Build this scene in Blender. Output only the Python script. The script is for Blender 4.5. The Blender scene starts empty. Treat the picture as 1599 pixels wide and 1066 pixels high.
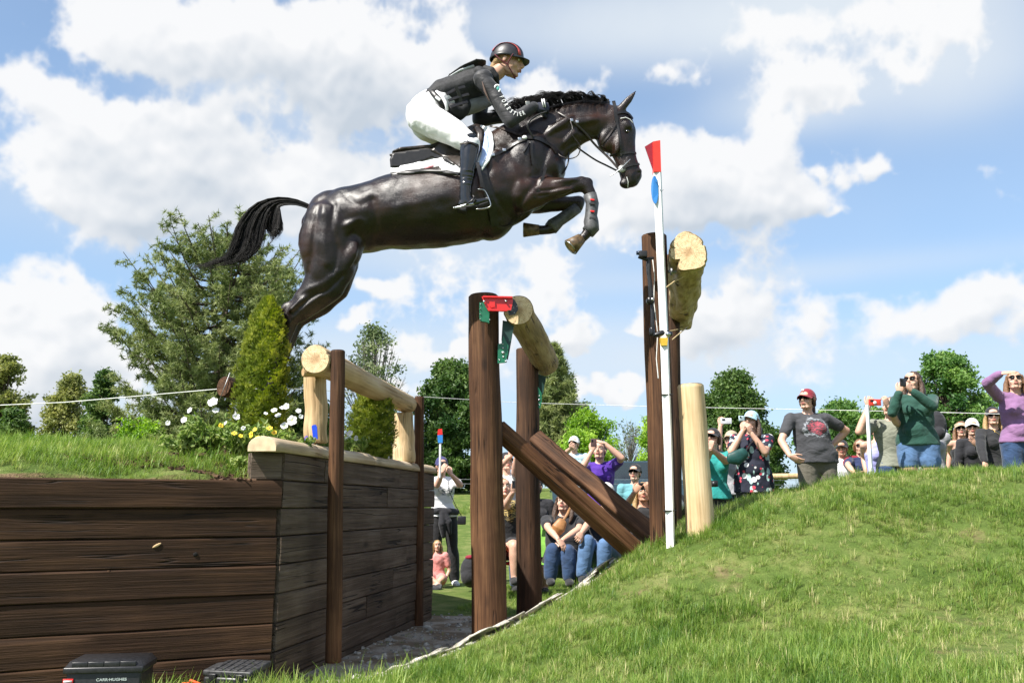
import bpy, bmesh, math, random
import numpy as np
from mathutils import Vector, Matrix, Quaternion, noise as mnoise

SC = bpy.context.scene
ROOT = SC.collection
random.seed(7)
RNG = np.random.default_rng(11)
R = math.radians

# ------------------------------------------------------------------ camera
CZ = 0.95
PITCH = math.atan(257 / 1400.0)
FPX = 1400.0 / math.cos(PITCH) * math.cos(PITCH)
cam_d = bpy.data.cameras.new("camera")
cam = bpy.data.objects.new("camera", cam_d)
ROOT.objects.link(cam)
cam.location = (0, 0, CZ)
cam.rotation_euler = (math.pi / 2 + PITCH, 0, 0)
cam_d.sensor_width = 36
cam_d.lens = FPX / 1599 * 36
cam_d.clip_start = 0.05
cam_d.clip_end = 3000
SC.camera = cam
cP, sP = math.cos(PITCH), math.sin(PITCH)

def at(px, py, Y):
    """world point at depth Y that the photo shows at pixel px, py (1599x1066)"""
    a, b = (px - 799.5) / FPX, (533 - py) / FPX
    x, y, z = a, cP - b * sP, sP + b * cP
    k = Y / y
    return Vector((x * k, Y, CZ + z * k))

def mpp(Y):
    return Y / FPX

# ------------------------------------------------------------------ light
SUN_EL, SUN_AZ = 50.0, None
sun_dir = Vector((-0.76, -0.65, 0)).normalized() * math.cos(R(SUN_EL)) + Vector((0, 0, math.sin(R(SUN_EL))))
sd = bpy.data.lights.new("sun", 'SUN')
sd.energy = 5.0
sd.angle = R(0.55)
sd.color = (1.0, 0.955, 0.88)
so = bpy.data.objects.new("sun", sd)
ROOT.objects.link(so)
so.rotation_euler = sun_dir.to_track_quat('Z', 'Y').to_euler()

SC.view_settings.view_transform = 'Standard'
SC.view_settings.look = 'None'
SC.view_settings.exposure = 0.85
SC.view_settings.gamma = 1.0
SC.view_settings.use_curve_mapping = False
SC.render.engine = 'CYCLES'
SC.cycles.max_bounces = 6
SC.cycles.transparent_max_bounces = 8

class NT:
    """short hand for building node trees"""
    def __init__(s, tree):
        s.t = tree
    def n(s, typ, **kw):
        nd = s.t.nodes.new(typ)
        for k, v in kw.items():
            if k.startswith('i_'):
                key = k[2:]
                key = int(key) if key.isdigit() else key.replace('_', ' ')
                nd.inputs[key].default_value = v
            else:
                setattr(nd, k, v)
        return nd
    def l(s, a, b):
        s.t.links.new(a, b)
    def val(s, sock, v):
        if isinstance(v, (int, float, tuple, list, Vector)):
            sock.default_value = v
        else:
            s.l(v, sock)
    def math(s, op, a, b=None, c=None, clamp=False):
        nd = s.t.nodes.new('ShaderNodeMath')
        nd.operation = op
        nd.use_clamp = clamp
        s.val(nd.inputs[0], a)
        if b is not None: s.val(nd.inputs[1], b)
        if c is not None: s.val(nd.inputs[2], c)
        return nd.outputs[0]
    def vmath(s, op, a, b=None, scale=None):
        nd = s.t.nodes.new('ShaderNodeVectorMath')
        nd.operation = op
        s.val(nd.inputs[0], a)
        if b is not None: s.val(nd.inputs[1], b)
        if scale is not None: nd.inputs['Scale'].default_value = scale
        return nd.outputs['Value'] if op in ('LENGTH', 'DOT_PRODUCT', 'DISTANCE') else nd.outputs[0]
    def mapr(s, v, a, b, c=0.0, d=1.0, smooth=True):
        nd = s.t.nodes.new('ShaderNodeMapRange')
        nd.interpolation_type = 'SMOOTHSTEP' if smooth else 'LINEAR'
        s.val(nd.inputs[0], v)
        for i, q in enumerate((a, b, c, d)):
            nd.inputs[i + 1].default_value = q
        return nd.outputs[0]
    def noise(s, vec, scale, detail=4, rough=0.55, dist=0.0, out='Fac'):
        nd = s.t.nodes.new('ShaderNodeTexNoise')
        if vec is not None: s.l(vec, nd.inputs['Vector'])
        nd.inputs['Scale'].default_value = scale
        nd.inputs['Detail'].default_value = detail
        nd.inputs['Roughness'].default_value = rough
        nd.inputs['Distortion'].default_value = dist
        return nd.outputs[out]
    def ramp(s, fac, stops):
        nd = s.t.nodes.new('ShaderNodeValToRGB')
        s.l(fac, nd.inputs[0])
        e = nd.color_ramp.elements
        while len(e) < len(stops): e.new(0.5)
        for i, (p, c) in enumerate(stops):
            e[i].position = p
            e[i].color = (*c, 1) if len(c) == 3 else c
        return nd.outputs[0]
    def mix(s, fac, a, b, typ='MIX'):
        nd = s.t.nodes.new('ShaderNodeMix')
        nd.data_type = 'RGBA'
        nd.blend_type = typ
        s.val(nd.inputs[0], fac)
        for i, v in ((6, a), (7, b)):
            if isinstance(v, (tuple, list)):
                nd.inputs[i].default_value = (*v, 1) if len(v) == 3 else v
            else:
                s.l(v, nd.inputs[i])
        return nd.outputs[2]

# ------------------------------------------------------------------ sky
W = bpy.data.worlds.new("World")
SC.world = W
W.use_nodes = True
wt = W.node_tree
for nd in list(wt.nodes): wt.nodes.remove(nd)

def dirv(px, py):
    a, b = (px - 799.5) / FPX, (533 - py) / FPX
    return Vector((a, cP - b * sP, sP + b * cP)).normalized()

SKW, SKH = 6144, 1536           # azimuth -180..180, elevation 0..90 degrees
def cub_matrix(n_out, n_lat, periodic):
    """cubic B-spline upsampling from n_lat lattice values to n_out samples"""
    u = (np.arange(n_out) + .5) / n_out * (n_lat if periodic else n_lat - 3)
    i = np.floor(u).astype(int); t = u - i
    w_ = [(1 - t) ** 3 / 6, (3 * t ** 3 - 6 * t ** 2 + 4) / 6, (-3 * t ** 3 + 3 * t ** 2 + 3 * t + 1) / 6, t ** 3 / 6]
    return i, w_
def lat_noise(rng_, nx_, ny_, W_, H_):
    L = rng_.uniform(-1, 1, (ny_ + 3, nx_)).astype('f4')
    i, w_ = cub_matrix(H_, ny_ + 3, False)
    A = sum(L[i + k] * w_[k][:, None].astype('f4') for k in range(4))
    i, w_ = cub_matrix(W_, nx_, True)
    At = np.ascontiguousarray(A.T)
    B = sum(At[(i + k) % nx_] * w_[k][:, None].astype('f4') for k in range(4))
    return np.ascontiguousarray(B.T) * 1.9
def fbm(rng_, base, octs, gain, W_, H_, billow=False, asp=1.0):
    out = np.zeros((H_, W_), 'f4'); a = 1.0; tot = 0
    for o in range(octs):
        nx_ = int(base * 2 ** o); ny_ = max(2, int(nx_ / 4 * asp))
        q = lat_noise(rng_, nx_, ny_, W_, H_)
        out += a * ((1 - 2.2 * np.abs(q)) if billow else q); tot += a; a *= gain
    return out / tot
def shift(A, dx, dy):
    """value found dx columns right and dy rows up"""
    B = np.roll(A, -dx, 1)
    if dy > 0: B = np.vstack([B[dy:], np.repeat(B[-1:], dy, 0)])
    elif dy < 0: B = np.vstack([np.repeat(B[:1], -dy, 0), B[:dy]])
    return B
def boxblur(A, r):
    def b1(Q):
        c = np.cumsum(np.vstack([np.repeat(Q[:1], r + 1, 0), Q, np.repeat(Q[-1:], r, 0)]), 0)
        return (c[2 * r + 1:] - c[:-(2 * r + 1)]) / (2 * r + 1)
    return b1(b1(A.T.astype('f4')).T.astype('f4'))

def make_clouds():
    rg = np.random.default_rng(5)
    az = ((np.arange(SKW) + .5) / SKW * 2 - 1) * math.pi
    el = (np.arange(SKH) + .5) / SKH * math.pi / 2
    k = SKW / (2 * math.pi)
    def azel(px, py):
        a_, b_ = (px - 799.5) / FPX, (533 - py) / FPX
        x, y, z = a_, cP - b_ * sP, sP + b_ * cP
        return math.atan2(x, y), math.atan2(z, math.hypot(x, y))
    # warp the coordinates a little so that outlines billow
    w1 = fbm(rg, 110, 5, .6, SKW // 2, SKH // 2).repeat(2, 0).repeat(2, 1)
    w2_ = fbm(rg, 110, 5, .6, SKW // 2, SKH // 2).repeat(2, 0).repeat(2, 1)
    AZ = az[None, :] + w1 * .040; EL = el[:, None] + w2_ * .030
    F_ = np.zeros((SKH, SKW), 'f4')
    for c in CLOUDS:
        px, py, rx, ry, wt_ = c[:5]; fb = c[5] if len(c) > 5 else .6
        a_, e_ = azel(px, py); rx_ = rx / FPX * 1.05; ry_ = ry / FPX * 1.0
        c0 = int((a_ - (rx_ * 2.4 + .14) + math.pi) * k); c1 = int((a_ + (rx_ * 2.4 + .14) + math.pi) * k)
        r0 = max(0, int((e_ - (ry_ * 2.4 + .11)) * k)); r1 = min(SKH, int((e_ + (ry_ * 2.4 + .11)) * k))
        c0, c1 = max(0, c0), min(SKW, c1)
        if r1 <= r0 or c1 <= c0: continue
        dx = (AZ[r0:r1, c0:c1] - a_) / rx_; dy = (EL[r0:r1, c0:c1] - e_) / ry_
        dy = np.where(dy < 0, dy / fb, dy)
        g_ = wt_ * np.exp(-(dx * dx + dy * dy) * 1.0)
        F_[r0:r1, c0:c1] = F_[r0:r1, c0:c1] + g_ - .45 * F_[r0:r1, c0:c1] * g_
    # fair-weather cloud outside the frame as well
    bx0, bx1 = int((azel(-80, 500)[0] + math.pi) * k), int((azel(1680, 500)[0] + math.pi) * k)
    amb = fbm(rg, 14, 4, .55, SKW, SKH, asp=1.6)
    side = np.ones(SKW, 'f4'); side[bx0:bx1] = 0
    side = np.convolve(np.concatenate([side[-200:], side, side[:200]]), np.ones(301) / 301, 'same')[200:-200]
    up = sstep_(math.radians(36), math.radians(44), el)[:, None]
    out_ = np.maximum(side[None, :], up)
    F_ = F_ * (1 - out_) + out_ * (np.clip(amb * 2.2 + .35, 0, 1.2))
    b1 = fbm(rg, 56, 7, .56, SKW, SKH, billow=True)
    n1_ = fbm(rg, 30, 7, .60, SKW, SKH)
    b2 = fbm(rg, 300, 4, .6, SKW, SKH, billow=True)
    D = F_ * 1.15 + .62 * (b1 - .22) + .55 * n1_ + .16 * (b2 - .25)
    soft = fbm(rg, 20, 3, .5, SKW, SKH)
    F_ *= 1.12
    lo = .20; hi = .52 + .34 * np.clip(soft + .3, 0, 1)
    al = np.clip((D - lo) / (hi - lo), 0, 1); al = al * al * (3 - 2 * al)
    Dc = np.clip(D - .3, 0, 1.4)
    # light comes down from the upper left: what lies between a place and the light shades it
    occ = np.zeros_like(Dc); 
    for (dx, dy, w_, r_) in ((-6, 12, .18, 2), (-14, 28, .26, 5), (-26, 54, .30, 12), (-44, 92, .26, 24)):
        occ += w_ * boxblur(shift(Dc, dx, dy), r_)
    lit = np.exp(-1.15 * occ)
    loc = boxblur(Dc, 4) - boxblur(shift(Dc, -3, 8), 4)
    lit = np.clip(lit + .55 * loc + .16 * (b1 - .28) + .06 * (b2 - .25), 0, 1)
    lit = np.clip((lit - .16) / .64, 0, 1)
    sh = np.array([.60, .67, .755], 'f4'); hi_ = np.array([.985, .99, 1.0], 'f4')
    rgb = sh + (hi_ - sh) * lit[..., None]
    # high thin veil
    ve = fbm(rg, 10, 6, .55, SKW, SKH, asp=2.5)
    vel = np.zeros((SKH, SKW), 'f4')
    for (px, py, rx, ry, wt_) in VEIL:
        a_, e_ = azel(px, py)
        vel += wt_ * np.exp(-(((az[None, :] - a_) / (rx / FPX)) ** 2 + ((el[:, None] - e_) / (ry / FPX)) ** 2))
    vel = np.clip(vel * (2.2 + 1.6 * ve + .9 * n1_) + .15 * np.clip(ve + .25, 0, 1), 0, 10)
    vel = 1 - np.exp(-vel * 1.3)
    vrgb = np.array([.80, .87, .94], 'f4')
    A = 1 - (1 - al * .97) * (1 - vel)
    rgb = (rgb * (al * .97)[..., None] + vrgb * (vel * (1 - al * .97))[..., None]) / np.maximum(A, 1e-3)[..., None]
    return np.dstack([rgb, A]).astype('f4')
def sstep_(a, b, x):
    t = np.clip((x - a) / (b - a), 0, 1); return (t * t * (3 - 2 * t)).astype('f4')
CLOUDS = [
    (90, 165, 120, 48, .85), (60, 270, 190, 80, .95, .8), (230, 250, 160, 60, .7), (390, 300, 170, 55, .85, .8), (300, 195, 120, 35, .42), (180, 330, 220, 30, .6),
    (300, 45, 165, 66, 1.0, .7), (180, 80, 70, 34, .55), (430, 95, 80, 44, .5),
    (600, 90, 110, 72, 1.1, .9), (540, 160, 110, 60, .7), (690, 130, 80, 60, .6), (560, 280, 170, 60, .55),
    (900, 135, 140, 48, .75), (800, 190, 200, 45, .5), (930, 215, 170, 40, .55), (1000, 250, 140, 52, .52), (1150, 60, 160, 40, .5), (1180, 120, 60, 30, .4), (1060, 120, 75, 36, .95, .8), (960, 170, 160, 30, .5),
    (50, 540, 150, 66, 1.1, .9), (110, 478, 40, 26, .7), (8, 470, 36, 30, .6), (60, 610, 160, 40, .7), (190, 560, 50, 30, .5),
    (1090, 275, 95, 56, .95, .8), (975, 300, 100, 48, .55), (1020, 335, 160, 22, .5), (1150, 310, 60, 24, .4),
    (1100, 505, 90, 54, 1.1, .75), (1075, 470, 50, 26, .5), (1010, 535, 60, 30, .5),
    (1480, 490, 90, 42, 1.05, .7), (1560, 500, 60, 38, .8, .7), (1470, 455, 40, 18, .5), (1540, 455, 30, 14, .4),
    (1330, 240, 56, 30, .85, .8), (1235, 150, 75, 32, .62, .8), (1273, 520, 28, 32, .62), (1245, 243, 18, 12, .5), (1218, 288, 26, 24, .48), (1275, 300, 26, 12, .4), (1570, 275, 50, 16, .42), (1410, 258, 30, 10, .4),
    (1400, 50, 100, 62, .62, .8), (1370, 120, 60, 28, .35), (1480, 15, 110, 38, .5),
    (590, 455, 32, 26, .58), (650, 565, 70, 24, .62, .7), (705, 555, 34, 18, .5), (540, 508, 50, 18, .55), (640, 610, 110, 20, .5),
    (905, 555, 40, 26, .8), (940, 615, 50, 20, .7), (1000, 600, 60, 18, .4),
]
VEIL = [(1000, 30, 420, 60, .6), (1250, 20, 260, 50, .5), (560, 250, 260, 90, .3), (880, 250, 180, 50, .3), (330, 330, 380, 60, .4), (650, 400, 260, 40, .3), (900, 330, 240, 40, .35), (1480, 90, 140, 70, .5),
    (1240, 160, 120, 40, .45), (60, 620, 200, 50, .5), (600, 560, 260, 60, .45), (950, 560, 200, 60, .3), (1500, 560, 240, 50, .3), (1130, 560, 120, 40, .4), (1200, 430, 500, 20, .15), (400, 130, 130, 50, .5)]


_c = make_clouds()
img = bpy.data.images.new('sky_clouds', SKW, SKH, alpha=True, float_buffer=True)
img.colorspace_settings.name = 'Non-Color'; img.alpha_mode = 'CHANNEL_PACKED'
img.pixels.foreach_set(_c.ravel()); img.update(); img.pack()
del _c
w = NT(wt)
D0 = w.vmath('NORMALIZE', w.n('ShaderNodeTexCoord').outputs['Generated'])
sep = w.n('ShaderNodeSeparateXYZ'); w.l(D0, sep.inputs[0])
az_ = w.math('MULTIPLY_ADD', w.math('ARCTAN2', sep.outputs[0], sep.outputs[1]), 1 / (2 * math.pi), .5)
el_ = w.math('MULTIPLY', w.math('ARCSINE', sep.outputs[2]), 2 / math.pi)
cmb = w.n('ShaderNodeCombineXYZ'); w.l(az_, cmb.inputs[0]); w.l(w.math('MAXIMUM', el_, .002), cmb.inputs[1])
it = w.n('ShaderNodeTexImage', interpolation='Cubic', extension='EXTEND'); it.image = img
w.l(cmb.outputs[0], it.inputs[0])
sky = w.n('ShaderNodeTexSky', sky_type='NISHITA', sun_disc=False)
sky.sun_elevation = R(SUN_EL)
sky.sun_rotation = math.atan2(sun_dir.x, sun_dir.y)
sky.air_density = 1.0; sky.dust_density = 0.8; sky.ozone_density = 1.5
bg1 = w.n('ShaderNodeBackground', i_Strength=0.107)
w.l(sky.outputs[0], bg1.inputs[0])
bg2 = w.n('ShaderNodeBackground', i_Strength=0.545)
w.l(it.outputs[0], bg2.inputs[0])
hz = w.mapr(sep.outputs[2], 0.0, 0.6, .62, 0.15)      # pale humid air low over the horizon
bg3 = w.n('ShaderNodeBackground', i_Strength=0.57); bg3.inputs[0].default_value = (0.44, 0.68, 1.0, 1)
m0 = w.n('ShaderNodeMixShader'); w.l(hz, m0.inputs[0]); w.l(bg1.outputs[0], m0.inputs[1]); w.l(bg3.outputs[0], m0.inputs[2])
cov = w.math('MULTIPLY', it.outputs[1], w.mapr(sep.outputs[2], .0, .03))
m1 = w.n('ShaderNodeMixShader'); w.l(cov, m1.inputs[0]); w.l(m0.outputs[0], m1.inputs[1]); w.l(bg2.outputs[0], m1.inputs[2])
wo = w.n('ShaderNodeOutputWorld'); w.l(m1.outputs[0], wo.inputs[0])
W.cycles.sampling_method = 'MANUAL'; W.cycles.sample_map_resolution = 1024

# ------------------------------------------------------------------ mesh helpers
class MB:
    def __init__(s):
        s.v = []; s.f = []; s.m = []; s.n = 0
    def add(s, verts, faces, mi=0):
        o = s.n
        s.v.extend([tuple(p) for p in verts]); s.n += len(verts)
        s.f.extend([tuple(i + o for i in f) for f in faces])
        s.m.extend([mi] * len(faces)); return s
    def box(s, c, half, M=None, mi=0, bevel=0.0):
        if bevel > 0:
            bm = bmesh.new(); bmesh.ops.create_cube(bm, size=2)
            for v in bm.verts: v.co = Vector((v.co.x * half[0], v.co.y * half[1], v.co.z * half[2]))
            bmesh.ops.bevel(bm, geom=bm.edges[:], offset=bevel, segments=2, affect='EDGES', profile=.6)
            bm.verts.index_update()
            vs = [v.co.copy() for v in bm.verts]; fs = [[v.index for v in f.verts] for f in bm.faces]; bm.free()
        else:
            vs = [Vector((x * half[0], y * half[1], z * half[2])) for x in (-1, 1) for y in (-1, 1) for z in (-1, 1)]
            fs = [(0, 1, 3, 2), (4, 6, 7, 5), (0, 4, 5, 1), (2, 3, 7, 6), (0, 2, 6, 4), (1, 5, 7, 3)]
        if M is not None: vs = [M @ v for v in vs]
        c = Vector(c)
        return s.add([v + c for v in vs], fs, mi)
    def loft(s, P, r1, r2=None, side=None, seg=14, cap=True, mi=0, dome=True):
        """elliptic tube through points P; r1 in the plane, r2 along `side`"""
        P = [Vector(p) for p in P]; n = len(P)
        r2 = r2 or r1
        rings = []
        prevu = None
        for i in range(n):
            t = (P[min(i + 1, n - 1)] - P[max(i - 1, 0)])
            if t.length < 1e-9: t = Vector((0, 0, 1))
            t.normalize()
            if side is not None:
                sd_ = Vector(side); w_ = sd_ - t * sd_.dot(t)
                if w_.length < 1e-6: w_ = Vector((1, 0, 0)).cross(t)
                w_.normalize(); u = t.cross(w_)
            else:
                if prevu is None:
                    u = t.cross(Vector((0, 0, 1)) if abs(t.z) < .9 else Vector((1, 0, 0))).normalized()
                else:
                    u = (prevu - t * prevu.dot(t)).normalized()
                w_ = t.cross(u); 
            prevu = u
            rings.append((P[i], t, u, w_, r1[i], r2[i]))
        vs = []
        full = []
        if dome and cap:
            p, t, u, w_, a, b = rings[0]; rr = min(a, b)
            for k in (1, 2): 
                an = k / 3 * math.pi / 2
                full.append((p - t * rr * math.cos(an), u, w_, a * math.sin(an), b * math.sin(an)))
            full.extend([(p, u, w_, a, b) for (p, t, u, w_, a, b) in rings])
            p, t, u, w_, a, b = rings[-1]; rr = min(a, b)
            for k in (2, 1):
                an = k / 3 * math.pi / 2
                full.append((p + t * rr * math.cos(an), u, w_, a * math.sin(an), b * math.sin(an)))
            e0 = rings[0][0] - rings[0][1] * min(rings[0][4], rings[0][5]); e1 = rings[-1][0] + rings[-1][1] * rr
        else:
            full = [(p, u, w_, a, b) for (p, t, u, w_, a, b) in rings]
            e0, e1 = rings[0][0], rings[-1][0]
        for (p, u, w_, a, b) in full:
            for k in range(seg):
                an = 2 * math.pi * k / seg
                vs.append(p + u * a * math.cos(an) + w_ * b * math.sin(an))
        fs = []
        m = len(full)
        for i in range(m - 1):
            for k in range(seg):
                k2 = (k + 1) % seg
                fs.append((i * seg + k, i * seg + k2, (i + 1) * seg + k2, (i + 1) * seg + k))
        if cap:
            vs += [e0, e1]; a0, a1 = m * seg, m * seg + 1
            for k in range(seg):
                k2 = (k + 1) % seg
                fs.append((a0, k2, k)); fs.append((a1, (m - 1) * seg + k, (m - 1) * seg + k2))
        return s.add(vs, fs, mi)
    def cap(s, p0, p1, r0, r1=None, seg=12, mi=0):
        r1 = r0 if r1 is None else r1
        return s.loft([p0, p1], [r0, r1], seg=seg, mi=mi)
    def ell(s, c, r, M=None, seg=16, mi=0):
        c = Vector(c); rings = max(6, seg // 2); vs = [Vector((0, 0, -r[2]))]
        for i in range(1, rings):
            ph = -math.pi / 2 + math.pi * i / rings
            for k in range(seg):
                th = 2 * math.pi * k / seg
                vs.append(Vector((r[0] * math.cos(ph) * math.cos(th), r[1] * math.cos(ph) * math.sin(th), r[2] * math.sin(ph))))
        vs.append(Vector((0, 0, r[2])))
        if M is not None: vs = [M @ v for v in vs]
        fs = []
        for k in range(seg):
            k2 = (k + 1) % seg
            fs.append((0, 1 + k2, 1 + k))
            for i in range(rings - 2):
                a, b = 1 + i * seg, 1 + (i + 1) * seg
                fs.append((a + k, a + k2, b + k2, b + k))
            fs.append((len(vs) - 1, 1 + (rings - 2) * seg + k, 1 + (rings - 2) * seg + k2))
        return s.add([v + c for v in vs], fs, mi)
    def strip(s, P, width, thick, nrm, mi=0):
        """flat strap following P, lying on surface with normals nrm (one vector or list)"""
        P = [Vector(p) for p in P]; n = len(P); vs = []
        for i in range(n):
            t = (P[min(i + 1, n - 1)] - P[max(i - 1, 0)]).normalized()
            nn = Vector(nrm[i] if isinstance(nrm, list) else nrm)
            nn = (nn - t * nn.dot(t)).normalized(); b = t.cross(nn)
            w_ = width[i] if isinstance(width, (list, tuple)) else width
            for (q, h) in ((-1, 0), (1, 0), (1, 1), (-1, 1)):
                vs.append(P[i] + b * q * w_ / 2 + nn * h * thick)
        fs = []
        for i in range(n - 1):
            for k in range(4):
                k2 = (k + 1) % 4
                fs.append((i * 4 + k, i * 4 + k2, (i + 1) * 4 + k2, (i + 1) * 4 + k))
        fs += [(3, 2, 1, 0), tuple((n - 1) * 4 + k for k in range(4))]
        return s.add(vs, fs, mi)
    def arrays(s):
        return np.array(s.v, float), s.f, s.m
    def mesh(s, name, origin=None, M=None):
        me = bpy.data.meshes.new(name)
        vs = s.v
        if M is not None: vs = [M @ Vector(v) for v in vs]
        if origin is not None:
            o = Vector(origin); vs = [(v[0] - o.x, v[1] - o.y, v[2] - o.z) for v in vs]
        me.from_pydata([tuple(v) for v in vs], [], s.f)
        if any(s.m): me.polygons.foreach_set('material_index', s.m)
        return me

def smooth(me, on=True):
    me.polygons.foreach_set('use_smooth', [on] * len(me.polygons))

def tag(o, label=None, cat=None, group=None, kind=None):
    if label: o['label'] = label
    if cat: o['category'] = cat
    if group: o['group'] = group
    if kind: o['kind'] = kind
    return o

def thing(name, loc, label, cat, group=None):
    o = bpy.data.objects.new(name, None); ROOT.objects.link(o)
    o.location = loc; o.empty_display_size = .1
    return tag(o, label, cat, group)

def rootloc(o):
    v = Vector((0, 0, 0))
    while o is not None:
        v = v + o.location; o = o.parent
    return v

def part(name, mb, mats, parent=None, sm=True, origin=None, label=None, me=None):
    """mesh given in world coordinates, stored relative to its thing"""
    base = rootloc(parent) if parent is not None else Vector((0, 0, 0))
    og = Vector(origin) if origin is not None else base
    if me is None:
        me = mb.mesh(name, og)
    o = bpy.data.objects.new(name, me)
    for m in (mats if isinstance(mats, (list, tuple)) else [mats]): me.materials.append(m)
    ROOT.objects.link(o)
    if parent is not None: o.parent = parent
    o.location = og - base
    if sm: smooth(me)
    if label: o['label'] = label
    return o

def autosmooth(o, ang=35):
    me = o.data
    bm = bmesh.new(); bm.from_mesh(me)
    for e in bm.edges:
        if len(e.link_faces) == 2 and e.calc_face_angle(0) > R(ang): e.smooth = False
    bm.to_mesh(me); bm.free()
    smooth(me)

def remesh(mb, voxel, smooth_it=6, fac=.5, seedshift=0.0, bump=None):
    """fuse overlapping shapes into one continuous skin; returns an MB"""
    me = mb.mesh("tmp")
    o = bpy.data.objects.new("tmp", me); ROOT.objects.link(o)
    md = o.modifiers.new("r", 'REMESH'); md.mode = 'VOXEL'; md.voxel_size = voxel; md.adaptivity = 0
    if smooth_it:
        ms = o.modifiers.new("s", 'SMOOTH'); ms.factor = fac; ms.iterations = smooth_it
    dg = bpy.context.evaluated_depsgraph_get()
    ev = o.evaluated_get(dg); m2 = ev.to_mesh()
    n = len(m2.vertices); co = np.empty(n * 3, 'f'); m2.vertices.foreach_get('co', co); co = co.reshape(-1, 3)
    nr = np.empty(n * 3, 'f'); m2.vertices.foreach_get('normal', nr); nr = nr.reshape(-1, 3)
    fs = [tuple(p.vertices) for p in m2.polygons]
    ev.to_mesh_clear(); bpy.data.objects.remove(o); bpy.data.meshes.remove(me)
    if bump is not None: co = bump(co, nr)
    out = MB(); out.v = [tuple(map(float, c)) for c in co]; out.f = fs; out.m = [0] * len(fs); out.n = len(out.v)
    return out

def vec_noise(co, scale, seed=0.0):
    return np.array([mnoise.noise(Vector((c[0] * scale + seed, c[1] * scale - seed, c[2] * scale + 2 * seed))) for c in co])

def join(a, b, M=None, mi=None):
    """append MB b to MB a"""
    vs = b.v if M is None else [tuple(M @ Vector(v)) for v in b.v]
    o = a.n
    a.v.extend(vs); a.n += len(vs); a.f.extend([tuple(i + o for i in f) for f in b.f])
    a.m.extend(b.m if mi is None else [mi] * len(b.f)); return a

def np_mesh(name, co, faces_n, k, mats, attr=None, sm=False):
    """big mesh from numpy arrays: faces_n (m,k) ints; attr = dict name -> per vertex float array"""
    me = bpy.data.meshes.new(name)
    m = len(faces_n)
    me.vertices.add(len(co)); me.vertices.foreach_set('co', np.asarray(co, 'f').ravel())
    me.loops.add(m * k); me.loops.foreach_set('vertex_index', np.asarray(faces_n, 'i').ravel())
    me.polygons.add(m)
    me.polygons.foreach_set('loop_start', np.arange(0, m * k, k, dtype='i'))
    try: me.polygons.foreach_set('loop_total', np.full(m, k, 'i'))
    except Exception: pass
    me.polygons.foreach_set('use_smooth', np.full(m, sm))
    me.update(calc_edges=True)
    for kk, arr in (attr or {}).items():
        a = me.attributes.new(kk, 'FLOAT', 'POINT'); a.data.foreach_set('value', np.asarray(arr, 'f'))
    for mt in mats: me.materials.append(mt)
    return me

# ------------------------------------------------------------------ materials
def new_mat(name):
    m = bpy.data.materials.new(name); m.use_nodes = True
    t = m.node_tree
    for nd in list(t.nodes): t.nodes.remove(nd)
    n = NT(t)
    b = n.n('ShaderNodeBsdfPrincipled'); o = n.n('ShaderNodeOutputMaterial')
    n.l(b.outputs[0], o.inputs[0])
    return m, n, b

def bump(n, b, h, strength, dist):
    bp = n.n('ShaderNodeBump', i_Strength=strength, i_Distance=dist)
    n.l(h, bp.inputs['Height']); n.l(bp.outputs[0], b.inputs['Normal'])

def objco(n, scale=(1, 1, 1), rnd=True):
    c = n.n('ShaderNodeTexCoord').outputs['Object']
    if rnd:
        oi = n.n('ShaderNodeObjectInfo')
        k = n.n('ShaderNodeCombineXYZ')
        for i, q in enumerate((17.0, 31.0, 23.0)): n.l(n.math('MULTIPLY', oi.outputs['Random'], q), k.inputs[i])
        c = n.vmath('ADD', c, k.outputs[0])
    return n.vmath('MULTIPLY', c, scale)

def plain(name, col, rough=.6, metal=0.0, bumpy=None, var=.12, spec=None, coat=0.0, scale=25, sheen=0.0):
    m, n, b = new_mat(name)
    co = objco(n)
    nz = n.noise(co, scale, 4)
    c2 = tuple(min(1, c * (1 + var * 2)) for c in col); c1 = tuple(c * (1 - var * 2) for c in col)
    n.l(n.ramp(nz, [(.3, c1), (.7, c2)]), b.inputs['Base Color'])
    b.inputs['Roughness'].default_value = rough; b.inputs['Metallic'].default_value = metal
    if spec is not None: b.inputs['Specular IOR Level'].default_value = spec
    if coat: b.inputs['Coat Weight'].default_value = coat; b.inputs['Coat Roughness'].default_value = .1
    if sheen: b.inputs['Sheen Weight'].default_value = sheen
    if bumpy: bump(n, b, n.noise(co, bumpy[0], 4), bumpy[1], bumpy[2])
    return m

def cloth(name, col, rough=.85, wr=.006, sheen=.15, var=.08):
    """woven cloth: small wrinkles and a fine weave"""
    m, n, b = new_mat(name)
    co = n.n('ShaderNodeTexCoord').outputs['Object']
    nz = n.noise(co, 14, 3)
    n.l(n.ramp(nz, [(.3, tuple(c * (1 - var) for c in col)), (.7, tuple(min(1, c * (1 + var)) for c in col))]), b.inputs['Base Color'])
    b.inputs['Roughness'].default_value = rough; b.inputs['Sheen Weight'].default_value = sheen
    h = n.math('ADD', n.noise(n.vmath('MULTIPLY', co, (1, 1, 1.6)), 9, 3, .5, 1.2), n.math('MULTIPLY', n.noise(co, 300, 1), .06))
    bump(n, b, h, .9, wr * 2.2)
    return m

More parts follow.
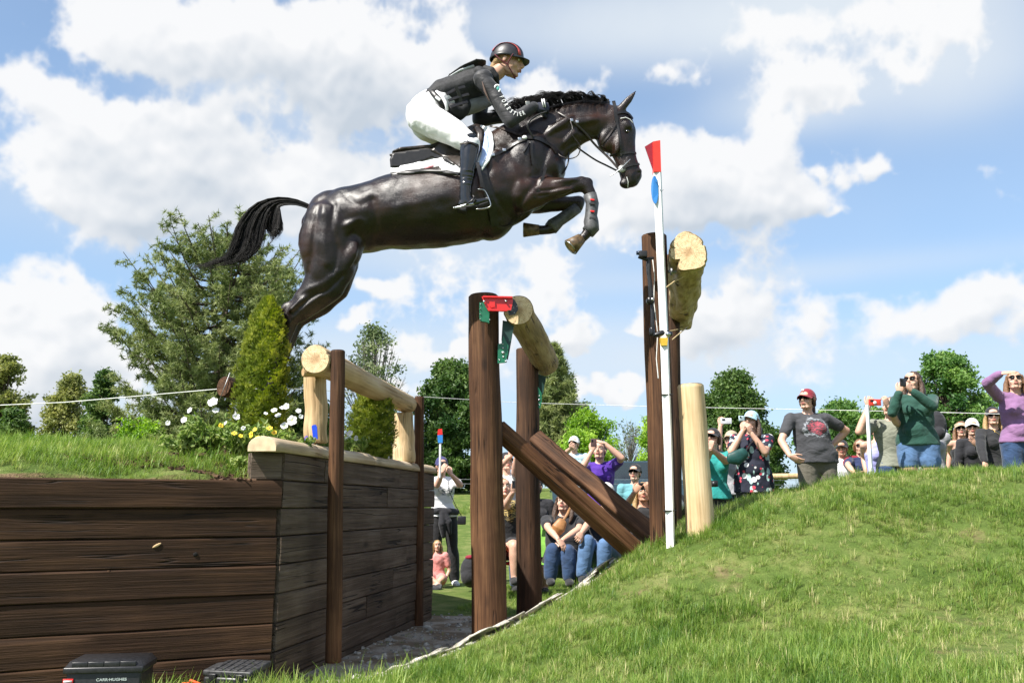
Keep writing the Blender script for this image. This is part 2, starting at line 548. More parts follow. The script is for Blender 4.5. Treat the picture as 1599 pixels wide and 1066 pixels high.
def wood(name, dark, mid, light, grain=1.0, rough=.75, cracks=.5, knots=.5, axis=2, bmp=.004):
    """timber with the grain along the object's own axis"""
    m, n, b = new_mat(name)
    sc = [9, 9, 9]; sc[axis] = .55
    co = objco(n)
    g1 = n.noise(n.vmath('MULTIPLY', co, tuple(sc)), 2.2 * grain, 7, .62, .6)
    sc2 = [55, 55, 55]; sc2[axis] = 1.3
    g2 = n.noise(n.vmath('MULTIPLY', co, tuple(sc2)), 1.6 * grain, 4, .6, .3)
    big = n.noise(co, 1.4, 4, .6)
    f = n.math('ADD', n.math('MULTIPLY', g1, .62), n.math('MULTIPLY', g2, .38))
    f = n.math('MULTIPLY_ADD', n.math('SUBTRACT', big, .5), .55, f)
    c = n.ramp(f, [(.30, dark), (.50, mid), (.68, light)])
    sk = [3.0, 3.0, 3.0]; sk[axis] = 1.3
    vk = n.n('ShaderNodeTexVoronoi', feature='F1', i_Scale=1.35); n.l(n.vmath('MULTIPLY', co, tuple(sk)), vk.inputs['Vector'])
    kn = n.mapr(vk.outputs['Distance'], .03, .12, 1, 0)
    c = n.mix(n.math('MULTIPLY', kn, knots), c, tuple(q * .5 for q in dark))
    s3 = [14, 14, 14]; s3[axis] = .45
    cr = n.noise(n.vmath('MULTIPLY', co, tuple(s3)), 1.0, 3, .45, .35)
    crk = n.mapr(n.math('ABSOLUTE', n.math('SUBTRACT', cr, .5)), 0.0, .016, 1, 0)
    gate = n.mapr(n.noise(co, 2.3, 2), .45, .6)
    crk = n.math('MULTIPLY', crk, gate)
    c = n.mix(n.math('MULTIPLY', crk, cracks), c, tuple(q * .12 for q in dark))
    n.l(c, b.inputs['Base Color']); b.inputs['Roughness'].default_value = rough; b.inputs['Specular IOR Level'].default_value = .28
    h = n.math('SUBTRACT', n.math('ADD', n.math('MULTIPLY', g2, .6), n.math('MULTIPLY', g1, .5)), n.math('MULTIPLY', crk, 1.2 * cracks))
    bump(n, b, h, 1.0, bmp * 1.8)
    return m

def rings_mat(name, light, dark, heart, rough=.7, freq=95):
    """sawn end grain: growth rings round the pith, radial checks"""
    m, n, b = new_mat(name)
    co = n.n('ShaderNodeTexCoord').outputs['Object']
    wv_ = n.vmath('SCALE', n.vmath('SUBTRACT', n.noise(co, 7, 3, out='Color'), (.5, .5, .5)), scale=.045)
    c2 = n.vmath('MULTIPLY', n.vmath('ADD', co, wv_), (1, 1, 0))
    r = n.vmath('LENGTH', c2)
    ring = n.math('SINE', n.math('MULTIPLY', r, freq * 6.28))
    f = n.math('MULTIPLY_ADD', ring, .12, n.noise(co, 30, 4))
    c = n.ramp(f, [(.28, dark), (.55, light), (.8, tuple(min(1, q * 1.12) for q in light))])
    hm = n.mapr(r, .015, .05, .75, 0)
    c = n.mix(hm, c, heart)
    sp = n.n('ShaderNodeSeparateXYZ'); n.l(c2, sp.inputs[0])
    ang = n.math('ARCTAN2', sp.outputs[1], sp.outputs[0])
    cz = n.n('ShaderNodeCombineXYZ'); n.l(n.math('MULTIPLY', ang, 2.6), cz.inputs[0]); n.l(n.math('MULTIPLY', r, 3.0), cz.inputs[1])
    q = n.noise(cz.outputs[0], 1.7, 2, .4, .2)
    crk = n.mapr(n.math('ABSOLUTE', n.math('SUBTRACT', q, .5)), 0, .011, .75, 0)
    c = n.mix(crk, c, (.10, .055, .03))
    st = n.mapr(n.noise(co, 11, 4), .58, .75, 0, .5)
    c = n.mix(st, c, dark)
    n.l(c, b.inputs['Base Color']); b.inputs['Roughness'].default_value = rough
    bump(n, b, n.math('SUBTRACT', f, n.math('MULTIPLY', crk, 2)), .5, .002)
    return m

M = {}
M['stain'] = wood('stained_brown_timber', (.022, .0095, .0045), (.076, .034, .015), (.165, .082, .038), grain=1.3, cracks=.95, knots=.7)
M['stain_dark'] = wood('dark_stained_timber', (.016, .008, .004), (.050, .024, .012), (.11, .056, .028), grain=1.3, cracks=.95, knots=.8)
M['plank'] = wood('creosoted_plank', (.018, .0085, .004), (.046, .022, .010), (.092, .046, .021), grain=.9, axis=0, cracks=.8, knots=.9, rough=.8, bmp=.004)
M['plank_grey'] = wood('weathered_plank', (.040, .027, .018), (.095, .067, .048), (.17, .128, .095), grain=.9, axis=0, cracks=.8, knots=.6, rough=.8, bmp=.008)
M['peeled'] = wood('peeled_pale_log', (.30, .185, .085), (.58, .42, .235), (.72, .57, .36), grain=.7, cracks=.55, knots=.55, rough=.7, bmp=.003)
M['peeled_old'] = wood('peeled_weathered_log', (.13, .08, .035), (.36, .25, .12), (.52, .39, .21), grain=.9, cracks=.6, knots=.95, rough=.75, bmp=.006)
M['stone_log'] = wood('peeled_capping_log', (.30, .21, .12), (.52, .40, .26), (.66, .55, .40), grain=.6, cracks=.4, knots=.3, rough=.8, axis=2, bmp=.004)
M['stain_sunlit'] = wood('sunlit_brown_timber', (.040, .016, .007), (.120, .052, .022), (.23, .11, .050), grain=1.3, cracks=.95, knots=.7)  # brown stain lightened in the colour to stand for sun on the brace
M['end_pale'] = rings_mat('sawn_pale_end', (.74, .56, .33), (.52, .33, .16), (.42, .24, .11))
M['end_dark'] = rings_mat('sawn_stained_end', (.16, .085, .04), (.06, .03, .015), (.04, .02, .01))
# ------------------------------------------------------------------ the ground
def sstep(a, b, x):
    t = np.clip((x - a) / (b - a), 0, 1); return t * t * (3 - 2 * t)

def x0_edge(y):
    return np.where(y < 6.3, -.16 - (6.3 - np.maximum(y, 5.0)) * .56, -.16 + (y - 6.3) * .19)

HD = np.array([-9, 0, .35, .8, 1.3, 1.8, 2.6, 4.0, 7.0, 60])
HH = np.array([0, 0, .22, .51, .81, 1.0, 1.15, 1.22, 1.27, 1.3])

def hill(x, y):
    dx = x - x0_edge(y)
    h = np.interp(dx, HD, HH)
    g = .30 + .70 * sstep(4.4, 6.7, y)
    back = 1 - .50 * sstep(7.15, 8.4, y) - .50 * sstep(12, 19, y)
    return h * g * back

def gz(x, y):
    x = np.asarray(x, float); y = np.asarray(y, float)
    base = -.012 * np.clip(y - 6, 0, 6) - .0 * x
    far = 1.75 * sstep(13, 42, y) + .02 * np.clip(y - 42, 0, 200)
    rr = .018 * np.sin(x * 3.1 + 1.3 * np.sin(y * 1.7)) * np.cos(y * 2.6 + .7 * x) + .01 * np.sin(x * 7.3 + y * 5.1)
    rough = rr * (.25 + .75 * sstep(.05, .6, x - x0_edge(y)))
    return base + far + hill(x, y) + rough

def gzf(x, y):
    return float(gz(x, y))

# wall line facing the ditch, and wall line facing the photographer
WA = np.array([-1.28, 5.0]); WB = np.array([-.72, 8.25])       # corner -> far end
WC = np.array([-4.6, 3.30])                                     # far left end of the front wall
WALLTOP = 1.09

def wall_x(y):
    return WA[0] + (WB[0] - WA[0]) * (y - WA[1]) / (WB[1] - WA[1])

# ---- material of the field and the bank: short grass, thin places, bare soil, gravel in the ditch
def ground_mat():
    m, n, b = new_mat('field_ground')
    co = n.n('ShaderNodeTexCoord').outputs['Object']
    gr = n.ramp(n.noise(co, 3.2, 7, .65), [(.30, (.065, .115, .020)), (.5, (.13, .185, .042)), (.72, (.27, .27, .10))])
    fine = n.noise(co, 90, 4, .7)
    gr = n.mix(n.mapr(fine, .3, .75, 0, .55), gr, (.045, .065, .015))
    soil = n.ramp(n.noise(co, 14, 6, .6), [(.3, (.10, .065, .035)), (.7, (.30, .215, .125))])
    grav = n.ramp(n.noise(co, 70, 6, .75), [(.28, (.24, .20, .155)), (.5, (.46, .40, .33)), (.72, (.66, .60, .52))])
    grav = n.mix(n.mapr(n.noise(co, 2.6, 5), .38, .58, 0, .8), grav, soil)
    a = n.n('ShaderNodeAttribute', attribute_name='gravel').outputs['Fac']
    a = n.math('ADD', a, n.math('MULTIPLY', n.math('SUBTRACT', n.noise(co, 9, 5, .7), .5), .55))
    s = n.n('ShaderNodeAttribute', attribute_name='bare').outputs['Fac']
    s = n.math('ADD', s, n.math('MULTIPLY', n.math('SUBTRACT', n.noise(co, 6, 5, .7), .5), .8))
    c = n.mix(n.mapr(s, .35, .65), gr, soil)
    c = n.mix(n.mapr(a, .35, .6), c, grav)
    n.l(c, b.inputs['Base Color']); b.inputs['Roughness'].default_value = .95
    b.inputs['Specular IOR Level'].default_value = .15
    bump(n, b, n.math('ADD', fine, n.noise(co, 25, 5, .7)), 1.0, .012)
    return m
MG = ground_mat()

def lip_c(y):
    return np.interp(y, [5, 5.35, 5.7, 6.0, 6.4, 6.84, 7.2], [.04, .10, .30, .42, .54, .68, .78])

def gravel_mask(x, y):
    dx = x - x0_edge(y)
    lane = sstep(-.35, -.15, x - wall_x(y)) * (1 - sstep(.0, .14, dx - lip_c(y))) * sstep(4.9, 5.25, y + .25 * (x + 1)) * (1 - sstep(8.2, 8.7, y))
    lip = np.exp(-((dx - lip_c(y)) / .13) ** 2) * sstep(4.6, 5.2, y) * (1 - sstep(6.95, 7.15, y))
    return np.clip(np.maximum(lane, lip), 0, 1)

def bare_mask(x, y):
    dx = x - x0_edge(y)
    s = np.exp(-((dx - lip_c(y) - .2) / .10) ** 2) * .6 * sstep(5, 6, y)
    for (cx, cy, r) in ((1.05, 6.75, .20), (1.5, 6.9, .22), (1.15, 6.6, .3), (1.2, 5.3, .35), (2.2, 4.6, .35), (.75, 5.3, .25), (2.9, 5.6, .3), (1.9, 3.9, .3)):
        s = np.maximum(s, .46 * np.exp(-(((x - cx) / r) ** 2 + ((y - cy) / (r * .8)) ** 2)))
    return s

xs = np.concatenate([-np.geomspace(400, 6.3, 40), np.arange(-6.2, 9.01, .075), np.geomspace(9.2, 400, 40)])
ys = np.concatenate([np.linspace(-40, 0, 14), np.arange(.2, 10.01, .075), np.arange(10.15, 16, .3), np.geomspace(16.4, 900, 60)])
X, Y = np.meshgrid(xs, ys)
Z = gz(X, Y)
# under the raised bank the sheet stays at ditch level
co = np.stack([X, Y, Z], -1).reshape(-1, 3)
nx, ny = len(xs), len(ys)
ii = np.arange(nx * ny).reshape(ny, nx)
F = np.stack([ii[:-1, :-1], ii[:-1, 1:], ii[1:, 1:], ii[1:, :-1]], -1).reshape(-1, 4)
me = np_mesh('ground', co, F, 4, [MG], {'gravel': gravel_mask(X, Y).ravel(), 'bare': bare_mask(X, Y).ravel()}, sm=True)
ground = bpy.data.objects.new('ground', me); ROOT.objects.link(ground); ground['kind'] = 'structure'

# ---- raised bank behind the timber walls
def bank_h(x, y, d):
    """d: distance in from the wall tops"""
    h = WALLTOP - .004 + .012 * sstep(0, .1, d)
    h = h + .13 * sstep(0.0, .55, d) + .13 * sstep(.5, 1.9, d)
    return h + .012 * np.sin(x * 9 + 2 * np.sin(y * 5)) + .01 * np.cos(y * 13 + x * 4) - .9 * sstep(9, 22, y)

def front_dist(x, y):
    t = WA - WC; t = t / np.linalg.norm(t); nrm = np.array([-t[1], t[0]])
    return (x - WC[0]) * nrm[0] + (y - WC[1]) * nrm[1]

nu, nv = 150, 120
verts = []
tv = WA - WC
U = np.linspace(0, 1, nu) ** .85
Vv = np.concatenate([np.linspace(0, 1.2, 60), np.geomspace(1.25, 18, nv - 60)])
P = []
for vv in Vv:
    y_r = WA[1] + .05 + vv
    xr = wall_x(min(y_r, WB[1])) - .075 - (0.0 if y_r < WB[1] else (y_r - WB[1]) * .5)
    xl = WC[0] - vv * .9; yl = WC[1] + .05 + vv
    for u in U:
        x = xl + (xr - xl) * u; y = yl + (y_r - yl) * u
        P.append((x, y))
P = np.array(P)
fd = front_dist(P[:, 0], P[:, 1])
sidefac = np.clip((wall_x(P[:, 1]) - P[:, 0]) / 1.0, 0, 1)
hh = bank_h(P[:, 0], P[:, 1], fd)
# beside the flower bed the soil meets the higher side wall
cap_z = 1.27
hh = np.where(P[:, 1] < WB[1] + .2, hh * sidefac ** .5 + (1 - sidefac ** .5) * np.minimum(hh, cap_z), hh)
co = np.column_stack([P, hh])
ii = np.arange(nu * nv).reshape(nv, nu)
F = np.stack([ii[:-1, :-1], ii[:-1, 1:], ii[1:, 1:], ii[1:, :-1]], -1).reshape(-1, 4)
bare = np.exp(-(fd / .09) ** 2) * .9
# the soil face behind the planks
edge_i = list(range(nu)) + [j * nu + nu - 1 for j in range(1, nv)]
nb0 = len(co); sk_top = co[edge_i].copy(); sk_bot = sk_top.copy(); sk_bot[:, 2] = -.3
co = np.vstack([co, sk_bot]); m_ = len(edge_i)
F = np.vstack([F, np.array([(edge_i[k], nb0 + k, nb0 + k + 1, edge_i[k + 1]) for k in range(m_ - 1)])])
ext = lambda a, v: np.concatenate([a, np.full(m_, v)])
bed = (1 - sstep(.75, 1.15, wall_x(P[:, 1]) - P[:, 0])) * sstep(.42, .54, fd) * (1 - sstep(3.1, 3.4, P[:, 1] - 5.0))
me = np_mesh('bank_turf', co, F, 4, [MG], {'gravel': np.zeros(len(co)), 'bare': ext(np.maximum(bare, bed), 1.0)}, sm=True)
bank = bpy.data.objects.new('bank_ground', me); ROOT.objects.link(bank); bank['kind'] = 'structure'
from mathutils.bvhtree import BVHTree
bank_bvh = BVHTree.FromPolygons([tuple(c) for c in co], [tuple(map(int, f)) for f in F])
def bz(x, y):
    h = bank_bvh.ray_cast(Vector((x, y, 5)), Vector((0, 0, -1)))
    return h[0].z if h[0] is not None else WALLTOP

# ------------------------------------------------------------------ grass
def leaf_mat(name, c1, c2, c3, trans=.35, rough=.5, spec=.3, attr='tint'):
    m, n, b = new_mat(name)
    t = n.n('ShaderNodeAttribute', attribute_name=attr).outputs['Fac']
    c = n.ramp(t, [(.0, c1), (.5, c2), (1.0, c3)])
    n.l(c, b.inputs['Base Color']); b.inputs['Roughness'].default_value = rough
    b.inputs['Specular IOR Level'].default_value = spec
    tr = n.n('ShaderNodeBsdfTranslucent')
    hs = n.n('ShaderNodeHueSaturation', i_Saturation=1.15, i_Value=1.5); n.l(c, hs.inputs['Color'])
    n.l(hs.outputs[0], tr.inputs[0])
    mx = n.n('ShaderNodeMixShader', i_Fac=trans)
    n.l(b.outputs[0], mx.inputs[1]); n.l(tr.outputs[0], mx.inputs[2])
    out = [q for q in n.t.nodes if q.type == 'OUTPUT_MATERIAL'][0]
    n.l(mx.outputs[0], out.inputs[0])
    return m

def grass_mat():
    m, n, b = new_mat('grass_blade')
    rnd = n.n('ShaderNodeAttribute', attribute_name='rnd', attribute_type='INSTANCER').outputs['Fac']
    t = n.n('ShaderNodeAttribute', attribute_name='tint').outputs['Fac']
    up = n.n('ShaderNodeAttribute', attribute_name='up').outputs['Fac']
    f = n.math('MULTIPLY_ADD', rnd, .6, n.math('MULTIPLY', t, .4))
    c = n.ramp(f, [(.0, (.030, .085, .012)), (.30, (.090, .180, .028)), (.58, (.19, .29, .050)), (.80, (.34, .40, .11)), (.94, (.60, .53, .28))])
    c = n.mix(n.mapr(up, 0, .45, .55, 0), c, (.16, .14, .06))   # straw coloured sheath at the foot of a blade
    n.l(c, b.inputs['Base Color']); b.inputs['Roughness'].default_value = .45
    b.inputs['Specular IOR Level'].default_value = .35
    tr = n.n('ShaderNodeBsdfTranslucent')
    hs = n.n('ShaderNodeHueSaturation', i_Saturation=1.1, i_Value=1.5); n.l(c, hs.inputs['Color']); n.l(hs.outputs[0], tr.inputs[0])
    mx = n.n('ShaderNodeMixShader', i_Fac=.38); n.l(b.outputs[0], mx.inputs[1]); n.l(tr.outputs[0], mx.inputs[2])
    out = [q for q in n.t.nodes if q.type == 'OUTPUT_MATERIAL'][0]; n.l(mx.outputs[0], out.inputs[0])
    return m
MGR = grass_mat()

def clump(name, nb, hgt, wid, spread, lean, seed):
    r = np.random.default_rng(seed)
    V, Fc, ti, up = [], [], [], []
    for i in range(nb):
        a = r.uniform(0, 6.283); rad = spread * math.sqrt(r.uniform()); bx_, by_ = rad * math.cos(a), rad * math.sin(a)
        h = hgt * r.uniform(.45, 1.1); ln = lean * r.uniform(.15, 1.2); da = r.uniform(0, 6.283); w_ = wid * r.uniform(.6, 1.2)
        tx, ty = math.cos(da), math.sin(da); sx, sy = -ty, tx
        t_ = r.uniform(); o = len(V)
        for k, q in enumerate((0, .35, .7, 1.0)):
            off = ln * h * q ** 1.8; zz = h * (q - .18 * ln * q * q) - .006
            ww = w_ * (1, .95, .65, .06)[k] / 2
            for sgn in (-1, 1):
                V.append((bx_ + tx * off + sx * ww * sgn, by_ + ty * off + sy * ww * sgn, zz)); ti.append(t_); up.append(q)
        for k in range(3):
            Fc.append((o + 2 * k, o + 2 * k + 1, o + 2 * k + 3, o + 2 * k + 2))
    me = np_mesh(name, np.array(V), np.array(Fc), 4, [MGR], {'tint': ti, 'up': up})
    ob = bpy.data.objects.new(name, me)
    return ob

def scatter(name, pts, rot, scl, rnd, templates, label=None):
    """points carrying rotation and size; geometry nodes set one of the clump shapes on each"""
    me = bpy.data.meshes.new(name)
    me.vertices.add(len(pts)); me.vertices.foreach_set('co', np.asarray(pts, 'f').ravel())
    for kk, arr in (('rz', rot), ('sc', scl), ('rnd', rnd)):
        a = me.attributes.new(kk, 'FLOAT', 'POINT'); a.data.foreach_set('value', np.asarray(arr, 'f'))
    a = me.attributes.new('pick', 'INT', 'POINT'); a.data.foreach_set('value', RNG.integers(0, len(templates), len(pts)).astype('i'))
    ob = bpy.data.objects.new(name, me); ROOT.objects.link(ob); ob['kind'] = 'stuff'
    if label: ob['label'] = label
    t = bpy.data.node_groups.new(name + "_nodes", 'GeometryNodeTree')
    t.interface.new_socket("Geometry", in_out='INPUT', socket_type='NodeSocketGeometry')
    t.interface.new_socket("Geometry", in_out='OUTPUT', socket_type='NodeSocketGeometry')
    n = NT(t); i_ = n.n('NodeGroupInput'); o_ = n.n('NodeGroupOutput')
    g2i = n.n('GeometryNodeGeometryToInstance')
    for tp in reversed(templates):
        oi = n.n('GeometryNodeObjectInfo'); oi.inputs['Object'].default_value = tp
        n.l(oi.outputs['Geometry'], g2i.inputs[0])
    def attr(nm, ty='FLOAT'):
        a = n.n('GeometryNodeInputNamedAttribute', data_type=ty); a.inputs[0].default_value = nm; return a.outputs[0]
    ip = n.n('GeometryNodeInstanceOnPoints')
    n.l(i_.outputs[0], ip.inputs['Points']); n.l(g2i.outputs[0], ip.inputs['Instance'])
    ip.inputs['Pick Instance'].default_value = True
    n.l(attr('pick', 'INT'), ip.inputs['Instance Index'])
    cx = n.n('ShaderNodeCombineXYZ'); n.l(attr('rz'), cx.inputs[2]); n.l(cx.outputs[0], ip.inputs['Rotation'])
    n.l(attr('sc'), ip.inputs['Scale'])
    n.l(ip.outputs[0], o_.inputs[0])
    md = ob.modifiers.new('scatter', 'NODES'); md.node_group = t
    return ob

TG = [clump('grass_tuft', 13, .085, .0042, .035, .9, 1), clump('grass_tuft', 12, .10, .0038, .03, 1.2, 2),
      clump('grass_tuft', 14, .07, .0040, .045, 1.5, 3), clump('grass_tuft', 10, .12, .0045, .03, .7, 4), clump('grass_tuft', 13, .06, .004, .05, 1.8, 5)]

def pnoise(x, y, s, seed=0.):
    a = np.sin(x * s * 1.3 + seed + 1.7 * np.sin(y * s * .9 + seed * 2)) * np.cos(y * s * 1.1 - seed + 1.3 * np.sin(x * s * .7))
    b_ = np.sin(x * s * 2.9 - seed * 3 + 2 * np.sin(y * s * 2.3)) * np.cos(y * s * 3.1 + seed + np.sin(x * s * 2.1))
    return .65 * a + .35 * b_

def in_bank(x, y):
    return (front_dist(x, y) > -.03) & (x < wall_x(np.clip(y, 5, 60)) + .05) & (y < 26)

def grass_region(x_a, x_b, y_a, y_b, dens, size=1.0):
    n_ = int((x_b - x_a) * (y_b - y_a) * dens)
    x = RNG.uniform(x_a, x_b, n_); y = RNG.uniform(y_a, y_b, n_)
    keep = (np.abs(x) < y * .62 + .5) & ~in_bank(x, y)
    gm, bm_ = gravel_mask(x, y), bare_mask(x, y)
    pn = pnoise(x, y, 2.2, .4) + .5 * pnoise(x, y, 7.0, 1.9)
    keep &= RNG.uniform(size=n_) > np.clip(gm * 1.5, 0, .985)
    keep &= RNG.uniform(size=n_) > np.clip(bm_ * 1.15, 0, .9)
    keep &= RNG.uniform(size=n_) < np.clip(.78 + .5 * pn, .25, 1)
    x, y, pn, bm_ = x[keep], y[keep], pn[keep], bm_[keep]
    sc = size * np.clip(.85 + .35 * pn + RNG.normal(0, .18, len(x)), .35, 1.7) * (1 - .45 * np.clip(bm_ * 1.6, 0, 1))
    sc = sc * (1 - .42 * (1 - sstep(.3, 1.0, x - x0_edge(y))) * sstep(4.8, 5.4, y) * (y < 9))
    r = np.clip(.55 - .30 * pn + RNG.normal(0, .22, len(x)) + .5 * bm_, 0, 1)
    z = gz(x, y)
    return np.column_stack([x, y, z]), sc, r

parts_ = [grass_region(-1.6, 5.4, 1.7, 5.0, 1500, .70), grass_region(-1.2, 6.0, 5.0, 7.6, 1250, .66), grass_region(-4.2, -1.0, 2.6, 5.05, 500, .7),
          grass_region(-1.5, 1.6, 8.0, 13.5, 1000, .55), grass_region(-2.5, 1.8, 13.5, 22, 260, .7), grass_region(1.2, 8.5, 7.6, 12, 250, .7), grass_region(-6, 16, 14, 30, 40, 1.6)]
# taller ragged tufts here and there
xt = RNG.uniform(-1.4, 5, 3200); yt = RNG.uniform(2, 7.4, 3200)
pn = pnoise(xt, yt, 3.1, 4.2); k_ = (pn > .28) & (gravel_mask(xt, yt) < .3) & (bare_mask(xt, yt) < .3) & ~in_bank(xt, yt)
k_ &= ((xt - x0_edge(yt)) > .8) | (yt < 5.2); xt, yt = xt[k_], yt[k_]
parts_.append((np.column_stack([xt, yt, gz(xt, yt)]), RNG.uniform(.75, 1.15, len(xt)), RNG.uniform(.12, .5, len(xt))))
# long uncut grass at the foot of the walls, round the two black boxes
xn, yn = [], []
for _ in range(1500):
    p_ = at(random.uniform(225, 620), 1080, random.uniform(3.75, 4.75)); xn.append(p_.x); yn.append(p_.y)
xn, yn = np.array(xn), np.array(yn); k_ = (front_dist(xn, yn) < -.12) & (gravel_mask(xn, yn) < .5) & ~((np.abs(xn + 1.46) < .2) & (yn > 4.55)); xn, yn = xn[k_], yn[k_]
parts_.append((np.column_stack([xn, yn, gz(xn, yn)]), RNG.uniform(.9, 1.75, len(xn)), RNG.uniform(.2, .8, len(xn))))
pts = np.concatenate([p[0] for p in parts_]); scl = np.concatenate([p[1] for p in parts_]); rd = np.concatenate([p[2] for p in parts_])
scatter('field_grass', pts, RNG.uniform(0, 6.28, len(pts)), scl, rd, TG, 'green meadow grass on the slope and field')

# turf on the raised bank
n_ = 30000
x = RNG.uniform(-6.5, -1.3, n_); y = RNG.uniform(3.4, 8.5, n_)
fdv = front_dist(x, y); sdv = wall_x(y) - x
k_ = (fdv > .03) & (sdv > .14) & (x > -y * .62 - .5)
k_ &= ~((sdv < 1.0 + .12 * np.sin(y * 6)) & (fdv > .50))
k_ &= RNG.uniform(size=n_) < np.clip(.25 + fdv * 3.0, .12, 1)
x, y, fdv = x[k_], y[k_], fdv[k_]
z = np.array([bz(a, b_) for a, b_ in zip(x, y)])
scatter('bank_grass', np.column_stack([x, y, z]), RNG.uniform(0, 6.28, len(x)), np.clip(.68 + .25 * pnoise(x, y, 3) + RNG.normal(0, .15, len(x)), .3, 1.3) * (.6 + .4 * sstep(0, .3, fdv)),
        np.clip(.48 - .2 * pnoise(x, y, 3) + RNG.normal(0, .16, len(x)) + .3 * np.exp(-(fdv / .1) ** 2), 0, 1), TG, 'ragged turf on top of the timber bank')

# loose stones on the ditch floor and its lip
def stone(seed):
    mb = MB(); mb.ell((0, 0, 0), (.012, .009, .006), seg=7)
    v = np.array(mb.v); v += np.random.default_rng(seed).normal(0, .0012, v.shape)
    me = bpy.data.meshes.new('stone'); me.from_pydata([tuple(q) for q in v], [], mb.f); me.materials.append(MST)
    return bpy.data.objects.new('stone', me)
MST = plain('limestone_chip', (.36, .34, .30), .9, var=.35, scale=40, bumpy=(60, .5, .003))
TS = [stone(1), stone(2), stone(3)]
n_ = 26000
y = RNG.uniform(4.8, 8.6, n_); x = RNG.uniform(-1.3, 1.2, n_)
k_ = RNG.uniform(size=n_) < gravel_mask(x, y) * (.06 + 1.2 * np.exp(-((x - x0_edge(y) - lip_c(y)) / .12) ** 2))
x, y = x[k_], y[k_]
scatter('gravel_chips', np.column_stack([x, y, gz(x, y) + .002]), RNG.uniform(0, 6.28, len(x)), np.exp(RNG.normal(-.1, .5, len(x))), RNG.uniform(0, 1, len(x)), TS, 'pale stone chips along the ditch edge')
# ------------------------------------------------------------------ logs and posts
def axis_matrix(p0, p1, roll=0.0):
    z = (Vector(p1) - Vector(p0)).normalized()
    ref = Vector((0, -1, 0)) if abs(z.y) < .9 else Vector((0, 0, 1))
    x = (ref - z * ref.dot(z)).normalized(); y = z.cross(x)
    Mx = Matrix((x, y, z)).transposed().to_4x4(); Mx.translation = Vector(p0)
    return Mx @ Matrix.Rotation(roll, 4, 'Z')

def log_mesh(L, r0, r1, seed=0, seg=56, rings=30, wob=.03, bow=0.0, chamfer=.006, shape=None, knots=5, notch=None):
    """a round timber along local z from 0 to L with sawn ends (material 1)"""
    r = random.Random(seed); V = []; Fc = []; mi = []
    kn = [(r.uniform(.1, .9) * L, r.uniform(0, 6.28), r.uniform(.02, .05), r.uniform(.05, .12)) for _ in range(knots)]
    gr = [(r.uniform(0, 6.28), r.uniform(-.2, .5), r.uniform(.6, 1.2), r.uniform(.05, .13)) for _ in range(5 if r0 > .03 else 0)]
    ts = [0.0] + [chamfer] + list(np.linspace(chamfer * 3, L - chamfer * 3, rings)) + [L - chamfer, L]
    for j, z in enumerate(ts):
        t = z / L; rr = r0 + (r1 - r0) * t
        if j in (0, len(ts) - 1): rr -= chamfer
        ox = bow * math.sin(math.pi * t) + .15 * rr * mnoise.noise(Vector((t * 3, seed, 0))); oy = .15 * rr * mnoise.noise(Vector((t * 3, seed, 9)))
        for k in range(seg):
            a = 2 * math.pi * k / seg
            q = rr * (1 + wob * mnoise.noise(Vector((math.cos(a) * 1.3, math.sin(a) * 1.3, z * 2.0 + seed))) * 2 + wob * .35 * mnoise.noise(Vector((math.cos(a) * 5, math.sin(a) * 5, z * 6 + seed))))
            for (kz, ka, kh, kw) in kn:
                da = (a - ka + math.pi) % (2 * math.pi) - math.pi
                q += kh * rr * 1.2 * math.exp(-((z - kz) / (kw * .5)) ** 2 - (da * rr / (kw * .35)) ** 2)
            for (ga, g0, g1, gd) in gr:
                if g0 < t < g1:
                    da = (a - ga - .25 * mnoise.noise(Vector((z * 1.5, ga, seed))) + math.pi) % (2 * math.pi) - math.pi
                    q -= gd * rr * math.exp(-(da / .065) ** 2) * min(1, (t - g0) * 9, (g1 - t) * 9)
            if shape: q *= shape(a, t)
            V.append((ox + q * math.cos(a), oy + q * math.sin(a), z))
    n = len(ts)
    for i in range(n - 1):
        for k in range(seg):
            k2 = (k + 1) % seg
            Fc.append((i * seg + k, i * seg + k2, (i + 1) * seg + k2, (i + 1) * seg + k)); mi.append(0)
    for e, base in ((0, 0), (1, (n - 1) * seg)):
        prev = [base + k for k in range(seg)]
        c = np.mean([V[p] for p in prev], 0)
        for q in (.66, .33):
            cur = []
            for k in range(seg):
                p = np.array(V[base + k]); w_ = c + (p - c) * q
                V.append((w_[0], w_[1], w_[2] + .0015 * mnoise.noise(Vector((w_[0] * 60, w_[1] * 60, seed))))); cur.append(len(V) - 1)
            for k in range(seg):
                k2 = (k + 1) % seg
                Fc.append((prev[k], cur[k], cur[k2], prev[k2]) if e else (prev[k2], cur[k2], cur[k], prev[k])); mi.append(1)
            prev = cur
        V.append((c[0], c[1], c[2])); ci = len(V) - 1
        for k in range(seg):
            k2 = (k + 1) % seg
            Fc.append((prev[k], ci, prev[k2]) if e else (prev[k2], ci, prev[k])); mi.append(1)
    me = bpy.data.meshes.new('log'); me.from_pydata(V, [], Fc)
    me.polygons.foreach_set('material_index', mi)
    me.polygons.foreach_set('use_smooth', [m == 0 for m in mi])
    return me

def log(name, p0, p1, r0, r1, mats, label=None, cat=None, group=None, seed=0, parent=None, **kw):
    p0, p1 = Vector(p0), Vector(p1)
    me = log_mesh((p1 - p0).length, r0, r1, seed, **kw); me.name = name
    for m in mats: me.materials.append(m)
    o = bpy.data.objects.new(name, me); ROOT.objects.link(o)
    Mx = axis_matrix(p0, p1, seed * 1.3)
    if parent is not None:
        o.parent = parent; Mx = Matrix.Translation(-rootloc(parent)) @ Mx
    o.matrix_local = Mx
    return tag(o, label, cat, group)

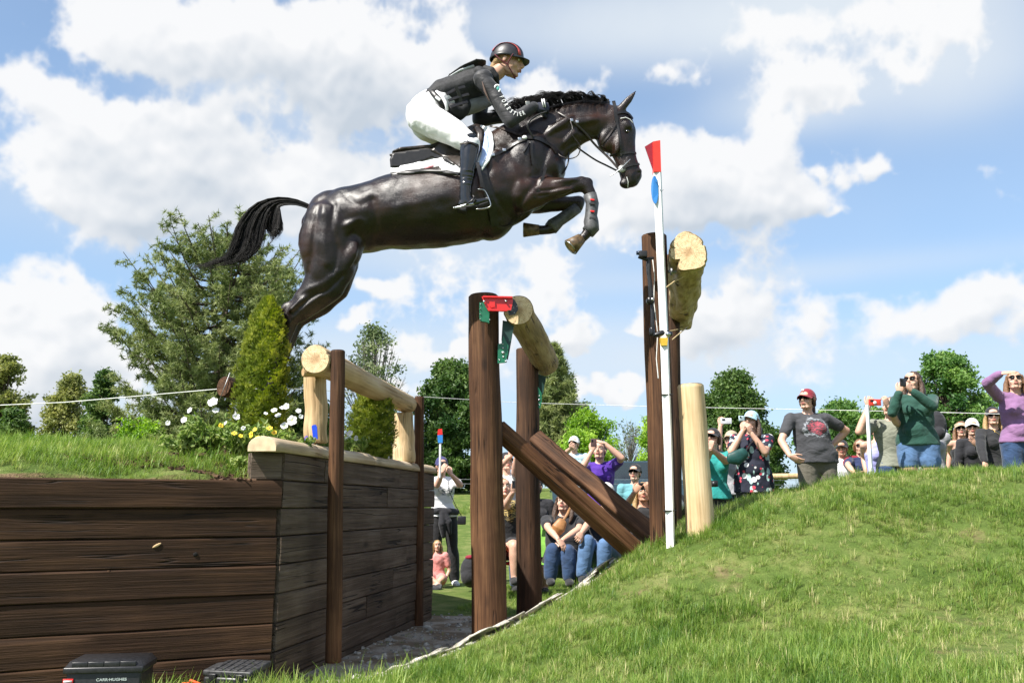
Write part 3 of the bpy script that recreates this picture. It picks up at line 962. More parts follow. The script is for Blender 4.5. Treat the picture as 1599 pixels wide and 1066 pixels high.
# ------------------------------------------------------------------ timber retaining wall
def plank_obj(parent, p0, p1, h, th, mat, seed, name='plank', outward=None):
    """a squared timber from p0 to p1 (bottom edge of its outer face), height h, thickness th going inwards"""
    r = random.Random(seed); p0, p1 = Vector(p0), Vector(p1); L = (p1 - p0).length
    nseg = max(6, int(L / .12)); V = []; Fc = []; b_ = .006
    prof = [(0, b_), (b_, 0), (th - b_, 0), (th, b_), (th, h - b_), (th - b_, h), (b_, h), (0, h - b_ * 1.3), (-.001, h * .66), (.0, h * .33)]
    m = len(prof)
    for i in range(nseg + 1):
        x = L * i / nseg
        for k, (a, z) in enumerate(prof):
            d = .0035 * mnoise.noise(Vector((x * 2.2 + seed * 7, k * .6, seed)))
            e = .0025 * mnoise.noise(Vector((x * 3.7 + seed * 3, k * 1.7, 4)))
            V.append((x, a + d, z + e if 0 < z < h else z + e * .8))
    for i in range(nseg):
        for k in range(m):
            k2 = (k + 1) % m
            Fc.append((i * m + k, (i + 1) * m + k, (i + 1) * m + k2, i * m + k2))
    Fc.append(tuple(range(m))); Fc.append(tuple(nseg * m + k for k in reversed(range(m))))
    me = bpy.data.meshes.new(name); me.from_pydata(V, [], Fc); me.materials.append(mat)
    o = bpy.data.objects.new(name, me); ROOT.objects.link(o); o.parent = parent
    xx = (p1 - p0).normalized(); zz = Vector((0, 0, 1)); yy = zz.cross(xx).normalized(); zz = xx.cross(yy)
    Mx = Matrix((xx, yy, zz)).transposed().to_4x4(); Mx.translation = p0 - rootloc(parent)
    o.matrix_local = Mx
    autosmooth(o, 28)
    return o

ROW = .1515
wall = thing('timber_wall', (WA[0], WA[1], 0), 'dark timber retaining wall of stacked planks holding up the grassy bank', 'wall')
def w2(p, z): return Vector((p[0], p[1], z))
fd_ = (WA - WC) / np.linalg.norm(WA - WC)
# rows facing the photographer
for i in range(8):
    z1 = WALLTOP - i * ROW; z0 = z1 - ROW + .002
    jit = random.uniform(-.006, .006)
    e = WA + fd_ * (.012 if i == 0 else random.uniform(-.012, .0))
    nrm = np.array([fd_[1], -fd_[0]])
    off = nrm * (jit * .7 + (.012 if i == 0 else 0))
    cuts = [0.0, 1.0] if i % 3 else [0.0, .18, 1.0]
    a = WC + off; b_ = e + off
    for c0, c1 in zip(cuts[:-1], cuts[1:]):
        q0 = a + (b_ - a) * c0; q1 = a + (b_ - a) * c1
        q1 = q1 - fd_ * (.003 if c1 < 1 else 0)
        plank_obj(wall, w2(q0, z0), w2(q1, z1 - ROW + .002), ROW - .0035, .14, M['plank'], 20 + i * 3 + int(c0 * 10))
# rows facing the ditch
sd_ = (WB - WA) / np.linalg.norm(WB - WA); Ls = np.linalg.norm(WB - WA)
splits = {-1: [.62, 2.2], 0: [1.9], 1: [.95], 2: [1.75], 3: [2.45], 4: [.8, 2.1], 5: [1.5], 6: [2.2], 7: [1.1]}
for i in range(-1, 8):
    z0 = WALLTOP - (i + 1) * ROW + .003
    cuts = [.02] + splits.get(i, []) + [Ls]
    for j, (c0, c1) in enumerate(zip(cuts[:-1], cuts[1:])):
        jit = random.uniform(-.007, .007); nrm = np.array([sd_[1], -sd_[0]])
        st = -.0 if i >= 0 else 0
        q0 = WA + sd_ * (c0 + (.003 if j else st)) + nrm * (jit + .012); q1 = WA + sd_ * c1 + nrm * (jit + .012)
        plank_obj(wall, w2(q0, z0), w2(q1, z0), ROW - .005, .14, M['plank_grey'], 90 + i * 5 + j)
# short return of the top row over the front wall
q1 = WA + fd_ * .004 + np.array([0, .012]); q0 = q1 - fd_ * .165 
plank_obj(wall, w2(q0, WALLTOP + .002), w2(q1, WALLTOP + .002), ROW - .005, .10, M['plank_grey'], 333)

for (x_, y_, rx_, rz_, rot_, nm_, mt_) in ((245, 851, .024, .007, -.5, 'bare_wood_chip', plain('bare_wood', (.55, .38, .2), .8)),  (305, 865, .012, .011, 0, 'knot', plain('dark_knot', (.006, .004, .003), .9)), (170, 893, .012, .011, 0, 'knot', M['plank'])):
    # where the view ray meets the outer face of the front wall
    d_ = at(x_, y_, 1.0) - Vector((0, 0, CZ)); nrm_ = Vector((fd_[1], -fd_[0], 0)); t_ = (Vector((WA[0], WA[1], 0)) - Vector((0, 0, CZ))).dot(nrm_) / d_.dot(nrm_); p_ = Vector((0, 0, CZ)) + d_ * t_ - nrm_ * .0005
    mb = MB(); R_ = Matrix((Vector((fd_[0], fd_[1], 0)), -nrm_, Vector((0, 0, 1)))).transposed() @ Matrix.Rotation(rot_, 3, 'Y'); mb.ell(p_, (rx_, .0035, rz_), R_, seg=12); part(nm_, mb, mt_, wall)

# back-fill of soil behind the planks, so that the bank is solid from any side
bf = MB()
a = WA - fd_ * .02; 
inn = np.array([-fd_[1], fd_[0]]); 

# ------------------------------------------------------------------ pale capping log, half round
def half_log(name, p0, p1, w_, h, label, cat, seed):
    p0, p1 = Vector(p0), Vector(p1); L = (p1 - p0).length; seg = 12; V = []; Fc = []; mi = []
    ts = np.concatenate([[0, .006], np.linspace(.05, L - .02, int(L / .09)), [L]])
    for j, x in enumerate(ts):
        for k in range(seg + 1):
            a_ = math.pi * k / seg
            q = 1 + .06 * mnoise.noise(Vector((x * 3, k * .3, seed))) + .05 * mnoise.noise(Vector((x * 9, k, seed)))
            s_ = .94 if j == 0 else 1
            yy = -math.cos(a_) * w_ / 2 * q * s_; zz = (math.sin(a_) ** .75) * h * q * s_
            V.append((x, yy, zz))
    m = seg + 1
    for i in range(len(ts) - 1):
        for k in range(seg):
            Fc.append((i * m + k, (i + 1) * m + k, (i + 1) * m + k + 1, i * m + k + 1)); mi.append(0)
        Fc.append((i * m, i * m + seg, (i + 1) * m + seg, (i + 1) * m)); mi.append(0)
    Fc.append(tuple(range(m))); mi.append(1)
    Fc.append(tuple((len(ts) - 1) * m + k for k in reversed(range(m)))); mi.append(1)
    me = bpy.data.meshes.new(name); me.from_pydata(V, [], Fc)
    me.polygons.foreach_set('material_index', mi); me.polygons.foreach_set('use_smooth', [q == 0 for q in mi])
    me.materials.append(M['stone_x']); me.materials.append(M['stone_end'])
    o = bpy.data.objects.new(name, me); ROOT.objects.link(o)
    xx = (p1 - p0).normalized(); zz = Vector((0, 0, 1)); yy = zz.cross(xx).normalized(); zz = xx.cross(yy)
    Mx = Matrix((xx, yy, zz)).transposed().to_4x4(); Mx.translation = p0; o.matrix_local = Mx
    return tag(o, label, cat)
M['stone_x'] = wood('peeled_capping_log_top', (.33, .24, .14), (.52, .41, .275), (.64, .54, .40), grain=.6, cracks=.35, knots=.3, rough=.8, axis=0, bmp=.004)
M['stone_end'] = plain('sawn_capping_end', (.60, .47, .30), .75, var=.12, scale=18)
ct = WALLTOP + ROW + .002
def sp(t, inw=0.0): 
    p = WA + sd_ * t; return p + np.array([-sd_[1], sd_[0]]) * inw
for k, (t0, t1) in enumerate(((-.13, 1.55), (1.56, Ls + .02))):
    a = sp(t0, .055); b_ = sp(t1, .055)
    half_log('capping_log', (a[0], a[1], ct), (b_[0], b_[1], ct), .175, .082 - .008 * k,
             ['pale half-round capping log on the near corner of the timber wall', 'pale half-round capping log on the far end of the timber wall'][k], 'log', 3 + k * 4)

# ------------------------------------------------------------------ first rail and its posts (left)
SD, ED, PD, PE, PO = M['stain'], M['end_dark'], M['peeled'], M['end_pale'], M['peeled_old']
def post(name, pxt, pyt, pxb, pyb, D, wpx, mats, label, seed, taper=.03, bury=.12, cat='post', group=None, **kw):
    t = at(pxt, pyt, D); b = at(pxb, pyb, D); d = (b - t).normalized()
    r = wpx / 2 * mpp(D) ; b = b + d * bury
    return log(name, b, t, r * (1 + taper), r * (1 - taper), mats, label, cat, group, seed, **kw)

post('brown_post', 527.5, 547, 521, 1000, 5.45, 23.5, [SD, ED], 'slim brown post at the near end of the left rail', 1, wob=.015, knots=2, group='slim brown posts of the left rail')
post('brown_post', 655, 619, 653, 955, 7.75, 15.5, [SD, ED], 'slim brown post at the far end of the left rail', 2, wob=.015, knots=2, group='slim brown posts of the left rail')
post('pale_upright_log', 492, 583, 494.5, 692, 5.65, 35, [PD, PE], 'pale upright log under the near end of the left rail', 3, wob=.03, bury=.0, group='pale upright logs of the left rail')
post('pale_upright_log', 629.5, 645, 631, 722, 7.55, 33, [PD, PE], 'pale knotty upright log under the far end of the left rail', 4, wob=.03, bury=.0, knots=9, group='pale upright logs of the left rail')
a = at(492, 561, 5.42); b_ = at(637, 631, 7.7)
log('left_rail_log', a, b_, 23.5 * mpp(5.42), 14.5 * mpp(7.7), [PD, PE], 'pale peeled rail log lying on the left pair of uprights', 'log', seed=5, rings=60, wob=.03, knots=9)
# wedge between rail and upright
log('wedge_block', at(473, 581, 5.5), at(516, 582, 5.6), .030, .026, [M['peeled'], PE], 'thin split wood wedge under the near end of the left rail', 'wedge', seed=8, seg=12, rings=6)

# ------------------------------------------------------------------ middle rail
post('brown_post', 755, 461, 765, 988, 6.15, 51, [SD, ED], 'thick brown post carrying the near end of the middle rail', 11, wob=.02, taper=.06, knots=4, chamfer=.012, group='brown posts of the middle rail')
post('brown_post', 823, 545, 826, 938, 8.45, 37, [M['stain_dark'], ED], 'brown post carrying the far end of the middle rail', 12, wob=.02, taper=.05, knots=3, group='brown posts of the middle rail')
a = at(809, 484, 6.05); b_ = at(852, 566, 8.75)
log('middle_rail_log', a, b_, 24.5 * mpp(6.05), 20.5 * mpp(8.75), [PO, M['end_old']] if 'end_old' in M else [PO, PE], 'weathered peeled rail log hung on the middle pair of brown posts', 'log', seed=13, rings=60, wob=.035, knots=12)
# slanting braces
a = at(776, 668, 6.2); b_ = at(993, 862, 6.65)
log('timber_brace', b_ + (b_ - a).normalized() * .03, a, 15.5 * mpp(6.6), 13.5 * mpp(6.2), [M['stain_sunlit'], ED], 'long slanting brace from the near middle post down to the turf edge', 'brace', 'slanting braces behind the middle posts', seed=14, wob=.02, knots=3, shape=lambda a, t: .93 / (abs(math.cos(a + .4)) ** 5 + abs(math.sin(a + .4)) ** 5) ** .2)
a = at(838, 685, 8.2); b_ = at(988, 811, 7.4)
log('timber_brace', b_ + (b_ - a).normalized() * .30, a, 15 * mpp(7.6), 13.5 * mpp(8.2), [SD, ED], 'shaded slanting brace from the far middle post, behind the longer brace', 'brace', 'slanting braces behind the middle posts', seed=15, wob=.02, knots=3, shape=lambda a, t: .93 / (abs(math.cos(a + .4)) ** 5 + abs(math.sin(a + .4)) ** 5) ** .2)

# ------------------------------------------------------------------ right rail
post('brown_post', 1021, 368, 1036, 838, 6.25, 41, [M['stain'], ED], 'tall brown post behind the white flag pole', 21, bury=.6, wob=.02, taper=.02, knots=4, group='tall brown posts of the right rail')
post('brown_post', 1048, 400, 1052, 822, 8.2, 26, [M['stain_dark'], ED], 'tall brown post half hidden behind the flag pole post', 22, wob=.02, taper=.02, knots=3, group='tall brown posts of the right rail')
post('pale_upright_log', 1078, 600, 1092, 806, 6.08, 43, [PD, PE], 'stout pale upright log on the turf right of the flag pole', 23, wob=.025, taper=.06, bury=.6, knots=6, chamfer=.01)
def gnarled_mat():
    m, n, b = new_mat('gnarled_peeled_log'); co = objco(n)
    g = n.noise(n.vmath('MULTIPLY', co, (8, 8, 2.2)), 2.0, 6, .62, .6)
    c = n.ramp(g, [(.30, (.20, .125, .045)), (.48, (.46, .33, .15)), (.68, (.62, .49, .27))])
    v = n.n('ShaderNodeTexVoronoi', i_Scale=3.4); n.l(n.vmath('MULTIPLY', n.vmath('ADD', co, n.vmath('SCALE', n.noise(co, 9, 3, out='Color'), scale=.10)), (2.4, 2.4, 1.3)), v.inputs['Vector'])
    pit = n.mapr(v.outputs['Distance'], .08, .24, 1, 0); c = n.mix(n.math('MULTIPLY', pit, .92), c, (.045, .022, .010))
    n.l(c, b.inputs['Base Color']); b.inputs['Roughness'].default_value = .7
    bump(n, b, n.math('SUBTRACT', n.math('ADD', n.noise(co, 16, 5, .6), n.math('MULTIPLY', g, 1.2)), n.math('MULTIPLY', pit, 2.2)), 1.0, .018); return m
M['gnarled'] = gnarled_mat()
def heart(a, t):
    # a notched, lumpy butt that evens out away from the end
    k = math.exp(-t * 7)
    q = 1 + k * (.06 * math.cos(2 * a + .5) + .07 * math.cos(3 * a - .6) - .0)
    d = (a - 4.05 + math.pi) % (2 * math.pi) - math.pi
    q -= k * .42 * math.exp(-(d / .22) ** 2); d = (a - 5.1 + math.pi) % (2 * math.pi) - math.pi; q -= k * .30 * math.exp(-(d / .07) ** 2)
    return q * (1 + .05 * math.sin(5 * a + 9 * t) * (1 - k))
a = at(1075, 394, 6.02); b_ = at(1064, 500, 8.7)
L_ = (b_ - a).length
me = log_mesh(L_, 33 * mpp(6.02), 18 * mpp(8.7), 31, seg=90, rings=80, wob=.085, knots=22, shape=heart, chamfer=.012)
for m_ in (M['gnarled'], PE): me.materials.append(m_)
o = bpy.data.objects.new('right_rail_log', me); ROOT.objects.link(o); o.matrix_local = axis_matrix(a, b_, 0)
tag(o, 'big gnarled peeled rail log with a notched sawn end, high on the right', 'log')
# split and dark knots of the gnarled log
# ------------------------------------------------------------------ trees
def leaves_np(pts, size, rng, flat=.35, aspect=.55, up=None):
    """one small folded blade of leaf per point -> verts, quads"""
    n = len(pts)
    d = rng.normal(size=(n, 3)); d /= np.linalg.norm(d, axis=1)[:, None] + 1e-9
    if up is not None: d = d * (1 - up) + np.array([0, 0, 1.0]) * up; d /= np.linalg.norm(d, axis=1)[:, None] + 1e-9
    e = rng.normal(size=(n, 3)); e -= (e * d).sum(1)[:, None] * d; e /= np.linalg.norm(e, axis=1)[:, None] + 1e-9
    s = (size * rng.uniform(.6, 1.35, n))[:, None]
    a = pts - d * s * .5; b = pts + d * s * .5; c = np.cross(d, e) * s * .12
    V = np.stack([a, pts + e * s * aspect * .5 + c, b, pts - e * s * aspect * .5 + c], 1).reshape(-1, 3)
    F = np.arange(4 * n).reshape(n, 4)
    return V, F

M['bark'] = plain('tree_bark', (.085, .062, .045), .95, var=.35, scale=6, bumpy=(14, .8, .03))
M['bark_grey'] = plain('grey_bark', (.19, .17, .145), .95, var=.3, scale=6, bumpy=(14, .8, .03))
LM = {
    'pine': leaf_mat('pine_needles', (.075, .115, .035), (.18, .225, .075), (.34, .37, .15), trans=.22, rough=.55),
    'maple': leaf_mat('maple_leaves', (.030, .072, .018), (.078, .140, .034), (.16, .24, .065), trans=.32),
    'olive': leaf_mat('olive_leaves', (0.116, 0.139, 0.037), (0.232, 0.256, 0.078), (0.403, 0.403, 0.155), trans=.35),
    'lime': leaf_mat('fresh_leaves', (0.116, 0.225, 0.028), (0.248, 0.403, 0.054), (0.434, 0.589, 0.109), trans=.42),
    'mid': leaf_mat('mid_green_leaves', (0.046, 0.116, 0.028), (0.116, 0.225, 0.053), (0.232, 0.357, 0.093), trans=.34),
    'greygreen': leaf_mat('grey_green_leaves', (0.070, 0.109, 0.046), (0.155, 0.209, 0.093), (0.295, 0.341, 0.171), trans=.30),
    'cedar': leaf_mat('cedar_sprays', (.06, .10, .012), (.20, .26, .03), (.44, .46, .08), trans=.28, rough=.6),
    'petunia': leaf_mat('petunia_leaves', (.08, .15, .03), (.20, .29, .07), (.40, .45, .17), trans=.4),
}

def trunk_mb(base, top, r, rng, lean=.03, seg=9):
    mb = MB(); n = 8; P = []; rr = []
    for i in range(n + 1):
        t = i / n
        P.append(base + (top - base) * t + Vector((rng.normal(0, lean), rng.normal(0, lean), 0)) * (top - base).length * .25 * math.sin(math.pi * t))
        rr.append(r * (1 - .88 * t) * (1.35 if i == 0 else 1))
    mb.loft(P, rr, seg=seg); return mb, P, rr

def broadleaf(name, label, px, pyb, pyt, hw, D, mat, bark, nleaf, seed, prof=None, leaf=.17, clusters=70, sparse=0.0, group=None, bare=0, cr=None, clr=.24):
    nleaf = int(nleaf * 1.5); leaf *= .82
    rng = np.random.default_rng(seed)
    base = at(px, pyb, D); base.z = min(base.z, gzf(base.x, base.y) - .1) if D > 12 else base.z
    top = at(px, pyt, D); H = top.z - base.z; hwm = hw * mpp(D)
    root = thing(name, base, label, 'tree', group)
    tm, P, rr = trunk_mb(base, base + Vector((0, 0, H * .86)), H * .022, rng)
    prof = prof or [(0, .35), (.12, .78), (.3, 1.0), (.55, .95), (.75, .72), (.92, .38), (1.0, .08)]
    pz = [p[0] for p in prof]; pw = [p[1] for p in prof]
    z0 = .05
    cs = []
    for i in range(clusters):
        t = rng.uniform(0, 1) ** .85; a = rng.uniform(0, 6.28); q = math.sqrt(rng.uniform(.10, 1.0))
        wv = np.interp(t, pz, pw) * hwm * rng.uniform(.70, 1.14)
        if i % 5 == 0: q = rng.uniform(.95, 1.22); t = min(1, t + rng.uniform(0, .04))
        cs.append((base.x + math.cos(a) * q * wv, base.y + math.sin(a) * q * wv, base.z + H * (z0 + (1 - z0) * t * .96)))
        if rng.uniform() < .6:
            st = base + Vector((0, 0, H * (z0 + (1 - z0) * t * .55)))
            e = Vector(cs[-1]); mid = (st + e) / 2 + Vector((0, 0, -.04 * H)) 
            tm.loft([st, mid, e], [H * .0065, H * .004, H * .0012], seg=5)
    for i in range(bare):
        t = rng.uniform(.3, 1); a = rng.uniform(0, 6.28); wv = np.interp(t, pz, pw) * hwm
        e = Vector((base.x + math.cos(a) * wv, base.y + math.sin(a) * wv, base.z + H * t)); st = base + Vector((0, 0, H * t * .5))
        tm.loft([st, (st + e) / 2 + Vector((0, 0, -.02 * H)), e], [H * .005, H * .003, H * .0008], seg=4)
        for q in range(3):
            s2 = st + (e - st) * rng.uniform(.4, .9); tm.loft([s2, s2 + Vector(rng.normal(0, .05, 3)) * H + Vector((0, 0, .03 * H))], [H * .0015, H * .0004], seg=4)
    part('trunk', tm, bark, root)
    cs = np.array(cs); m = len(cs)
    rad = (cr or .17) * hwm * rng.uniform(.6, 1.3, m) + .05 * H * .25
    rad[::5] *= .6
    wgt = rad ** 2; wgt /= wgt.sum(); idx = rng.choice(m, nleaf, p=wgt)
    dv = rng.normal(size=(nleaf, 3)); dv /= np.linalg.norm(dv, axis=1)[:, None]
    rr_ = rng.uniform(0, 1, nleaf) ** .45 * (1 + .35 * (rng.uniform(0, 1, nleaf) < .14))
    pts = cs[idx] + dv * (rad[idx] * rr_)[:, None] * np.array([1.15, 1.15, .8])
    tuft = rng.normal(0, clr * .4, (nleaf, 3)); pts = pts + tuft
    tint = np.clip(.5 + rng.normal(0, .24, m)[idx] + rng.normal(0, .14, nleaf), 0, 1)
    V, F = leaves_np(pts, leaf, rng)
    me = np_mesh('crown', V - np.array(base), F, 4, [mat], {'tint': np.repeat(tint, 4)})
    part('crown', None, [], root, sm=False, me=me)
    return root

def pine(name, label, px, pyb, pyt, hw, D, seed, nb=80, mat=None, prof=None, tuft=.30, dens=1.0, group=None):
    rng = np.random.default_rng(seed)
    base = at(px, pyb, D); base.z = gzf(base.x, base.y) - .1
    top = at(px, pyt, D); H = top.z - base.z; hwm = hw * mpp(D)
    root = thing(name, base, label, 'tree', group)
    tm, P, rr = trunk_mb(base, base + Vector((0, 0, H * .97)), H * .022, rng, lean=.02)
    prof = prof or [(0, .9), (.1, 1.0), (.3, .92), (.45, 1.0), (.6, .85), (.8, .52), (1.0, .06)]
    pz = [p[0] for p in prof]; pw = [p[1] for p in prof]
    pts, tn = [], []
    for i in range(nb):
        t = (i + .5) / nb; a = i * 2.4 + rng.uniform(-.3, .3)
        L = np.interp(t, pz, pw) * hwm * rng.uniform(.72, 1.08)
        st = base + Vector((0, 0, H * (.08 + .90 * t)))
        dirh = Vector((math.cos(a), math.sin(a), 0)); rise = rng.uniform(.12, .42) + .3 * t
        Q = []
        for k in range(8):
            q = k / 7
            Q.append(st + dirh * L * q + Vector((0, 0, L * (rise * q * q - .14 * math.sin(math.pi * q)))))
        tm.loft(Q, [H * .0062 * (1 - .85 * k / 7) for k in range(8)], seg=5, cap=False)
        bt = rng.normal(.5, .13)
        ns = max(6, int(L / hwm * 22))
        for s_ in range(ns):
            q = rng.uniform(.22, 1.0); k = min(6, int(q * 7)); p = Q[k] + (Q[k + 1] - Q[k]) * (q * 7 - k)
            sgn = rng.choice([-1, 1]); side = Vector((-dirh.y, dirh.x, 0)) * sgn
            l2 = L * .34 * (1.15 - q * .75) * rng.uniform(.5, 1.1) + .15
            tip = p + (side * .75 + dirh * .65).normalized() * l2 + Vector((0, 0, l2 * rng.uniform(.05, .45)))
            if s_ % 2 == 0: tm.loft([p, tip], [H * .0016, H * .0006], seg=3, cap=False)
            nt = max(4, int(l2 / .12 * dens))
            for j in range(nt):
                u = rng.uniform(.15, 1.02)
                pts.append(tuple(p + (tip - p) * u + Vector(rng.normal(0, .07, 3)))); tn.append(bt + rng.normal(0, .1) + .12 * u)
    part('trunk', tm, M['bark'], root)
    pts = np.array(pts); tn = np.array(tn); n = len(pts); K = 15
    P2 = np.repeat(pts, K, 0)
    d = rng.normal(size=(n * K, 3)) + np.array([0, 0, .25]); d /= np.linalg.norm(d, axis=1)[:, None]
    s = tuft * rng.uniform(.45, 1.0, (n * K, 1)); e = np.cross(d, rng.normal(size=(n * K, 3))); e /= np.linalg.norm(e, axis=1)[:, None]
    V = np.stack([P2 - e * s * .085, P2 + e * s * .085, P2 + d * s], 1).reshape(-1, 3)
    F = np.arange(3 * n * K).reshape(-1, 3)
    me = np_mesh('crown', V - np.array(base), F, 3, [mat or LM['pine']], {'tint': np.repeat(np.clip(np.repeat(tn, K) + rng.normal(0, .08, n * K), 0, 1), 3)})
    part('crown', None, [], root, sm=False, me=me)
    return root

pine('pine_tree', 'big spreading pine behind the pointed cedar shrub and the horse tail', 335, 745, 358, 186, 34, 3, nb=130, dens=1.7, tuft=.235,
     prof=[(0, .95), (.08, 1.0), (.2, .86), (.32, .78), (.5, .93), (.66, .88), (.8, .66), (.92, .40), (1, .12)])
broadleaf('broadleaf_tree', 'olive green tree cut by the left edge of the photo', -8, 745, 548, 40, 40, LM['olive'], M['bark'], 9000, 11, leaf=.22, clusters=60)
broadleaf('broadleaf_tree', 'dark green bush low at the left edge, before the olive tree', 12, 745, 635, 26, 34, LM['maple'], M['bark'], 4500, 12, leaf=.18, clusters=30)
broadleaf('broadleaf_tree', 'feathery yellow-olive tree left of the dark cone-shaped tree', 97, 745, 582, 50, 40, LM['olive'], M['bark_grey'], 12000, 13, leaf=.19, clusters=90, prof=[(0, .8), (.2, 1), (.45, .8), (.7, .5), (1, .12)])
broadleaf('broadleaf_tree', 'small dark green cone-shaped tree left of the big pine', 152, 745, 578, 33, 38, LM['maple'], M['bark'], 11000, 14, leaf=.19, clusters=80, prof=[(0, .9), (.25, 1), (.5, .85), (.75, .55), (1, .05)])
broadleaf('low_bush', 'low yellow-green bush at the foot of the big pine', 212, 745, 652, 48, 30, LM['lime'], M['bark'], 6000, 15, leaf=.15, clusters=40, prof=[(0, .9), (.5, 1), (1, .4)])
broadleaf('low_bush', 'low dark bush right of the big pine trunk, behind the petunias', 470, 745, 622, 80, 36, LM['mid'], M['bark'], 9000, 16, leaf=.19, clusters=60, prof=[(0, .9), (.5, 1), (1, .4)])
broadleaf('broadleaf_tree', 'thin-leaved young tree showing its branches, above the left rail', 581, 750, 505, 62, 34, LM['greygreen'], M['bark_grey'], 5200, 17, leaf=.15, clusters=110, bare=70, cr=.10, clr=.3)
broadleaf('broadleaf_tree', 'dense dark green maple left of the thick middle post', 702, 765, 566, 66, 36, LM['maple'], M['bark'], 30000, 18, leaf=.21, clusters=130, prof=[(0, .9), (.15, 1), (.4, .98), (.65, .85), (.85, .55), (1, .15)])
pine('pine_tree', 'narrow layered conifer just right of the middle rail log', 868, 760, 536, 40, 38, 19, nb=60, dens=1.2, tuft=.30, prof=[(0, .7), (.3, 1.0), (.6, .75), (.8, .45), (1, .05)])
broadleaf('broadleaf_tree', 'loose grey-green tree behind the far middle post', 872, 760, 580, 58, 42, LM['greygreen'], M['bark'], 15000, 20, leaf=.20, clusters=110, bare=30, cr=.14, clr=.25)
broadleaf('broadleaf_tree', 'bright lime-green young tree above the woman in purple', 918, 760, 640, 50, 34, LM['lime'], M['bark_grey'], 12000, 21, leaf=.14, clusters=80, bare=15)
broadleaf('broadleaf_tree', 'almost bare twiggy sapling left of the tall brown post', 985, 765, 655, 40, 36, LM['greygreen'], M['bark_grey'], 500, 22, leaf=.12, clusters=30, bare=110)
broadleaf('broadleaf_tree', 'small green tree half hidden by the tall brown post', 1020, 765, 650, 26, 30, LM['lime'], M['bark'], 4500, 23, leaf=.13, clusters=45)
broadleaf('broadleaf_tree', 'full dark green maple behind the woman in the pale blue cap', 1150, 770, 585, 72, 32, LM['maple'], M['bark'], 34000, 24, leaf=.18, clusters=150, prof=[(0, .8), (.2, 1.0), (.45, .92), (.65, .72), (.85, .42), (1, .12)])
broadleaf('broadleaf_tree', 'round green tree right of the person in the red cap', 1322, 765, 630, 66, 44, LM['mid'], M['bark'], 15000, 25, leaf=.24, clusters=90)
broadleaf('broadleaf_tree', 'smaller green tree behind the red phone', 1372, 765, 640, 40, 46, LM['mid'], M['bark'], 6000, 27, leaf=.24, clusters=50)
broadleaf('broadleaf_tree', 'tall airy green tree right of the woman in the green sweater', 1492, 765, 550, 66, 34, LM['mid'], M['bark'], 19000, 26, leaf=.19, clusters=120, bare=20, cr=.15, clr=.22, prof=[(0, .85), (.3, 1.0), (.6, .9), (.8, .75), (1, .3)])

# ------------------------------------------------------------------ pointed cedars in the flower bed
def cedar(label, px, pyb, pyt, hw, D, seed, n=9000, brown=True):
    rng = np.random.default_rng(seed)
    base = at(px, pyb, D); base.z = bz(base.x, base.y) - .02; top = at(px + 8, pyt, D); H = top.z - base.z; r = hw * mpp(D)
    root = thing('cedar_shrub', base, label, 'shrub', 'pointed cedar shrubs in the flower bed')
    st = MB(); st.loft([base, base + Vector((0, 0, H * .8))], [.012, .004], seg=6); part('stem', st, M['bark'], root)
    t = rng.uniform(0, 1, n) ** 1.15; a = rng.uniform(0, 6.28, n)
    w_ = np.interp(t, [0, .06, .2, .45, .7, .88, 1], [.60, .82, .98, 1.02, .86, .55, .10]) * r
    lobes = 1 + .13 * np.sin(a * 5 + t * 9 + 2 * np.sin(t * 31)) + .09 * np.sin(a * 9 - t * 33)
    q = rng.uniform(.55, 1.02, n) ** .5 * lobes
    pts = np.column_stack([base.x + np.cos(a) * w_ * q + .02 * t, base.y + np.sin(a) * w_ * q, base.z + .01 + t * H])
    # each point carries a fan of five scale-leaved fingers standing up and out
    K = 5; P2 = np.repeat(pts, K, 0); an = np.repeat(a, K)
    out = np.column_stack([np.cos(an), np.sin(an), np.zeros(n * K)])
    tang = np.column_stack([-np.sin(an + np.repeat(rng.uniform(-.9, .9, n), K)), np.cos(an + np.repeat(rng.uniform(-.9, .9, n), K)), np.zeros(n * K)])
    f = np.tile(np.linspace(-1, 1, K), n)[:, None] + rng.normal(0, .15, (n * K, 1))
    d = out * .55 + np.array([0, 0, 1.0]) * rng.uniform(.5, 1.1, (n * K, 1)) + tang * f * .8; d /= np.linalg.norm(d, axis=1)[:, None]
    s = .024 * rng.uniform(.7, 1.3, (n * K, 1)); e = np.cross(d, out); e /= np.linalg.norm(e, axis=1)[:, None] + 1e-6
    V = np.stack([P2, P2 + e * s * .16 + d * s * .5, P2 + d * s, P2 - e * s * .16 + d * s * .5], 1).reshape(-1, 3)
    tint = np.clip(.42 + .28 * (q - .9) * 4 + rng.normal(0, .12, n) + .15 * (t > .6), 0, 1)
    me = np_mesh('foliage', V - np.array(base), np.arange(4 * n * K).reshape(-1, 4), 4, [LM['cedar']], {'tint': np.repeat(tint, K * 4)})
    part('foliage', None, [], root, sm=False, me=me)
    if brown:
        nn = 260; aa = rng.normal(-.9, .28, nn); tt = rng.uniform(.02, .17, nn)
        ww = np.interp(tt, [0, .06, .2], [.55, .8, 1.0]) * r * 1.04
        pp = np.column_stack([base.x + np.cos(aa) * ww, base.y + np.sin(aa) * ww, base.z + tt * H])
        V, F = leaves_np(pp, .028, rng, up=.5, aspect=.3)
        me = np_mesh('dead_foliage', V - np.array(base), F, 4, [plain('dead_cedar_twigs', (.34, .20, .09), .9)])
        part('dead_foliage', None, [], root, sm=False, me=me, label='dry tan twigs low on the shrub')
cedar('tall pointed yellow-green cedar shrub left of the pale upright log', 406, 645, 468, 39, 5.75, 41)
cedar('further pointed cedar shrub seen under the left rail', 578, 700, 600, 34, 6.9, 42, n=6000, brown=False)

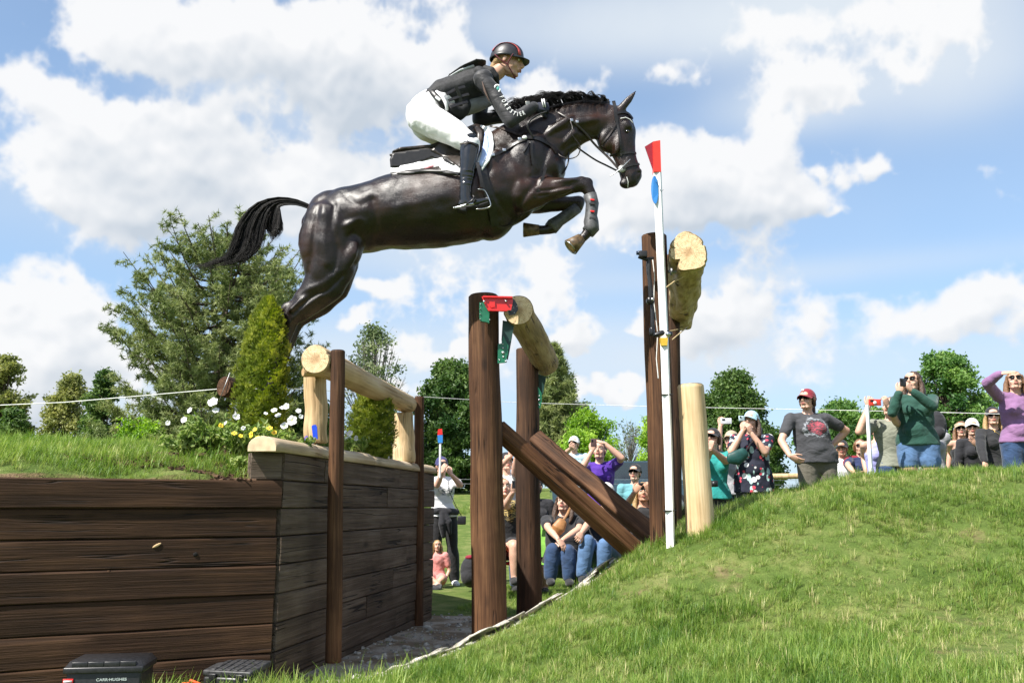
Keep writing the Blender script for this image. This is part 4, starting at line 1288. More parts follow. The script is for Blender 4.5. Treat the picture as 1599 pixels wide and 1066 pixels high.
# ------------------------------------------------------------------ petunias and pansies
def flower_mat(name, c, c2):
    m, n, b = new_mat(name)
    u = n.n('ShaderNodeAttribute', attribute_name='rad').outputs['Fac']
    n.l(n.ramp(u, [(.0, c2), (.22, c2), (.38, c), (1, c)]), b.inputs['Base Color']); b.inputs['Roughness'].default_value = .6
    b.inputs['Subsurface Weight'].default_value = .15; b.inputs['Subsurface Radius'].default_value = (.01, .01, .01)
    return m
MWH = flower_mat('white_petal', (.66, .66, .66), (.62, .68, .36)); MYE = flower_mat('yellow_petal', (.85, .58, .03), (.12, .03, .01)); MPU = flower_mat('violet_petal', (.10, .06, .35), (.7, .6, .1))
def flower_mesh(seed, r, lobes=5, deep=.35):
    rng = random.Random(seed); V = [(0, 0, -r * deep)]; rad = [0]; seg = lobes * 6; Fc = []
    for j, q in enumerate((.22, .5, .8, 1.0)):
        for k in range(seg):
            a = 2 * math.pi * k / seg; lob = 1 - .16 * (1 - abs(math.sin(lobes * a / 2)) ** .7) * q
            z = (-deep * (1 - q) ** 2 + .08 * math.sin(lobes * a) * q + rng.uniform(-.05, .05) * q) * r
            V.append((r * q * lob * math.cos(a), r * q * lob * math.sin(a), z)); rad.append(q)
    for k in range(seg): Fc.append((0, 1 + k, 1 + (k + 1) % seg))
    for j in range(3):
        for k in range(seg):
            k2 = (k + 1) % seg; Fc.append((1 + j * seg + k, 1 + (j + 1) * seg + k, 1 + (j + 1) * seg + k2, 1 + j * seg + k2))
    me = bpy.data.meshes.new('flower'); me.from_pydata(V, [], Fc)
    a_ = me.attributes.new('rad', 'FLOAT', 'POINT'); a_.data.foreach_set('value', rad); smooth(me); return me
FW = [flower_mesh(i, .030) for i in range(3)]; FY = [flower_mesh(7, .017, 5, .1)]; FV = [flower_mesh(9, .017, 5, .1)]
for me_ in FW: me_.materials.append(MWH)
FY[0].materials.append(MYE); FV[0].materials.append(MPU)
def bedplant(name, label, px, py, D, rad, h, nl, flowers, seed, mat='petunia', group=None):
    """flowers: list of (px, py, 'w'/'y'/'v', scale)"""
    rng = np.random.default_rng(seed); rr = random.Random(seed)
    p = at(px, py, D); p.z = bz(p.x, p.y)
    root = thing(name, p, label, 'flower', group)
    st = MB(); pts = []; 
    for i in range(16):
        a = rr.uniform(0, 6.28); e = p + Vector((math.cos(a) * rad * rr.uniform(.3, 1), math.sin(a) * rad * rr.uniform(.3, 1), h * rr.uniform(.5, 1)))
        mid = (p + e) / 2 + Vector((0, 0, h * .25)); st.loft([p, mid, e], [.0022, .0018, .001], seg=4, cap=False)
        for k in range(int(nl * 1.7) // 16):
            q = rr.uniform(.25, 1); c = p * (1 - q) ** 2 + mid * 2 * q * (1 - q) + e * q * q
            pts.append(tuple(c + Vector(rng.normal(0, .016, 3))))
    part('stem', st, LM['mid'], root)
    pts = np.array(pts); V, F = leaves_np(pts, .042, rng, aspect=.45, up=.35)
    me = np_mesh('leaves', V - np.array(p), F, 4, [LM[mat]], {'tint': np.repeat(np.clip(rng.normal(.55, .22, len(pts)), 0, 1), 4)})
    o = part('leaves', None, [], root, sm=False, me=me); o['kind'] = 'stuff'
    for (fx, fy, t, s_) in flowers:
        f = at(fx, fy, D - rad * rr.uniform(.3, .9)); src = {'w': FW, 'y': FY, 'v': FV}[t]
        o = bpy.data.objects.new('flower', rr.choice(src)); ROOT.objects.link(o); o.parent = root
        o.location = f - p; s_ = s_ * rr.uniform(1.05, 1.35); o.scale = (s_, s_, s_)
        nrm = Vector((rr.uniform(-.9, .7), -1, rr.uniform(.0, 1.3))).normalized()
        o.rotation_mode = 'QUATERNION'; o.rotation_quaternion = nrm.to_track_quat('Z', 'Y')
gp = 'petunias along the near edge of the flower bed'
bedplant('petunia_plant', 'leftmost petunia clump, mostly leaves with one white flower', 285, 690, 5.35, 0.18, 0.19, 420, [(296, 640, 'w', .5), (262, 660, 'w', .45), (287, 655, 'w', .55)], 1, group=gp)
bedplant('petunia_plant', 'petunia clump topped by one big white flower left of the tilted log marker', 330, 680, 5.4, 0.16, 0.26, 460, [(332, 627, 'w', .95), (337, 640, 'w', .6), (345, 664, 'y', .8)], 2, group=gp)
bedplant('petunia_plant', 'petunia clump below the tilted log marker', 368, 685, 5.35, 0.16, 0.20, 460, [(369, 650, 'w', .65), (352, 660, 'w', .4), (380, 668, 'w', .4)], 3, group=gp)
bedplant('petunia_plant', 'petunia clump in front of the pointed cedar with small white flowers', 425, 680, 5.4, 0.15, 0.19, 420, [(428, 640, 'w', .55), (434, 648, 'w', .6), (441, 636, 'w', .5), (415, 645, 'w', .4)], 4, group=gp)
bedplant('petunia_plant', 'petunia clump with the largest white flower beside the pale upright log', 455, 685, 5.4, 0.14, 0.18, 380, [(456, 656, 'w', .85), (444, 664, 'w', .6), (466, 641, 'w', .5), (447, 634, 'w', .55), (470, 650, 'w', .4)], 5, group=gp)
gq = 'yellow pansies by the capping log'
for i, (px, py, fl, lab) in enumerate([(372, 690, [(366, 676, 'y', .8), (376, 680, 'y', .7)], 'yellow pansy at the left end of the pansy row'),
        (400, 690, [(392, 678, 'y', .9), (403, 682, 'y', .7), (398, 670, 'y', .6)], 'yellow pansy in front of the cedar foot'),
        (425, 688, [(421, 668, 'y', .9), (428, 675, 'y', .7)], 'yellow pansy above the near end of the capping log'),
        (480, 690, [(478, 684, 'v', .9), (486, 690, 'v', .7)], 'violet pansy at the foot of the pale upright log')]):
    bedplant('pansy_plant', lab, px, py, 5.62 if i == 3 else 5.18, .05, .05, 90, fl, 20 + i, group=gq)
gr_ = 'petunias under the left rail'
for i, (px, fl, lab) in enumerate([(552, [(546, 676, 'w', .7), (556, 684, 'w', .6), (541, 684, 'w', .5)], 'nearest petunia clump under the left rail'),
        (575, [(570, 686, 'w', .6), (580, 680, 'w', .7), (562, 678, 'w', .6)], 'middle petunia clump under the left rail'),
        (600, [(594, 690, 'w', .55), (603, 688, 'w', .5), (588, 684, 'w', .4)], 'farthest petunia clump, by the knotty upright log')]):
    bedplant('petunia_plant', lab, px, 700, 6.65 + i * .55, .14, .14, 380, fl, 40 + i, mat='greygreen' if i else 'petunia', group=gr_)

# mulch chips on the bed
n_ = 9000
y = RNG.uniform(4.9, 8.2, n_); x = wall_x(y) - RNG.uniform(.12, 1.15, n_)
MMU = plain('bark_mulch', (.10, .055, .03), .95, var=.4, scale=30)
def chip(seed):
    rng = np.random.default_rng(seed); mb = MB(); mb.box((0, 0, 0), (.018, .005, .003)); v = np.array(mb.v) + rng.normal(0, .0015, (8, 3))
    me = bpy.data.meshes.new('chip'); me.from_pydata([tuple(q) for q in v], [], mb.f); me.materials.append(MMU); return bpy.data.objects.new('chip', me)
scatter('bark_mulch', np.column_stack([x, y, [bz(a, b_) + .004 for a, b_ in zip(x, y)]]), RNG.uniform(0, 6.28, n_), RNG.uniform(.5, 1.6, n_), RNG.uniform(0, 1, n_), [chip(1), chip(2), chip(3)], 'brown bark mulch in the flower bed')
# ------------------------------------------------------------------ hardware, flags, boxes
MET = plain('steel', (.45, .46, .47), .32, 1.0, var=.08)
MGALV = plain('galvanised_steel', (.42, .43, .43), .5, .8, var=.15)
MBLK = plain('black_plastic', (.018, .018, .020), .38, var=.2, scale=60)
MBLM = plain('black_anodised_metal', (.020, .020, .022), .3, .4, var=.2)
MRUB = plain('black_rubber', (.015, .015, .016), .7)
MRED = plain('red_paint', (.62, .018, .014), .35, var=.06, coat=.3)
MGRN = plain('dark_green_paint', (.008, .13, .062), .4, var=.1, coat=.2)
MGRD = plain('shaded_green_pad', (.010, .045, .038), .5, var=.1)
MWHP = plain('white_pvc', (.80, .80, .79), .4, var=.04, spec=.5)
MREDP = plain('red_pvc', (.72, .02, .02), .4, var=.04)
MBLUP = plain('blue_plastic', (.03, .20, .55), .4, var=.05)
MYEL = plain('yellow_strap', (.60, .38, .03), .6)
MWHR = plain('white_rope', (.75, .75, .72), .8, var=.1)

def P3(px, py, D): return at(px, py, D)
def plate(mb, pts, D, th, mi=0):
    """a plate outlined by pixels at depth D, thickness th away from the camera"""
    n = len(pts); f = [P3(x, y, D) for x, y in pts]; b = [p + Vector((0, th, 0)) for p in f]
    mb.add(f + b, [tuple(range(n)), tuple(range(2 * n - 1, n - 1, -1))] + [(i, i + n, (i + 1) % n + n, (i + 1) % n) for i in range(n)], mi)
def bolt(name, px, py, D, r, parent, mat=None, L=.012):
    mb = MB(); c = P3(px, py, D); mb.loft([c + Vector((0, L, 0)), c], [r, r * .92], seg=8, dome=False)
    return part(name, mb, mat or MET, parent)

# red release bracket from post to rail
D0_ = 5.93
br = thing('release_bracket', P3(778, 474, D0_), 'red steel release bracket joining the thick middle post to the rail end', 'bracket')
mb = MB(); plate(mb, [(752, 463), (800, 463), (801, 470), (798, 484), (762, 484), (758, 478)], D0_, .006)
plate(mb, [(754, 461.5), (800, 462.5), (800, 465), (754, 464)], D0_ - .022, .03)
plate(mb, [(762, 482), (792, 483), (792, 485.5), (762, 485)], D0_ - .022, .03)
part('bracket_body', mb, MRED, br, sm=False)
mb = MB(); plate(mb, [(764, 471), (773, 471), (773, 479), (767, 480), (764, 477)], D0_ - .012, .008); part('latch', mb, MRED, br, sm=False)
for q in ((756, 470.5), (790, 470)): bolt('bolt', q[0], q[1], D0_ - .02, .008, br)
# green hinge box on the post face
gb = thing('hinge_plate', P3(756, 488, 5.97), 'small dark green hinge plate below the red bracket on the thick post', 'bracket')
mb = MB(); plate(mb, [(748.5, 472), (761, 472), (761, 503), (750, 501), (748.5, 497)], 5.965, .035); plate(mb, [(761, 485), (764, 486), (764, 504), (761, 503.5)], 5.955, .05); part('plate', mb, MGRN, gb, sm=False)
for q in ((750.5, 474), (750, 482), (750, 490), (750, 498), (765, 499)): bolt('bolt', q[0], q[1], 5.955, .0035, gb)
# dark end plate on the rail
ep = thing('rail_end_plate', P3(803, 480, 5.99), 'dark grey steel plate bolted to the sawn end of the middle rail', 'bracket')
mb = MB(); plate(mb, [(797, 466), (803, 467), (808, 476), (809, 483), (804, 491), (796, 492), (793, 488), (797, 479)], 5.985, .02); part('plate', mb, plain('dark_steel', (.06, .065, .07), .45, .6), ep, sm=False)
for q in ((798, 469), (807, 478), (803, 488), (794, 489), (799, 477)): bolt('bolt', q[0], q[1], 5.98, .005, ep)
# green swing arms near and far
def swing(D, pts_arm, pts_plate, bolts, label, th):
    t = thing('swing_hinge', P3(*pts_plate[0], D), label, 'bracket', 'green hinge arms of the middle rail')
    mb = MB(); plate(mb, pts_arm, D + .03, th); part('arm', mb, MGRD, t, sm=False)
    mb = MB(); plate(mb, pts_plate, D, .012); part('plate', mb, MGRN, t, sm=False)
    for q in bolts: bolt('bolt', q[0], q[1], D - .004, q[2] * mpp(D), t)
swing(6.06, [(785, 500), (803, 504), (796, 545), (793, 560), (786, 556), (783, 530)], [(777.5, 537), (783, 536), (786, 524), (791, 534), (794, 540), (793, 552), (789, 566), (777, 567)],
      [(785.5, 550.5, 2.8), (785.5, 543, 1.6), (785, 537, 1.3), (786, 557, 1.6), (790, 564, 1.8), (780, 562, 1.2)], 'green steel hinge arm under the near end of the middle rail', .05)
swing(8.4, [(840.5, 584), (853, 588), (848, 615), (841, 618)], [(836.5, 612), (840, 603), (846, 614), (846, 626), (844, 637), (836, 637)], [(842, 624, 2.2), (842, 618, 1.1), (842, 631, 1.1)], 'green steel hinge arm under the far end of the middle rail', .05)

# ---- flag pole with red cap and blue disc
DF = 5.98
fp = thing('flag_pole', P3(1047, 830, DF), 'white flag pole with a red top and blue disc tied before the tall brown post', 'flag pole')
def sqtube(pts, w, d, name, mat, parent):
    mb = MB(); P = [P3(x, y, DF) for x, y in pts]; V = []
    for p in P:
        for (a, b) in ((-1, -1), (1, -1), (1, 1), (-1, 1)): V.append(p + Matrix.Rotation(R(-24), 3, 'Z') @ Vector((a * w / 2, b * d / 2, 0)))
    n = len(P); Fc = [(3, 2, 1, 0), tuple((n - 1) * 4 + k for k in range(4))]
    for i in range(n - 1):
        for k in range(4):
            k2 = (k + 1) % 4; Fc.append((i * 4 + k, i * 4 + k2, (i + 1) * 4 + k2, (i + 1) * 4 + k))
    mb.add(V, Fc); return part(name, mb, mat, parent, sm=False)
sqtube([(1050, 905), (1047, 842), (1043.5, 700), (1037, 520), (1030, 360), (1026.5, 268)], .048, .040, 'pole', MWHP, fp)
mb = MB(); a = [P3(x, y, DF - .03) for x, y in ((1021, 268), (1032.5, 268), (1031, 219), (1020, 221))]; b_ = [p + Vector((0, .06, 0)) for p in a]
mb.add(a + b_, [(0, 1, 2, 3), (7, 6, 5, 4), (0, 4, 5, 1), (1, 5, 6, 2), (2, 6, 7, 3), (3, 7, 4, 0)]); part('red_cap', mb, plain('red_flag', (.80, .035, .02), .45, var=.04), fp, sm=False)
mb = MB(); plate(mb, [(1007, 229), (1020, 221), (1020.5, 268)], DF + .0, .008); part('red_fin', mb, plain('shaded_red_flag', (.26, .006, .018), .5, var=.05), fp, sm=False)  # fin's red darkened in the colour to stand for its shaded side
mb = MB(); V = []; n_ = 24; c = P3(1023, 296, DF - .035)
for h in (0, .006):
    for k in range(n_):
        t = 2 * math.pi * k / n_; x_ = math.cos(t) * .026; z_ = math.sin(t) * .102
        V.append(c + Vector((x_ if x_ < 0 else x_ * .9, h + abs(x_) * .3, z_)))
mb.add(V, [tuple(range(n_)), tuple(range(2 * n_ - 1, n_ - 1, -1))] + [(k, (k + 1) % n_, (k + 1) % n_ + n_, k + n_) for k in range(n_)])
part('blue_disc', mb, MBLUP, fp, sm=False)
for (x_, y_) in ((1044, 797), (1040, 616.5)):
    mb = MB(); c = P3(x_, y_, DF); mb.box(c, (.030, .027, .004), bevel=.0015); mb.cap(c + Vector((.03, -.02, 0)), c + Vector((.052, -.02, .004)), .003, .001, seg=6); part('strap', mb, MRUB, fp)
mb = MB(); mb.loft([P3(1024, 284, DF - .05), P3(1029, 291, DF - .04), P3(1032, 300, DF - .03), P3(1036, 296, DF)], [.0015] * 4, seg=5); part('wire', mb, MBLM, fp)

# ---- camera rig on the tall brown post
DC = 6.06
rg_ = thing('camera_rig', P3(1036, 520, DC), 'black jointed arm holding a tiny camera, clamped to the white flag pole', 'camera mount')
def tubes(name, pts, mat, parent, D=DC, seg=10):
    mb = MB(); P = [P3(p[0], p[1], D + (p[3] if len(p) > 3 else 0)) for p in pts]
    mb.loft(P, [p[2] * mpp(D) for p in pts], seg=seg, dome=True); return part(name, mb, mat, parent)
tubes('lower_arm', [(1019, 512, 3.2), (1018.5, 496, 2.6), (1018, 478, 2.4), (1019, 470, 3.5)], MBLK, rg_)
tubes('upper_arm', [(1017, 464, 4.0), (1015, 440, 3.2), (1013, 425, 3.4), (1013, 415, 4.4), (1013, 408, 3.6)], MBLK, rg_)
mb = MB(); c = P3(1016, 468, DC - .03); mb.loft([c + Vector((0, .05, 0)), c], [.026, .026], seg=18, dome=False); part('elbow_joint', mb, MBLM, rg_)
mb = MB(); c = P3(1019.5, 467, DC - .045); mb.loft([c + Vector((0, .02, 0)), c], [.013, .012], seg=12, dome=False); part('knob', mb, MET, rg_)
tubes('ball_joint', [(1018, 521, 4.2), (1018, 514, 4.4)], MBLM, rg_)
tubes('clamp', [(1024, 523, 4.0), (1034, 520, 6.0), (1046, 521, 4.5)], MBLM, rg_, D=DC - .08)
mb = MB(); c = P3(1044, 521, DC - .14); mb.loft([c + Vector((0, .03, 0)), c], [.018, .017], seg=14, dome=False); part('clamp_knob', mb, MET, rg_)
mb = MB(); plate(mb, [(1031, 527), (1043, 527), (1042, 539), (1033, 539)], DC - .12, .05); part('yellow_pad', mb, MYEL, rg_, sm=False)
mb = MB(); mb.box(P3(1004, 397, DC - .02), (.028, .022, .022), bevel=.005); part('camera_body', mb, MBLK, rg_)
mb = MB(); c = P3(994.5, 395, DC - .02); mb.loft([c + Vector((-.004, 0, 0)), c + Vector((.03, 0, 0))], [.013, .017], seg=14, dome=False); part('lens', mb, plain('lens_glass', (.01, .02, .05), .08, spec=.9), rg_)
tubes('bracket', [(998, 402, 2.0), (1010, 405, 3.4), (1019, 403, 2.4)], MBLM, rg_)
tubes('cable', [(1019, 403, .8), (1022, 430, .7), (1021, 470, .7), (1027, 520, .7), (1025, 560, .7), (1028, 590, 1.0)], MWHR, rg_, D=6.13)
# small metal rest under the gnarled rail
rs = thing('rail_support_bar', P3(1060, 427, 6.6), 'grey steel bar under the notched end of the right rail log', 'bracket')
mb = MB(); mb.loft([P3(1045, 424, 6.24), P3(1083, 426, 6.24)], [.012, .012], seg=8); part('bar', mb, MGALV, rs)
mb = MB(); mb.loft([P3(1047, 424, 6.22), P3(1050, 424, 6.22)], [.026, .026], seg=14, dome=False); part('flange', mb, MGALV, rs)
tw = thing('rail_tie_cord', P3(1060, 440, 6.5), 'thin tan cord wound round the post and the right rail log', 'cord')
MCORD = plain('tan_cord', (.5, .38, .2), .9)
for pp in ([P3(1040, 449, 6.1), P3(1052, 440, 6.12), P3(1066, 433, 6.16)], [P3(1045, 517, 7.6), P3(1060, 514, 8.2), P3(1072, 512, 8.8)], [P3(1050, 530, 7.2), P3(1076, 508, 8.6)]):
    mb = MB(); mb.loft(pp, [.005] * len(pp), seg=6); part('cord_length', mb, MCORD, tw)
# plain('tan_cord', (.5, .38, .2), .9), tw)

# ---- black tool box with printed name, and low hard case
def textmesh(txt, size, mat, depth=.0006, name='lettering', bold=False, sx=1.0):
    cu = bpy.data.curves.new(name, 'FONT'); cu.body = txt; cu.size = size; cu.extrude = depth; cu.align_x = 'CENTER'; cu.align_y = 'CENTER'
    if bold: cu.offset = size * .018
    o = bpy.data.objects.new(name, cu); ROOT.objects.link(o)
    dg = bpy.context.evaluated_depsgraph_get(); me = bpy.data.meshes.new_from_object(o.evaluated_get(dg)); bpy.data.objects.remove(o)
    me.materials.clear(); me.materials.append(mat); me.name = name
    if sx != 1.0:
        for v in me.vertices: v.co.x *= sx
    return me
DB = 4.22
bx = thing('tool_box', P3(156, 1092, DB), 'black plastic tool box with a pale printed name and red tag, before the dark wall', 'tool box')
c0 = P3(156, 1045, DB); w_ = 57 * mpp(DB); zt = P3(156, 1041, DB).z
yaw = Matrix.Rotation(R(8), 3, 'Z')
mb = MB(); mb.box(Vector((c0.x, c0.y + .12, zt - .135)), (w_ - .012, .115, .125), yaw, bevel=.010); part('body', mb, MBLK, bx)
mb = MB(); mb.box(Vector((c0.x, c0.y + .12, zt - .012)), (w_, .128, .014), yaw, bevel=.006)
V = []; 
for (hx, hy, z) in ((w_ - .004, .124, 0), (w_ - .022, .104, .026)):
    for a, b_ in ((-1, -1), (1, -1), (1, 1), (-1, 1)): V.append(yaw @ Vector((a * hx, b_ * hy, z)) + Vector((c0.x, c0.y + .12, zt)))
mb.add(V, [(4, 5, 6, 7)] + [(k, (k + 1) % 4, (k + 1) % 4 + 4, k + 4) for k in range(4)])
for q in (-.6, -.2, .2, .6): mb.box(yaw @ Vector((q * w_, -.118, .012)) + Vector((c0.x, c0.y + .12, zt)), (.034, .006, .012), yaw, bevel=.003)
part('lid', mb, MBLK, bx)
mprint = plain('pale_print', (.42, .48, .46), .6, var=.1); mprint2 = plain('dim_print', (.14, .22, .19), .6, var=.1)
def stick(me, c, parent, rotz=0.0):
    o = bpy.data.objects.new(me.name, me); ROOT.objects.link(o); o.parent = parent
    o.matrix_local = Matrix.Translation(Vector(c) - rootloc(parent)) @ Matrix.Rotation(rotz, 4, 'Z') @ Matrix.Rotation(math.pi / 2, 4, 'X'); return o
fr = yaw @ Vector((.035, -.1165, 0)) + Vector((c0.x, c0.y + .12, 0))
stick(textmesh('CARR·HUGHES', .0165, mprint, bold=True, sx=1.18), (fr.x, fr.y, P3(0, 1061, DB).z), bx, R(8))
fr = yaw @ Vector((-.148, -.119, 0)) + Vector((c0.x, c0.y + .12, 0))
mb = MB(); mb.box((fr.x, fr.y, P3(0, 1062, DB).z), (.022, .002, .011), yaw, bevel=.0015); part('red_tag', mb, MREDP, bx)
mb = MB(); mb.box((fr.x, fr.y - .0025, P3(0, 1062, DB).z), (.018, .001, .004), yaw); part('tag_print', mb, MWHP, bx)

DK = 4.72
kz = P3(362, 1048, DK).z; kc = P3(362, 1040, DK)
hc = thing('hard_case', (kc.x, kc.y + .1, kz - .16), 'low black hard case lying in the grass at the corner of the dark wall', 'case')
yw = Matrix.Rotation(R(-14), 3, 'Z') @ Matrix.Rotation(R(7), 3, 'X')
mb = MB(); mb.box((kc.x, kc.y + .1, kz - .09), (.130, .10, .075), yw, bevel=.014); part('body', mb, MBLK, hc)
mb = MB(); mb.box((kc.x, kc.y + .1, kz + .0), (.135, .104, .015), yw, bevel=.007)
for q in (-.7, -.35, 0, .35, .7): mb.box(yw @ Vector((q * .12, 0, .014)) + Vector((kc.x, kc.y + .1, kz)), (.012, .092, .005), yw, bevel=.002)
part('lid', mb, plain('scuffed_black_plastic', (.035, .035, .037), .5, var=.4, scale=50), hc)
for q in (-.5, .5):
    mb = MB(); mb.box(yw @ Vector((q * .15, -.107, -.02)) + Vector((kc.x, kc.y + .1, kz)), (.02, .008, .022), yw, bevel=.003); part('latch', mb, MBLK, hc)
ob_ = thing('orange_plug', P3(296, 1062, 4.5), 'small orange plug half sunk in grass between the two black boxes', 'plug')
mb = MB(); mb.box(P3(290, 1068, 4.5), (.018, .012, .010), Matrix.Rotation(.3, 3, 'Z'), bevel=.005); mb.cap(P3(298, 1062, 4.5), P3(312, 1067, 4.5), .008, .006); part('body', mb, plain('orange_plastic', (.75, .10, .02), .45), ob_)

# ---- marks in the flower bed
mk = thing('number_marker', P3(491, 688, 5.5), 'short blue plastic marker leaning on the pale upright log', 'marker')
mb = MB(); plate(mb, [(486.5, 665), (489, 663), (493, 663), (494.5, 666), (496, 685), (489, 685)], 5.50, .012); part('tab', mb, plain('blue_marker', (.01, .06, .62), .35), mk, sm=False)
lm = thing('log_marker', P3(357, 640, 6.2), 'tilted dark-faced log slice on a white stake beside the pointed cedar', 'marker')
a = P3(349, 603, 6.15); log('log_slice', a, a + Vector((.09, .16, -.01)), .072, .070, [M['stain_dark'], M['stain']], parent=lm, seed=5, rings=6, knots=0)
mb = MB(); mb.box(P3(371, 625, 6.3), (.013, .010, .13), bevel=.002); part('stake', mb, MWHP, lm)
mb = MB(); mb.box((P3(351, 603, 6.12)), (.002, .003, .10), Matrix.Rotation(R(18), 3, 'Y')); part('metal_strip', mb, MGALV, lm)
ws = thing('white_stake', P3(607, 690, 7.1), 'thin white stake left of the knotty upright log', 'stake')
mb = MB(); mb.loft([P3(606.5, 715, 7.1), P3(606.5, 668, 7.1)], [.008, .008], seg=8); part('rod', mb, MWHP, ws)

# ---- far flag, cord fence, far stake
ff = thing('far_flag', P3(687, 740, 10.5), 'far white flag stick with a small red and blue top', 'flag')
mb = MB(); mb.loft([P3(687, 745, 10.5), P3(687.5, 692, 10.5)], [.013, .013], seg=8); part('stick', mb, MWHP, ff)
mb = MB(); plate(mb, [(683, 679), (691, 678), (691, 691), (684, 691)], 10.48, .05); part('blue_top', mb, MBLUP, ff, sm=False)
mb = MB(); plate(mb, [(684, 670), (690, 669), (691, 679), (683, 679)], 10.48, .05); part('red_top', mb, MREDP, ff, sm=False)
def cordline(label, pts, r=.006):
    mb = MB(); P = [P3(x, y, d) for x, y, d in pts]; mb.loft(P, [r * .8] * len(P), seg=6); o = part('fence_cord', mb, MWHR); return tag(o, label, 'cord')
cordline('white cord running from the left edge past the log marker to the cedar', [(-60, 635, 9.5), (100, 628, 9.3), (230, 617, 9.1), (343, 607, 9)])
cordline('white cord stretched across behind the posts and over the spectators', [(343, 607, 9), (470, 607, 9.6), (640, 618, 11), (800, 628, 12), (1000, 634, 12), (1300, 640, 11.5), (1450, 643, 11), (1700, 650, 10)], .0045)
sk = thing('white_fence_stake', P3(1358, 745, 9.0), 'white plastic stake below the red phone, right of the navy and red shirt', 'stake')
mb = MB(); a, b_ = P3(1362, 770, 7.75), P3(1354, 632, 7.75)
mb.loft([a, b_], [.019, .017], seg=4, dome=False); part('rod', mb, MWHP, sk, sm=False)
fr_ = thing('rail_fence', P3(1220, 742, 13), 'pale round rail fence glimpsed behind the floral top and the red cap', 'fence')
mb = MB(); mb.loft([P3(1150, 744, 12.5), P3(1250, 743, 12.5), P3(1330, 742, 12.5)], [.04] * 3, seg=10); part('rail', mb, M['peeled'], fr_)
mb = MB(); mb.loft([P3(1200, 790, 12.55), P3(1200, 742, 12.55)], [.04] * 2, seg=10); part('fence_post', mb, M['peeled'], fr_)
sf = thing('string_fence', P3(710, 755, 14), 'thin wires of a far fence across the field in the gap', 'fence')
for k in range(2):
    mb = MB(); mb.loft([P3(600, 748 + 7 * k, 15), P3(900, 748 + 7 * k, 15.5), P3(1300, 750 + 7 * k, 16)], [.003] * 3, seg=4); part('wire', mb, MGALV, sf)

# ---- ragged landscape fabric along the cut edge of the slope
def fabric():
    V = []; Fc = []; n = 90; mats = 6
    rng = np.random.default_rng(3)
    for i in range(n):
        y = 5.25 + 1.7 * i / (n - 1); xe = float(x0_edge(np.array(y)))
        for j in range(5):
            q = j / 4; x = xe + float(lip_c(y)) - .10 + q * (.20 + .07 * math.sin(i * .35) + .04 * math.sin(i * 1.7)) 
            z = gzf(x, y) + .020 + .016 * math.sin(i * .9 + j) * (1 - abs(q - .5)) + .02 * q + rng.normal(0, .004)
            V.append((x + .015 * math.sin(i * .5), y, z))
    for i in range(n - 1):
        for j in range(4): Fc.append((i * 5 + j, (i + 1) * 5 + j, (i + 1) * 5 + j + 1, i * 5 + j + 1))
    mb = MB(); mb.add(V, Fc); o = part('landscape_fabric', mb, plain('dusty_fabric', (.42, .385, .33), .95, var=.25, scale=30, bumpy=(40, .6, .006)))
    md = o.modifiers.new('t', 'SOLIDIFY'); md.thickness = .008
    return tag(o, 'ragged pale landscape fabric edging the gravel at the foot of the slope', 'fabric')
fabric()
# ------------------------------------------------------------------ the horse
DH = 5.95
KH = mpp(DH)
def H(px, py, dy=0.0): return at(px, py, DH + dy)
horse = thing('horse', H(640, 330), 'dark brown horse in mid leap over the timber fences, forelegs folded', 'horse')
SIDE = (0, 1, 0)
hb = MB()
def hl(sec, seg=20):
    """sections (px, py, r in picture plane, r in depth, depth offset)"""
    P = [H(s[0], s[1], s[4] if len(s) > 4 else 0) for s in sec]
    hb.loft(P, [s[2] * KH for s in sec], [s[3] * KH for s in sec], side=SIDE, seg=seg)
def he(px, py, rx, rz, ry, dy, ang=0.0):
    hb.ell(H(px, py, dy), (rx * KH, ry * KH, rz * KH), Matrix.Rotation(R(ang), 3, 'Y'), seg=20)
# barrel from rump to chest
hl([(500, 352, 30, 34), (512, 350, 46, 48), (535, 347, 54, 57), (565, 342, 56, 60), (600, 334, 59, 61), (640, 328, 64, 64), (685, 323, 68, 67), (725, 313, 71, 66), (760, 298, 72, 60), (795, 280, 70, 52), (825, 268, 60, 46), (846, 262, 42, 40)], 32)
# withers and neck
hl([(790, 262, 64, 42), (818, 240, 60, 34), (845, 222, 52, 28), (872, 206, 44, 24), (900, 193, 37, 20), (926, 187, 33, 17.5), (948, 186, 28, 16)], 24)
he(770, 232, 46, 26, 26, 0, -22)
# croup and dock
he(520, 338, 44, 42, 44, 0, -18); he(498, 330, 18, 12, 14, 0, -28)
# near hind quarter (camera side is -y)
for sy in (-1, 1):
    o = .115 * sy; sx = 0 if sy < 0 else 9; syy = 0 if sy < 0 else 4
    hl([(520, 345, 46, 34, o), (512 + sx * .4, 385, 48, 32, o), (515 + sx * .7, 420, 41, 27, o * 1.02), (505 + sx, 446 + syy, 33, 21, o), (487 + sx, 466 + syy, 26, 16, o * .95), (468 + sx, 483 + syy, 20.5, 12.5, o * .9),
        (453 + sx * .95, 499 + syy, 14.5, 10.5, o * .85), (449 + sx * .75, 520 + syy, 10.5, 8.5, o * .8), (443 + sx * .5, 545 + syy, 8.2, 7.4, o * .75), (432 + sx * .4, 578 + syy, 7.6, 7, o * .7), (422 + sx * .4, 605 + syy, 10.5, 9, o * .65), (410 + sx * .4, 622 + syy, 8.5, 8, o * .6)])
    he(447 + sx, 481 + syy, 8, 13, 7, o * .9, 38)            # point of hock
    he(500, 372, 34, 52, 27, o * 1.15, 8)                     # biceps femoris
    he(540, 392, 26, 42, 22, o * 1.05, 20)                    # stifle
    he(540, 326, 38, 24, 30, o * .85, -16)                    # gluteal
    he(560, 330, 18, 40, 20, o * 1.2, 25)                     # fold in front of the thigh
